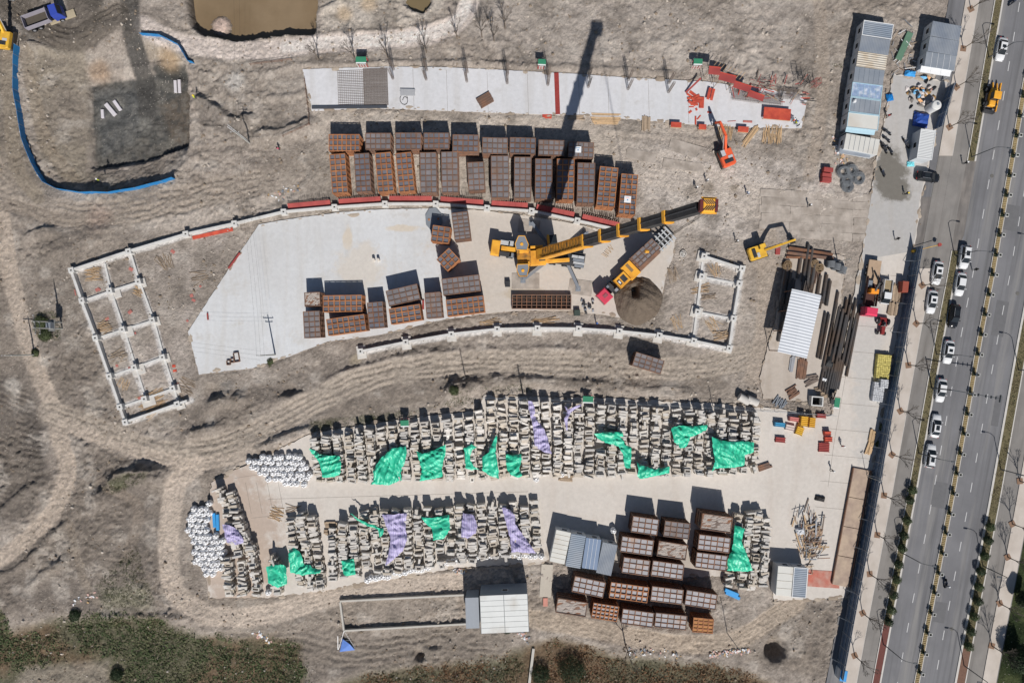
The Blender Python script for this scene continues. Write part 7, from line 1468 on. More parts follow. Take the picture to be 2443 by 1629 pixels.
def coil(x, y, R_, h, label, m_, rz=0, upright=False, n=7, z=.1):
    q = MB(); r_ = h / n / 2
    for j in range(n):
        for lay in range(2 if upright else 6):
            RR_ = R_ - lay * r_ * 1.8 - (0 if upright else rnd.uniform(0, .35)); jx, jy = (0, 0) if upright else (rnd.gauss(0, .12), rnd.gauss(0, .12)); pts = [Vector((jx + math.cos(2 * math.pi * i / 22) * RR_, jy + math.sin(2 * math.pi * i / 22) * RR_, r_ + j * 2 * r_ + rnd.uniform(-.01, .01))) for i in range(23)]
            if upright: pts = [Vector((p.z - h / 2, p.x, p.y + R_)) for p in pts]
            q.path([tuple(p) for p in pts], r_, n=4)
    px, py = P(x, y); return tag(q.build('wire_coil', m_, None, (px, py, z if z is not None else float(ground(px, py)) + .02), R(rz)), label, 'coil', 'coils of wire and rod')
for i, (x, y) in enumerate([(1977, 632), (1990, 638), (2004, 645)]): coil(x, y, .75, 1.3, 'upright grey rod coil, %s of three at the pipe yard edge' % nth(i), WIRE, 85 - 6 * i, True)
for i, (x, y, r_) in enumerate([(2010, 412, 1.6), (2028, 408, 1.5), (2018, 432, 1.5), (2047, 427, 1.45), (2020, 446, 1.4)]): coil(x, y, r_ * .8, .55, 'grey wire coil lying flat, %s of the heap below the cabin row' % nth(i), WIRE, 0, False, 9, None)
for i, (x, y) in enumerate([(1876, 634), (1953, 640), (1940, 628)]): coil(x, y, .9, .6, 'brown rope-like coil, %s in the pipe yard' % nth(i), M('brown coil', lin(132, 112, 88), .9, .2, 3), 0, False, 4)
# pallets of red things below the cabins, cages, gas racks
for i, (x, y) in enumerate([(1976, 405), (1973, 418), (1972, 429)]): panel_thing('red_cabinet', ['red metal cabinet beside the wire coils, top one', 'red metal cabinet beside the wire coils, middle one', 'red metal cabinet beside the wire coils, lowest one'][i], 'cabinet', x, y, 22, 10, -6, REDF, 1.1, 0, 1.0)
for (x, y, w, l, a, h, m_, lb) in [(1919, 1005, 17, 24, -6, 1.6, M('yellow cabinet', lin(222, 172, 60), .5, .06), 'tall yellow mesh cabinet in the equipment corner, first'), (1938, 1008, 15, 24, -6, 1.5, M('yellow cabinet b', lin(212, 160, 56), .5, .06), 'yellow cabinet with a white label in the equipment corner'), (1895, 1000, 22, 11, -8, 1.0, M('pink rack', lin(204, 126, 120), .7, .1), 'pinkish rack behind the yellow cabinets'), (1960, 992, 22, 11, -4, .6, REDF, 'red rack against the yard fence'), (1861, 1013, 24, 11, -6, 1.0, M('blue crate', lin(70, 150, 190), .5, .1), 'blue and white crate in the equipment corner'), (1885, 1020, 22, 14, -12, .5, M('pink sheet', lin(206, 190, 184), .7, .08), 'pale pink sheet stack in the equipment corner'), (1908, 1028, 18, 20, -20, .6, M('yellow barrow', lin(208, 166, 56), .6, .2, 3), 'yellow tangle of barrier parts below the yellow cabinets'), (1975, 1033, 16, 9, 0, .9, REDB, 'red barrier stack by the yard road, upper'), (1977, 1048, 18, 12, 0, .7, REDB, 'orange-red barrier stack by the yard road, middle'), (1966, 1067, 26, 22, -3, .4, REDF, 'red slatted rack by the yard road, lowest'), (1862, 1049, 24, 13, -5, .5, REDF, 'red tool rack in the equipment corner'), (1910, 700, 0.1, .1, 0, .1, DARK, '')]:
    if not lb: continue
    px, py = P(x, y, h); t = thing('equipment_rack', lb, 'rack', (px, py, .1), R(a)); W_, L_ = w * S, l * S
    q = MB(); q.box((0, 0, h / 2), (W_ - .16, L_ - .16, h - .08)); q.build('core', m_, t); q = MB()
    for sx in (-1, 1):
        for sy in (-1, 1): q.box((sx * (W_ / 2 - .05), sy * (L_ / 2 - .05), h / 2), (.08, .08, h))
    q.build('corner_posts', m_, t); k = max(2, int(L_ / .3))
    for i in range(k): q = MB(); q.box((0, -L_ / 2 + .1 + (L_ - .2) * i / (k - 1), h + .02), (W_ - .05, .09, .07)); q.build('slat', m_, t)
# timber, bags and blocks along the wall side of the yard road
sticks('timber_stack', 'long grey timber stack leaning at the wall beside the white pickup', 'timber', 2139, 700, 22, 46, 9, 84, TIMBG, .16, spread=.02); sticks('timber_stack', 'timber stack with ragged ends below the long one by the wall', 'timber', 2128, 737, 22, 34, 9, 82, TIMBG, .16, spread=.04)
for i, (x, y, l) in enumerate([(2079, 1040, 30), (2073, 1068, 32)]): sticks('timber_stack', ['pale timber bundle at the wall foot, upper of two', 'pale timber bundle at the wall foot, lower of two'][i], 'timber', x, y, 14, l, 6, 78 - 6 * i, TIMB, .14, spread=.03)
panel_thing('red_container', 'brick-red box container against the site wall', 'container', 2160, 684, 14, 26, -6, M('brick red paint', lin(150, 78, 64), .7, .1), 1.8, 0, 1.8)
YB = M('yellow sack', lin(196, 184, 110), .8, .15, 2, rand=.15); WB2 = M('white block', lin(190, 192, 196), .7, .1, 2, rand=.12)
def blocks(name, label, cat, x, y, nx, ny, d, rz, m_, layers=2):
    px, py = P(x, y, d[2] * layers); t = thing(name, label, cat, (px, py, .1), R(rz)); q = MB(); q.cbox((0, 0, 0), (d[0] * .95, d[1] * .95, d[2] * .97), .05); qm = q.mesh('piece', m_)
    for l in range(layers):
        for i in range(nx):
            for j in range(ny): ob('piece', qm, t, ((i - (nx - 1) / 2) * d[0] + rnd.uniform(-.03, .03), (j - (ny - 1) / 2) * d[1] + rnd.uniform(-.03, .03), l * d[2]), rnd.gauss(0, .05))
blocks('sack_stack', 'stack of small yellow sacks at the wall by the yard road', 'sacks', 2108, 874, 7, 11, (.38, .42, .5), -6, YB, 2); blocks('block_stack', 'stack of small white blocks below the yellow sacks', 'blocks', 2096, 935, 6, 9, (.34, .42, .5), -8, WB2, 2); blocks('block_stack', 'small white block stack beside the yellow sacks', 'blocks', 2110, 915, 4, 4, (.38, .42, .5), -6, WB2, 3)
# red and white plates on the ground, concrete box pit
t = thing('concrete_pit', 'square white-rimmed concrete pit beside the green-roofed shelter', 'pit', (*P(1950, 957, 1.4), .05), R(-4))
for s_ in (-1, 1): q = MB(); q.box((s_ * 1.05, 0, .7), (.22, 1.9, 1.4)); q.build('side', CONC, t); q = MB(); q.box((0, s_ * .84, .7), (1.88, .22, 1.4)); q.build('side', CONC, t)
q = MB(); q.box((0, 0, .05), (1.9, 1.5, .08)); q.build('floor', DARK, t)  # pit floor painted near-black for the shade inside
panel_thing('paint_pad', 'faded red painted concrete pad beside the ribbed roof cabin', 'pad', 1965, 1380, 76, 40, -4, M('faded red pad', lin(190, 112, 96), .85, .2, .8, c2=lin(176, 142, 130), c2scale=.4), .04, .01)
panel_thing('long_plate', 'long pale plate with lifting slots beside the cream-roofed cabin', 'plate', 1303, 1384, 28, 78, -4, M('pale plate', lin(186, 178, 166), .85, .08), .25, 0)
panel_thing('pink_bag', 'pinkish sack at the foot of the long pale plate', 'sack', 1301, 1434, 11, 20, 0, M('pink sack', lin(200, 140, 126), .8, .15), .3, 0)
for i, (x, y) in enumerate([(893, 621), (904, 621)]): q = MB(); q.tube((0, 0, 0), (0, 0, .95), .28, n=16); tag(q.build('drum', M('white drum', lin(214, 206, 196), .6, .1), None, (*P(x, y), .1)), ['white drum on the big slab, first of the pair', 'white drum on the big slab, second of the pair'][i], 'drum')
for i, (x, y, w, l, a) in enumerate([(566, 852, 12, 22, 10), (556, 860, 8, 9, 0), (547, 865, 8, 10, 5)]):
    px, py = P(x, y); t = thing('steel_bracket', ['tall dark steel bracket at the slab corner', 'square dark steel bracket at the slab corner', 'small dark steel bracket at the slab corner'][i], 'bracket', (px, py, .1), R(a)); W_, L_ = w * S, l * S
    for s_ in (-1, 1): q = MB(); q.box((s_ * W_ / 2, 0, .2), (.14, L_, .4)); q.build('side', RUSTD, t); q = MB(); q.box((0, s_ * L_ / 2, .2), (W_ - .16, .14, .4)); q.build('end', RUSTD, t)
coil(1628, 608, .42, .3, 'concrete ring on the dirt between crane and small footing grid', CONCD, 0, False, 2)
panel_thing('generator', 'small black generator beside the tan outrigger mat', 'generator', 1211, 677, 12, 14, 0, BLK, .9, 0, .9); panel_thing('generator', 'dark green pump unit at the slab edge below the lattice girder', 'pump', 1377, 746, 14, 14, 0, M('pump green', lin(60, 72, 66), .6, .1), .9, 0, .9)
t = thing('machine_parts', 'pile of dark machine parts beside the lattice girder', 'machine parts', (*P(1400, 728), .1))
for i in range(16): q = MB(); q.cbox((0, 0, 0), (rnd.uniform(.2, .7), rnd.uniform(.2, .5), rnd.uniform(.2, .6)), .04); q.build('machine_part', rnd.choice([BLK, BLK, GRY, SILV]), t, (rnd.uniform(-1.2, 1.2), rnd.uniform(-1.5, 1.5), 0), rnd.uniform(0, 3))
# pit floor items and pit-side pieces
WSL = M('white slab piece', lin(206, 202, 206), .8, .06)
for i, (x, y, w, l, a, z) in enumerate([(264, 262, 10, 36, 40, -2.95), (280, 252, 8, 28, 35, -2.95), (243, 271, 7, 21, 4, -2.95), (415, 204, 7, 30, 3, -2.7), (424, 203, 7, 32, 3, -2.7)]):
    px, py = P(x, y, z); q = MB(); q.cbox((0, 0, 0), (w * S, l * S, .35), .03); tag(q.build('concrete_block', WSL, None, (px, py, float(ground(px, py)) + .02), R(a)), ['longest white concrete block on the pit floor', 'second white concrete block on the pit floor, parallel to the longest', 'short white concrete block on the pit floor', 'white concrete beam at the pit side, inner one', 'white concrete beam at the pit side, outer one'][i], 'concrete block')
px, py = P(150, 42); q = MB(); q.cbox((0, 0, 0), (5.2, 1.5, .25), .03); tag(q.build('road_plate', M('muddy plate', lin(172, 160, 136), .9, .12, 1), None, (px, py, float(ground(px, py)) + .05), R(20)), 'long pale plate beside the blue dump truck', 'road plate')
# blue things
BLUS = M('bright blue sheet', lin(60, 150, 214), .5, .12, 1.0)
for i, (x, y, w, l, a) in enumerate([(1745, 1412, 34, 8, -22), (1748, 1420, 36, 7, -24), (512, 1240, 7, 34, 4), (520, 1245, 7, 38, 2)]): panel_thing('blue_bundle', ['blue bundle below the stone rows, upper of two', 'blue bundle below the stone rows, lower of two', 'blue roll beside the bag cluster, first', 'blue roll beside the bag cluster, second'][i], 'bundle', x, y, w, l, a, BLUS, .5, 0, .3)
t = thing('tent_frame', 'collapsed blue tent on a grey frame beside the reed field', 'tent', (*P(825, 1530), float(ground(*P(825, 1530)))), 0); q = MB(); q.add([(-1.2, -2.0, .3), (1.8, -1.6, .4), (.9, -.3, .8), (-.6, .6, .5)], [(0, 1, 2, 3)]); q.build('tent_cloth', M('tent blue', lin(96, 132, 204), .6, .1), t); q = MB()
for a, b in (((-1.6, -2.0, .1), (-.2, 2.4, 1.0)), ((1.9, -1.6, .1), (-.2, 2.4, 1.0)), ((-1.6, -2.0, .1), (1.9, -1.6, .1)), ((-.9, .2, .5), (.8, .4, .5)), ((-1.6, -2, .1), (-1.5, 1.2, .6))): q.tube(a, b, .04)
q.build('frame_tubes', SILV, t)
# heap of rubbish in the court
t = thing('rubbish_heap', 'heap of mixed rubbish, straw and blue sheets beside the cabins', 'rubbish heap', (*P(2195, 222), .1)); pal = [(176, 142, 92), (150, 118, 74), (214, 206, 202), (46, 50, 56), (30, 32, 36), (196, 186, 180), (120, 180, 220), (226, 176, 130), (120, 116, 112), (190, 150, 140)]
for i in range(46):
    c = rnd.choice(pal); a = rnd.uniform(0, 6.28); rr = rnd.uniform(0, 1) ** .6; q = MB(); n = 7
    q.add([(math.cos(2 * math.pi * k / n) * rnd.uniform(.25, .8), math.sin(2 * math.pi * k / n) * rnd.uniform(.2, .5), 0) for k in range(n)] + [(0, 0, rnd.uniform(.15, .5))], [(k, (k + 1) % n, n) for k in range(n)]); q.build('rubbish_piece', M('rubbish %d %d %d' % c, lin(*c), .8, .15, 2), t, (math.cos(a) * rr * 2.9, math.sin(a) * rr * 4.2, .05 + .7 * (1 - rr)), rnd.uniform(0, 6))
for (x, y, r_, h, m_, lb) in [(2236, 250, .95, 2.6, M('white tank', lin(214, 214, 212), .5, .05), 'white upright water tank beside the rubbish heap')]:
    px, py = P(x, y, h); t = thing('water_tank', lb, 'tank', (px, py, .1)); q = MB(); n = 24; q.loft([[(math.cos(2 * math.pi * i / n) * rr, math.sin(2 * math.pi * i / n) * rr, z_) for i in range(n)] for rr, z_ in ((r_, 0), (r_, h - .3), (r_ * .85, h - .1), (r_ * .3, h))]); q.build('tank_shell', m_, t); q = MB(); q.tube((.1, .1, h - .05), (.1, .1, h + .1), .25, n=14); q.build('lid', GRY, t)
def sheet(label, x, y, w, l, rz, m_, zt=.9):
    px, py = P(x, y, zt); n = 9; vs = []; f_ = []
    for j in range(n + 1):
        for i in range(n + 1):
            u, v = i / n - .5, j / n - .5; e = max(abs(u), abs(v)) * 2; vs.append((u * w * S, v * l * S, zt * (1 - e ** 4 * .8) + rnd.uniform(-.08, .08)))
    for j in range(n):
        for i in range(n): a = j * (n + 1) + i; f_.append((a, a + 1, a + n + 2, a + n + 1))
    q = MB(); q.add(vs, f_); tag(q.build('cover_sheet', m_, None, (px, py, .1), R(rz)), label, 'cover sheet')
NBL = M('deep blue sheet', lin(44, 78, 158), .5, .12, 1.0); sheet('deep blue cover sheet beside the white water tank', 2203, 283, 36, 34, -10, NBL, 1.2); sheet('light blue sheet at the top of the rubbish heap', 2175, 174, 26, 13, -8, BLUS, .8); sheet('round blue sheet at the court edge beside the cabins', 2125, 231, 16, 18, 10, M('mid blue sheet', lin(20, 118, 190), .5, .1), .6); sheet('cyan sheet in front of the single white cabin', 2174, 391, 18, 12, 0, M('cyan sheet', lin(120, 206, 216), .5, .1), .4)
# green mesh and door frames between the cabin rows
panel_thing('green_sheet', 'long dull green sheet lying between the cabin rows', 'sheet', 2155, 112, 15, 70, -24, M('dull green sheet', lin(96, 128, 108), .7, .12, 1), .3, .1)
t = thing('scrap_heap', 'scrap frames heaped between the cabin rows', 'scrap', (*P(2155, 115), .0)); 
for i in range(40): q = MB(); q.bar((0, 0, 0), (rnd.uniform(.6, 2.4), 0, .05), .1, .06); q.build('scrap_bar', rnd.choice([TIMBG, SILV, RUSTD, GRY, WHT]), t, (rnd.uniform(-2.4, 1.8), rnd.uniform(-4.6, 4.2), .1 + rnd.uniform(0, .3)), rnd.uniform(0, 6))
t = thing('scrap_heap', 'scrap timber and steel heap beside the weighbridge', 'scrap', (*P(1920, 1300), .1))
for i in range(120): q = MB(); q.bar((0, 0, 0), (rnd.uniform(.8, 3.0), 0, .05), rnd.choice((.08, .12, .25)), .09); q.build('scrap_bar', rnd.choice([TIMBG, TIMB, RUSTD, GRY, STEELD, SILV]), t, (rnd.gauss(.2, 1.3), rnd.gauss(.6, 2.6), .05 + rnd.uniform(0, .7)), rnd.choice([R(8), R(70), R(100)]) + rnd.gauss(0, .2))

# clutter of the material yard beside and below the shed
for i, (x, y, w, l, n, a, m_) in enumerate([(1925, 690, 30, 60, 7, 80, PIPE), (1945, 655, 24, 44, 6, 82, RUSTD), (1880, 700, 26, 70, 6, 80, PIPE), (1912, 880, 24, 50, 9, 82, RUSTD), (1888, 868, 12, 44, 4, 82, SILV), (1990, 862, 22, 60, 9, 78, TIMBG), (1965, 935, 30, 40, 10, 20, TIMBG), (1890, 935, 26, 30, 8, 30, RUSTD), (1935, 905, 22, 36, 8, 10, STEELD), (1860, 960, 30, 24, 7, 60, GRY)]):
    sticks('steel_bundle', ['dark bar bundle close above the shed roof', 'brown angle bundle above the shed', 'dark bar bundle in the shadow of the shed', 'brown section bundle below the shed', 'silver ladder-like bundle below the shed', 'weathered timber bundle at the pipe yard edge', 'loose timber beside the concrete pit', 'brown scrap bars near the stone yard fence', 'thin rebar offcuts below the shed', 'grey tube scraps at the corner of the stone yard'][i], 'bars', x, y, w, l, n, a, m_, .11, spread=.05 if i < 5 else .2, z=.09)
sheet('black cover sheet thrown over stock at the pipe yard edge', 1984, 850, 22, 60, -12, M('black sheet', (.015, .016, .018), .6, .1), .9); sheet('small white sheet beside the black cover', 1967, 905, 16, 10, -20, WHT, .5)
for i, (x, y, r_, h_) in enumerate([(1775, 952, .8, 2.2), (1795, 956, .8, 2.2)]):
    px, py = P(x, y, .8); q = MB(); q.tube((-h_ / 2, 0, .8), (h_ / 2, 0, .8), .78, n=18); tag(q.build('concrete_pipe', CONCD, None, (px, py, .0), R(-30 + 8 * i)), ['grey pipe section at the end of the stone yard fence, first', 'grey pipe section at the end of the stone yard fence, second'][i], 'pipe section')
# tangle of red frames and bars round the ramp formwork
t = thing('scrap_heap', 'tangle of red frames and rebar at the end of the white strip', 'scrap', (*P(1845, 222), .12), R(-6))
for i in range(64):
    q = MB(); q.bar((0, 0, 0), (rnd.uniform(.6, 2.6), 0, rnd.uniform(-.1, .5)), rnd.choice((.05, .08, .16)), .06); q.build('scrap_bar', rnd.choice([REDF, REDF, REDB, STEELD, STEELD, TIMBG, BLK, FADR]), t, (rnd.uniform(-8, 6.5), rnd.uniform(-2.2, 2.4), .1 + rnd.uniform(0, .9)), rnd.choice([0, R(90), R(-12), R(70)]) + rnd.gauss(0, .25))
for i, (x, y) in enumerate([(1900, 186), (1912, 200), (1938, 205)]):
    q = MB()
    for dx in (-.5, .5):
        for dy in (-.5, .5): q.tube((dx, dy, 0), (dx, dy, 2.8), .035, n=5)
    for z_ in (.6, 1.4, 2.2, 2.8):
        for s_ in (-1, 1): q.tube((-.5, .5 * s_, z_), (.5, .5 * s_, z_), .03, n=5); q.tube((.5 * s_, -.5, z_), (.5 * s_, .5, z_), .03, n=5)
    px, py = P(x, y); tag(q.build('scaffold_tower', [BLK, BLK, REDF][i], None, (px, py, max(0, float(ground(px, py)))), .1), ['black scaffold tower behind the strip end, first', 'black scaffold tower behind the strip end, second', 'red scaffold tower at the corner of the strip end'][i], 'scaffold')

sheet('pale bundle of cloth on the scrap heap by the weighbridge', 1912, 1268, 22, 18, 10, M('pale cloth', lin(206, 208, 212), .8, .1, 3), .9); sheet('brown sheet under the scrap heap by the weighbridge', 1945, 1280, 34, 40, -8, M('brown board sheet', lin(156, 134, 116), .9, .15, 1), .35); sheet('dark sheet above the scrap heap by the weighbridge', 1958, 1190, 24, 12, -12, M('dark cloth sheet', lin(60, 58, 58), .8, .1), .6)
for i, (x, y, a) in enumerate([(1350, 1140, -3), (790, 1250, 0), (790, 1268, 2), (1822, 1112, 18)]): sticks('timber_stack', ['brown timber crate stack at the edge of the upper stone rows', 'brown timber pile at the head of the lower stone rows', 'second brown timber pile at the head of the lower stone rows', 'rusty bars at the end of the upper stone rows'][i], 'timber', x, y, 12, 32, 6, a, RUSTD if i == 3 else TIMBG, .16, spread=.02, z=.1)

# soil spilled and trodden over the slab edges
q = MB(); g6 = random.Random(17)
for poly, step in ((STRIP, 10), (MAIN, 12), (YARD, 9), (PIPEPAD, 9)):
    for (ax, ay), (bx, by) in zip(poly, poly[1:] + poly[:1]):
        L_ = math.hypot(bx - ax, by - ay)
        for i in range(int(L_ / step)):
            if g6.random() < .25: continue
            f = g6.random(); px, py = P(ax + (bx - ax) * f + g6.gauss(0, 2.5), ay + (by - ay) * f + g6.gauss(0, 2.5)); rr = min(.9, .1 + g6.expovariate(7 if poly is not YARD else 4.5)); n = 9; th = math.atan2(-(by - ay), bx - ax); cs_, sn_ = math.cos(th), math.sin(th); pts = []
            for k in range(n): a = 2 * math.pi * k / n; r2 = rr * g6.uniform(.55, 1.15); ux, uy = math.cos(a) * r2 * 1.5, math.sin(a) * r2 * .7; pts.append((px + ux * cs_ - uy * sn_, py + ux * sn_ + uy * cs_, .10))
            q.add(pts + [(px, py, .13 + .05 * rr)], [(k, (k + 1) % n, n) for k in range(n)], g6.randrange(2))
tag(q.build('spilled_soil', [M('spilled soil a', tuple(A(180, 167, 152)), .95, .2, 2), M('spilled soil b', tuple(A(160, 146, 131)), .95, .2, 2)]), 'soil spilled over the edges of the slabs and paving', 'soil', kind='stuff')
# ------------------------------------------------------------------ trees and plants
BARK = M('bare bark', lin(128, 116, 104), .9, .2, 3); BARKD = M('dark bark', lin(104, 96, 88), .9, .2, 3)
def tree_mesh(seed, h, spread, levels=4, lean=0):
    r_ = random.Random(seed); tr = MB(); br = MB()
    def grow(p, d, L_, rad, lv):
        q = p + d * L_; (tr if lv == 0 else br).tube(p, q, rad, rad * .62, n=6 if lv < 2 else 4, cap=False)
        if lv >= levels: return
        n = 4 if lv == 0 else r_.choice((2, 3, 3))
        for i in range(n):
            a = r_.uniform(0, 6.28) if lv else 6.28 * i / n + r_.uniform(-.5, .5); s_ = spread * r_.uniform(.5, 1.1); o = d.orthogonal().normalized(); o2 = d.cross(o)
            nd = (d + (o * math.cos(a) + o2 * math.sin(a)) * s_ + Vector((0, 0, .12))).normalized(); grow(p + (q - p) * r_.uniform(.72, 1.0), nd, L_ * r_.uniform(.52, .78), max(rad * .55, .018), lv + 1)
        if lv and lv < levels - 1: grow(q, (d + Vector((r_.uniform(-.15, .15), r_.uniform(-.15, .15), .1))).normalized(), L_ * .6, max(rad * .55, .018), lv + 1)
    grow(Vector((0, 0, 0)), Vector((lean, 0, 1)).normalized(), h * .42, .11 * h / 6, 0)
    return tr.mesh('trunk', BARK), br.mesh('branches', BARKD)
TM = [tree_mesh(s, 6.6, .55) for s in (3, 8, 21)]; TT = [tree_mesh(s, 8.2, .38) for s in (5, 14)]
PITM = M('tree pit soil', lin(134, 108, 90), .95, .15)
def bare_tree(x, y, label, k, big=False, group='bare street trees', pit=True, s_=1.0):
    px, py = P(x, y); gz = .14 if pit else float(ground(px, py)); t = thing('bare_tree', label, 'tree', (px, py, gz), rnd.uniform(0, 6.28), group); t.scale = (s_, s_, s_); a, b = (TT if big else TM)[k % (2 if big else 3)]; ob('trunk', a, t); ob('branches', b, t)
    if pit: q = MB(); q.box((0, 0, .002), (1.15, 1.15, .02)); q.build('tree_pit', PITM, t)
WT = [(2315, 23), (2297, 117), (2280.5, 209), (2264, 304), (2199, 681), (2185, 772), (2166, 871), (2147, 980), (2127, 1084), (2108, 1181), (2092, 1275), (2074, 1368), (2057, 1461), (2038, 1562)]
for i, (x, y) in enumerate(WT): bare_tree(x, y, 'bare young tree in a square pit, %s down the pavement beside the site' % nth(i), i)
for i, (x, y) in enumerate([(2432, 1147), (2414, 1249), (2403, 1328), (2384, 1438), (2365, 1539)]): bare_tree(x, y, 'bare young tree in a square pit, %s down the pavement beside the lawn' % nth(i), i + 1)
for i, (x, y) in enumerate([(761, 143), (846, 140), (925, 138), (1017, 126), (1091, 94), (1150, 89), (1179, 101), (1205, 70)]): bare_tree(x, y, 'tall slim bare tree, %s along the pale track above the strip' % nth(i), i, True, 'bare trees along the track', False, .8)
bare_tree(1492, 1537, 'bare tree on the edge of the brown scrub below the box stock', 1, False, None, False, 1.2)
# shrubs, hedges, reeds: leaf faces
def leaf_ball(seed, n, rx, rz_, leaf, m_, base=.1):
    g = np.random.default_rng(seed); v = g.normal(size=(n, 3)); v /= np.linalg.norm(v, axis=1)[:, None]; lump = 1 + .16 * np.sin(v[:, 0] * 5 + seed) * np.cos(v[:, 1] * 4 + 1) ; r_ = (g.uniform(.25, 1, n) ** .35 * lump)[:, None]
    c = v * r_ * np.array([rx, rx, rz_]) + np.array([0, 0, rz_ + base]); d = g.normal(size=(n, 3)); d /= np.linalg.norm(d, axis=1)[:, None]; e = np.cross(d, v); e /= np.linalg.norm(e, axis=1)[:, None] + 1e-6
    s_ = leaf * g.uniform(.6, 1.3, (n, 1)); co = np.stack([c - d * s_, c + e * s_ * .5, c + d * s_, c - e * s_ * .5], 1).reshape(-1, 3)
    return np_mesh('foliage', co, np.arange(4 * n).reshape(-1, 4), m_, False)
GRN1 = M('dark shrub leaf', (.035, .055, .025), .7, .35, 6); GRN2 = M('mid shrub leaf', (.06, .085, .035), .7, .35, 6); GRN3 = M('weed leaf', (.08, .10, .045), .8, .35, 4)
SB = [leaf_ball(i, 1300, .88, .85, .1, GRN1 if i % 2 else GRN2) for i in range(4)]
stem = MB(); stem.tube((0, 0, 0), (0, 0, .8), .06, .04); stem = stem.mesh('stem', BARKD)
for i, (x, y) in enumerate([(2176, 1170), (2169, 1194), (2163, 1242), (2155.5, 1277.5), (2151, 1308), (2143, 1346), (2138, 1382), (2130, 1418), (2126, 1453.5), (2118.5, 1481.5)]):
    t = thing('round_shrub', 'clipped round shrub on the site-side verge, %s from the top' % nth(i), 'shrub', (*P(x - 6, y - 4), .12), i, 'clipped round shrubs on the verges'); ob('foliage', SB[i % 4], t); ob('stem', stem, t)
for i, (x, y) in enumerate([(2362, 1257), (2357, 1289), (2349, 1326), (2339, 1362), (2335, 1399), (2333, 1433), (2324, 1469), (2316, 1504.5), (2311, 1540)]):
    t = thing('round_shrub', 'clipped round shrub on the lawn-side verge, %s from the top' % nth(i), 'shrub', (*P(x - 8, y - 4), .12), i * 2, 'clipped round shrubs on the verges'); ob('foliage', SB[i % 4], t); ob('stem', stem, t)
def tufts(name, label, cat, polys, dens, h, w, mats, seed, zfun=None, flatz=None, edge=0):
    """ground cover: bent three-cornered blades"""
    g = np.random.default_rng(seed); cs = []
    for poly in polys:
        xs = [p[0] for p in poly]; ys = [p[1] for p in poly]; n = int((max(xs) - min(xs)) * (max(ys) - min(ys)) * S * S * dens); x = g.uniform(min(xs), max(xs), n); y = g.uniform(min(ys), max(ys), n)
        k = inside(x, y, poly)
        if edge: k &= g.uniform(0, 1, n) < .06 + smooth(0, edge, seg_dist(x, y, poly, True) - 4 + 2.4 * edge * fbm(x, y, 40, seed + 1, 3))
        cs.append(np.stack([x[k], y[k]], 1))
    c = np.concatenate(cs); c = c[(fbm(c[:, 0], c[:, 1], 24, seed, 3) > -.22)]; n = len(c)
    px, py = (c[:, 0] - CX) * S, (CY - c[:, 1]) * S; z = ground(px, py) if flatz is None else np.full(n, flatz)
    cl = 1 + 1.5 * fbm(c[:, 0], c[:, 1], 16, seed + 3, 2); hh = h * g.uniform(.5, 1.25, n) * np.clip(cl, .4, 1.8); a = g.uniform(0, 6.28, n); b = g.uniform(0, 6.28, n); ww = w * g.uniform(.6, 1.4, n)
    base = np.stack([px, py, z - .02], 1); dv_ = np.stack([np.cos(a) * ww, np.sin(a) * ww, 0 * a], 1); tip = base + np.stack([np.cos(b) * hh * .9, np.sin(b) * hh * .9, hh * .8], 1)
    co = np.stack([base - dv_, base + dv_, tip], 1).reshape(-1, 3); me_ = np_mesh(name, co, np.arange(3 * n).reshape(-1, 3), mats, False)
    patch = fbm(c[:, 0], c[:, 1], 70, seed + 7, 4) + g.normal(0, .12, n); mi = np.digitize(patch, np.linspace(-.22, .22, len(mats) + 1)[1:-1]); me_.polygons.foreach_set('material_index', mi.astype(np.int32)); me_.update()
    tag(ob(name, me_), label, cat, kind='stuff')
RD = [M('reed olive', (.125, .15, .075), .85, .3, 4), M('reed dark green', (.09, .135, .055), .85, .3, 4), M('reed dry', (.17, .175, .095), .9, .3, 4)]
BRN = [M('scrub olive', (.12, .12, .065), .85, .3, 4), M('scrub rust', (.27, .15, .085), .9, .3, 4), M('scrub brown', (.26, .17, .1), .9, .3, 4)]
tufts('reeds', 'dark green reed bed along the bottom of the site', 'reeds', [[(120, 1470), (240, 1450), (380, 1455), (440, 1495), (560, 1515), (640, 1508), (725, 1525), (740, 1600), (755, 1740), (240, 1740), (262, 1600), (180, 1560), (120, 1540)], [(-80, 1420), (10, 1440), (40, 1520), (130, 1490), (190, 1560), (110, 1600), (0, 1620), (-80, 1720)]], 30, .42, .12, RD, 4, edge=34)
tufts('scrub_grass', 'rust-brown dry scrub along the bottom of the site', 'scrub', [[(880, 1605), (1030, 1580), (1180, 1562), (1235, 1545), (1262, 1548), (1250, 1720), (735, 1720), (760, 1650)], [(1282, 1545), (1330, 1516), (1500, 1565), (1700, 1580), (1800, 1605), (1900, 1660), (1980, 1720), (1270, 1720), (1276, 1590)]], 30, .42, .12, BRN, 9, edge=30)
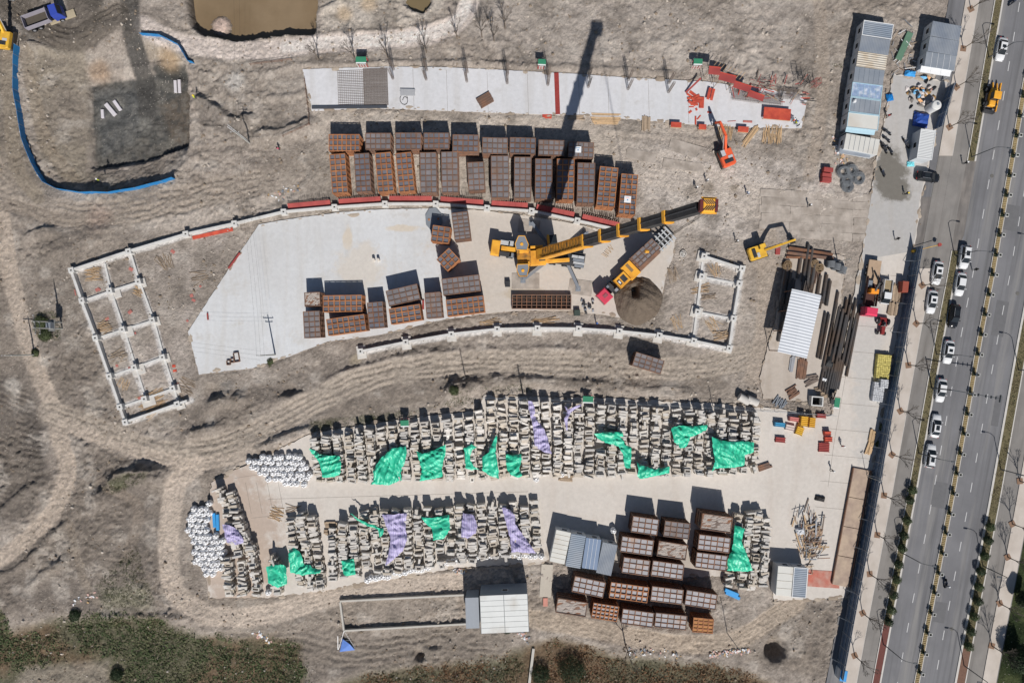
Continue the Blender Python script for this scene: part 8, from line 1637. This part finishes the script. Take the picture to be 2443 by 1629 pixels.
tufts('weeds', 'low green weeds on the banks beside the stone yard and utility poles', 'weeds', [[(740, 1005), (860, 990), (960, 980), (960, 1002), (850, 1020), (740, 1040)], [(1060, 965), (1090, 935), (1140, 920), (1130, 960), (1080, 972)], [(1180, 940), (1150, 925), (1260, 915), (1270, 935)], [(82, 745), (130, 742), (146, 775), (145, 812), (100, 815), (80, 790)], [(245, 1160), (300, 1128), (360, 1122), (350, 1150), (270, 1180)], [(635, 852), (655, 850), (648, 876), (638, 876)], [(225, 1400), (290, 1330), (330, 1300), (340, 1350), (370, 1440), (250, 1455)], [(1985, 150), (2012, 145), (2010, 160), (1990, 162)], [(1330, 950), (1700, 965), (1700, 975), (1330, 962)]], 26, .35, .05, [GRN3, M('weed olive', (.11, .11, .055), .85, .3, 4)], 12)
LWN = [M('lawn green', (.045, .075, .025), .85, .25, 4), M('lawn olive', (.07, .085, .035), .85, .25, 4)]
yl = np.arange(300, 1700, 100); tufts('lawn_grass', 'green lawn beyond the pavement across the road', 'grass', [[(float(xm(y)) + 192, y) for y in yl] + [(2560, 1700), (2560, 300)]], 18, .16, .05, LWN, 15)
vg = [[(float(xm(y)) - 104, y) for y in (0, 100, 200, 300, 384)] + [(float(xm(y)) - 90, y) for y in (384, 300, 200, 100, 0)], [(float(xm(y)) - 104, y) for y in (600, 800, 1000, 1200, 1480)] + [(float(xm(y)) - 90, y) for y in (1480, 1200, 1000, 800, 600)], [(float(xm(y)) + 96, y) for y in (500, 800, 1000, 1200, 1545)] + [(float(xm(y)) + 113, y) for y in (1545, 1200, 1000, 800, 500)]]
tufts('hedge_plants', 'low mottled ground plants on the two road verges', 'hedge', vg, 42, .24, .06, [M('verge olive', (.10, .10, .05), .85, .35, 4), GRN3, M('verge dry', (.16, .13, .085), .9, .3, 4)], 18, None, .12)
tufts('hedge_plants', 'dry ochre plants along the road median', 'hedge', [[(float(xm(y)) - 4, y) for y in (-20, 400, 800, 1200, 1660)] + [(float(xm(y)) + 4, y) for y in (1660, 1200, 800, 400, -20)]], 40, .14, .05, [OCHRE, M('median olive', (.16, .14, .07), .9, .3)], 19, None, .13)
for i, (x, y, s_) in enumerate([(2410, 1560, 2.4), (2440, 1600, 2.0), (2425, 1420, 1.7)]):
    t = thing('lawn_tree', 'dark leafy tree on the lawn, %s from the bottom corner' % nth(i), 'tree', (*P(x, y), -.2), i); ob('crown', leaf_ball(40 + i, 5000, s_, s_ * .9, .16, GRN1, 1.2), t); q = MB(); q.tube((0, 0, 0), (0, 0, 2.2), .14, .08); q.build('trunk', BARKD, t)
for i, (x, y, s_, lb) in enumerate([(180, 1467, 1.2, 'dark bush at the edge of the reed bed'), (275, 1612, 1.3, 'dark bush in the pale patch below the reeds'), (1290, 1610, 2.0, 'dark bush beside the concrete post in the brown scrub'), (1365, 1600, 3.0, 'broad dark bush in the brown scrub'), (1210, 1500, .9, 'small bush below the white-roofed building'), (1085, 930, 1.0, 'green bush on the bank above the stone yard'), (100, 770, 1.4, 'green bush below the twin utility poles, upper'), (112, 800, 1.3, 'green bush below the twin utility poles, lower'), (645, 862, .7, 'small weed bush at the big slab edge'), (85, 842, .8, 'small bush at the foot of the leaning pole'), (2105, 1020, .8, 'low bush at the pavement side of the wall, upper'), (2095, 1060, .7, 'low bush at the pavement side of the wall, lower')]):
    px, py = P(x, y); gz = float(ground(px, py)); t = thing('bush', lb, 'bush', (px, py, max(gz, 0 if x > 2000 else gz) - .1), i); ob('foliage', leaf_ball(70 + i, int(1400 * s_), s_, s_ * .5, .11, GRN1 if i < 5 else GRN3, 0), t); ob('stem', stem, t)
# ------------------------------------------------------------------ poles and wires
POLE = M('concrete pole', lin(176, 176, 170), .8, .08); XARM = M('steel cross arm', lin(120, 120, 118), .6, .1)
def upole(x, y, h, label, arms=((7.4, 2.0),), rz=0, rr=.16):
    px, py = P(x, y); gz = float(ground(px, py)) if float(ground(px, py)) > -.15 else .1; t = thing('utility_pole', label, 'utility pole', (px, py, gz), R(rz)); q = MB(); q.tube((0, 0, -.2), (0, 0, h), rr, rr * .6, n=10); q.build('pole', POLE, t)
    for z_, w in arms:
        q = MB(); q.box((0, 0, z_), (w, .1, .1)); a = q.build('cross_arm', XARM, t)
        for s_ in (-1, 0, 1): q = MB(); q.tube((s_ * w * .45, 0, z_ + .05), (s_ * w * .45, 0, z_ + .3), .06, .04, n=8); q.build('insulator', WHT, a)
    return (px, py, gz)
pA = upole(83, 846, 8.0, 'pale utility pole standing by the dirt track at the far edge'); pB = upole(148, 784, 8.2, 'twin utility pole with a transformer platform, first', ((7.6, 2.4), (6.4, 2.4)), 95); pC = upole(146, 769, 8.2, 'twin utility pole with a transformer platform, second', ((7.6, 2.4),), 95)
t = thing('transformer', 'transformer hung between the twin utility poles', 'transformer', (*P(147, 777), float(ground(*P(147, 777))))); q = MB(); q.cbox((0, 0, 3.0), (.9, 1.2, 1.1), .08); q.build('tank', GRY, t); q = MB(); q.box((0, 0, 2.92), (1.2, 2.2, .12)); q.build('platform', XARM, t)
pD = upole(597, 343, 7.5, 'utility pole on the dirt below the muddy hollow', ((7.0, 1.6),)); pE = upole(657, 846, 8.2, 'utility pole at the edge of the big slab casting a forked shadow', ((7.6, 2.0), (6.8, 1.4)), 0); pF = upole(1110, 900, 6.2, 'thin pole on the bank above the stone yard', (), 0, .1)
pG = upole(1250, 952, 6.8, 'double-headed lamp pole at the edge of the upper stone rows', ((6.6, 1.2),)); pH = upole(1735, 1510, 7.5, 'thin pole below the box stock at the scrub edge', (), 0, .09); pI = upole(1700, 968, 4.0, 'short pole at the stone yard fence', (), 0, .08)
pJ = upole(2066, 1135, 5.2, 'slender camera pole by the weighbridge', ((5.0, .6),), 30, .06); pK = upole(1998, 625, 5.0, 'leaning steel post at the pipe yard corner', (), 0, .12)
WIRE2 = M('overhead wire', (.02, .02, .02), .6, .05)
def wires(a, b, ha, hb, label, n=3, gap=.8):
    q = MB(); A_, B_ = Vector((a[0], a[1], a[2] + ha)), Vector((b[0], b[1], b[2] + hb)); d = (B_ - A_).normalized(); s_ = Vector((-d.y, d.x, 0))
    for k in range(n):
        o_ = s_ * gap * (k - (n - 1) / 2); prev = None
        for i in range(15):
            f = i / 14; p_ = A_ + (B_ - A_) * f + o_ - Vector((0, 0, 1.6 * 4 * f * (1 - f)))
            if prev is not None: q.tube(prev, p_, .012, n=3, cap=False)
            prev = p_
    tag(q.build('overhead_wires', WIRE2), label, 'wires')
wires(pB, pE, 7.8, 7.8, 'overhead wires from the twin poles across the footing grid and slab'); wires(pA, pB, 7.6, 7.8, 'overhead wires between the track pole and the twin poles', 2)
up = (*P(600, -120), 0); wires(pD, up, 7.2, 9, 'overhead wires running up from the hollow pole', 2, 1.0); wires(pD, pE, 7.2, 7.8, 'overhead wires from the hollow pole over the big slab', 3, .7)
# ladder rails by the hollow and tipped white lattice mast
t = thing('lattice_mast', 'white lattice mast lying beside the hollow pole', 'mast', (*P(568, 320), float(ground(*P(568, 320))) + .2), R(-38))
for s_ in (-1, 1): q = MB(); q.tube((-2.6, s_ * .2, 0), (2.6, s_ * .12, .3), .04); q.build('chord', WHT, t)
for i in range(12): q = MB(); q.tube((-2.4 + i * .42, -.18, .02 + i * .02), (-2.2 + i * .42, .18, .03 + i * .02), .025); q.build('lacing', WHT, t)
def rails(label, pts, h=1.0):
    q0 = [Vector(P(*p)) for p in pts]; t = thing('guard_rail', label, 'guard rail', (*q0[0], 0)); o0 = q0[0]
    for a, b in zip(q0[:-1], q0[1:]):
        d = b - a; n = max(1, round(d.length / 2.0))
        for i in range(n + 1): p_ = a + d * i / n; g = float(ground(*p_)); q = MB(); q.tube((p_.x - o0.x, p_.y - o0.y, max(g, -1)), (p_.x - o0.x, p_.y - o0.y, max(g, -1) + h), .035); q.build('post', RUST, t)
        for z_ in (.5, .95): q = MB(); q.tube((a.x - o0.x, a.y - o0.y, float(ground(*a)) + z_), (b.x - o0.x, b.y - o0.y, float(ground(*b)) + z_), .03); q.build('rail', RUST, t)
rails('rusty guard rail along the end of the white strip', [(728, 190), (738, 270), (742, 300)]); rails('rusty guard rail above the hollow beside the strip', [(600, 158), (650, 152), (698, 146)]); rails('rusty guard rail below the muddy hollow', [(680, 330), (742, 302)])
# wire fence of the stone yard
t = thing('mesh_fence', 'thin wire fence along the top of the stone yard', 'fence', (*P(1150, 950), .1)); o0 = Vector(P(1150, 950)); fp = [(1150, 948), (1300, 951), (1450, 960), (1600, 966), (1750, 975), (1880, 983), (1988, 990)]; fq = [Vector(P(*p)) - o0 for p in fp]
for a, b in zip(fq[:-1], fq[1:]):
    for z_ in (.15, .9, 1.7): q = MB(); q.tube((a.x, a.y, z_), (b.x, b.y, z_), .02, n=4); q.build('rail', WPOST, t)
    for i in range(4): p_ = a + (b - a) * i / 4; q = MB(); q.tube((p_.x, p_.y, 0), (p_.x, p_.y, 1.8), .04); q.build('post', WPOST, t)
# gate barrier, road sign frame
px, py = P(2176, 600); t = thing('barrier_gate', 'yellow barrier box with a raised red-tipped arm at the entrance', 'barrier', (px, py, .0), R(14)); q = MB(); q.cbox((0, 0, 0), (.5, .5, 1.1), .05); q.build('barrier_box', EY, t); q = MB(); q.tube((0, 0, 1.0), (5.2, 0, 1.3), .05); q.build('arm', EY, t); q = MB(); q.tube((4.7, 0, 1.15), (4.7, 0, 1.45), .35, n=14); q.build('warning_disc', REDF, t)
# concrete post in the scrub
a, b = P(1273, 1548), P(1262, 1640); q = MB(); q.bar((*a, float(ground(*a)) + .3), (*b, float(ground(*b)) + .3), .5, .4); tag(q.build('concrete_channel', WALLM), 'straight concrete channel running through the brown scrub', 'channel')
t = thing('guard_booth', 'small blue-roofed booth at the lower end of the site wall', 'booth', (*P(2013, 1612, 2.3), 0), R(-10)); q = MB(); q.box((0, 0, 1.1), (1.1, 1.9, 2.2)); q.build('wall', CWALL, t); q = MB(); q.cbox((0, 0, 2.2), (1.3, 2.1, .1), .03); q.build('roof', BLUS, t)
# ------------------------------------------------------------------ stones, clods and scattered litter
g = np.random.default_rng(3); q = MB(); nst = 22000
sx = g.uniform(-40, 2000, nst); sy = g.uniform(-30, 1640, nst); keep = (fbm(sx, sy, 90, 300, 3) + .18 * (sy < 420) > .02); sx, sy = sx[keep], sy[keep]
pxs, pys = (sx - CX) * S, (CY - sy) * S; hz_ = ground(pxs, pys)
for x, y, z in zip(pxs, pys, hz_):
    if -.24 < z < -.2 or z < -1.2: continue
    r_ = min(.4, .05 + rnd.expovariate(14)); n = 5; a0 = rnd.uniform(0, 6); vs = [(x + math.cos(a0 + i * 1.2566) * r_ * rnd.uniform(.7, 1.2), y + math.sin(a0 + i * 1.2566) * r_ * rnd.uniform(.7, 1.2), z - .05) for i in range(n)]
    vs += [(x + (v[0] - x) * .6, y + (v[1] - y) * .6, z + r_ * rnd.uniform(.4, .9)) for v in vs]
    q.add(vs, [(i, (i + 1) % n, n + (i + 1) % n, n + i) for i in range(n)] + [tuple(range(n, 2 * n))], 0 if rnd.random() < .45 else 1)
tag(q.build('rubble', [M('pale stone', tuple(A(194, 184, 172)), .9, .15, 3), M('clod', tuple(A(146, 132, 116)), .95, .2, 3)]), 'loose stones and clods scattered over the site soil', 'rubble', kind='stuff')
q = MB()
for (x0, y0, x1, y1, n, sp_) in [(1695, 1562, 1790, 1550, 120, 6), (1240, 1510, 1260, 1530, 30, 8), (1495, 1555, 1620, 1560, 40, 10), (610, 1510, 640, 1530, 40, 8), (1990, 330, 2010, 400, 60, 12), (170, 1440, 230, 1420, 20, 8), (640, 470, 720, 450, 30, 12), (1760, 215, 1900, 230, 60, 10), (1900, 290, 1910, 300, 40, 6), (1085, 1358, 1110, 1362, 30, 6)]:
    for i in range(n):
        f = rnd.random(); x, y = P(x0 + (x1 - x0) * f + rnd.gauss(0, sp_ * .6), y0 + (y1 - y0) * f + rnd.gauss(0, sp_ * .6)); z = max(float(ground(x, y)), -2) + .05
        q.box((x, y, z + .06), (rnd.uniform(.1, .5), rnd.uniform(.1, .35), rnd.uniform(.04, .2)), rnd.uniform(0, 3), rnd.randrange(4))
tag(q.build('litter', [WHT, M('pinkish litter', lin(206, 170, 160), .8, .1), M('tan litter', lin(190, 160, 120), .8, .1), GRY]), 'pale scraps of litter dumped along the site edges', 'litter', kind='stuff')
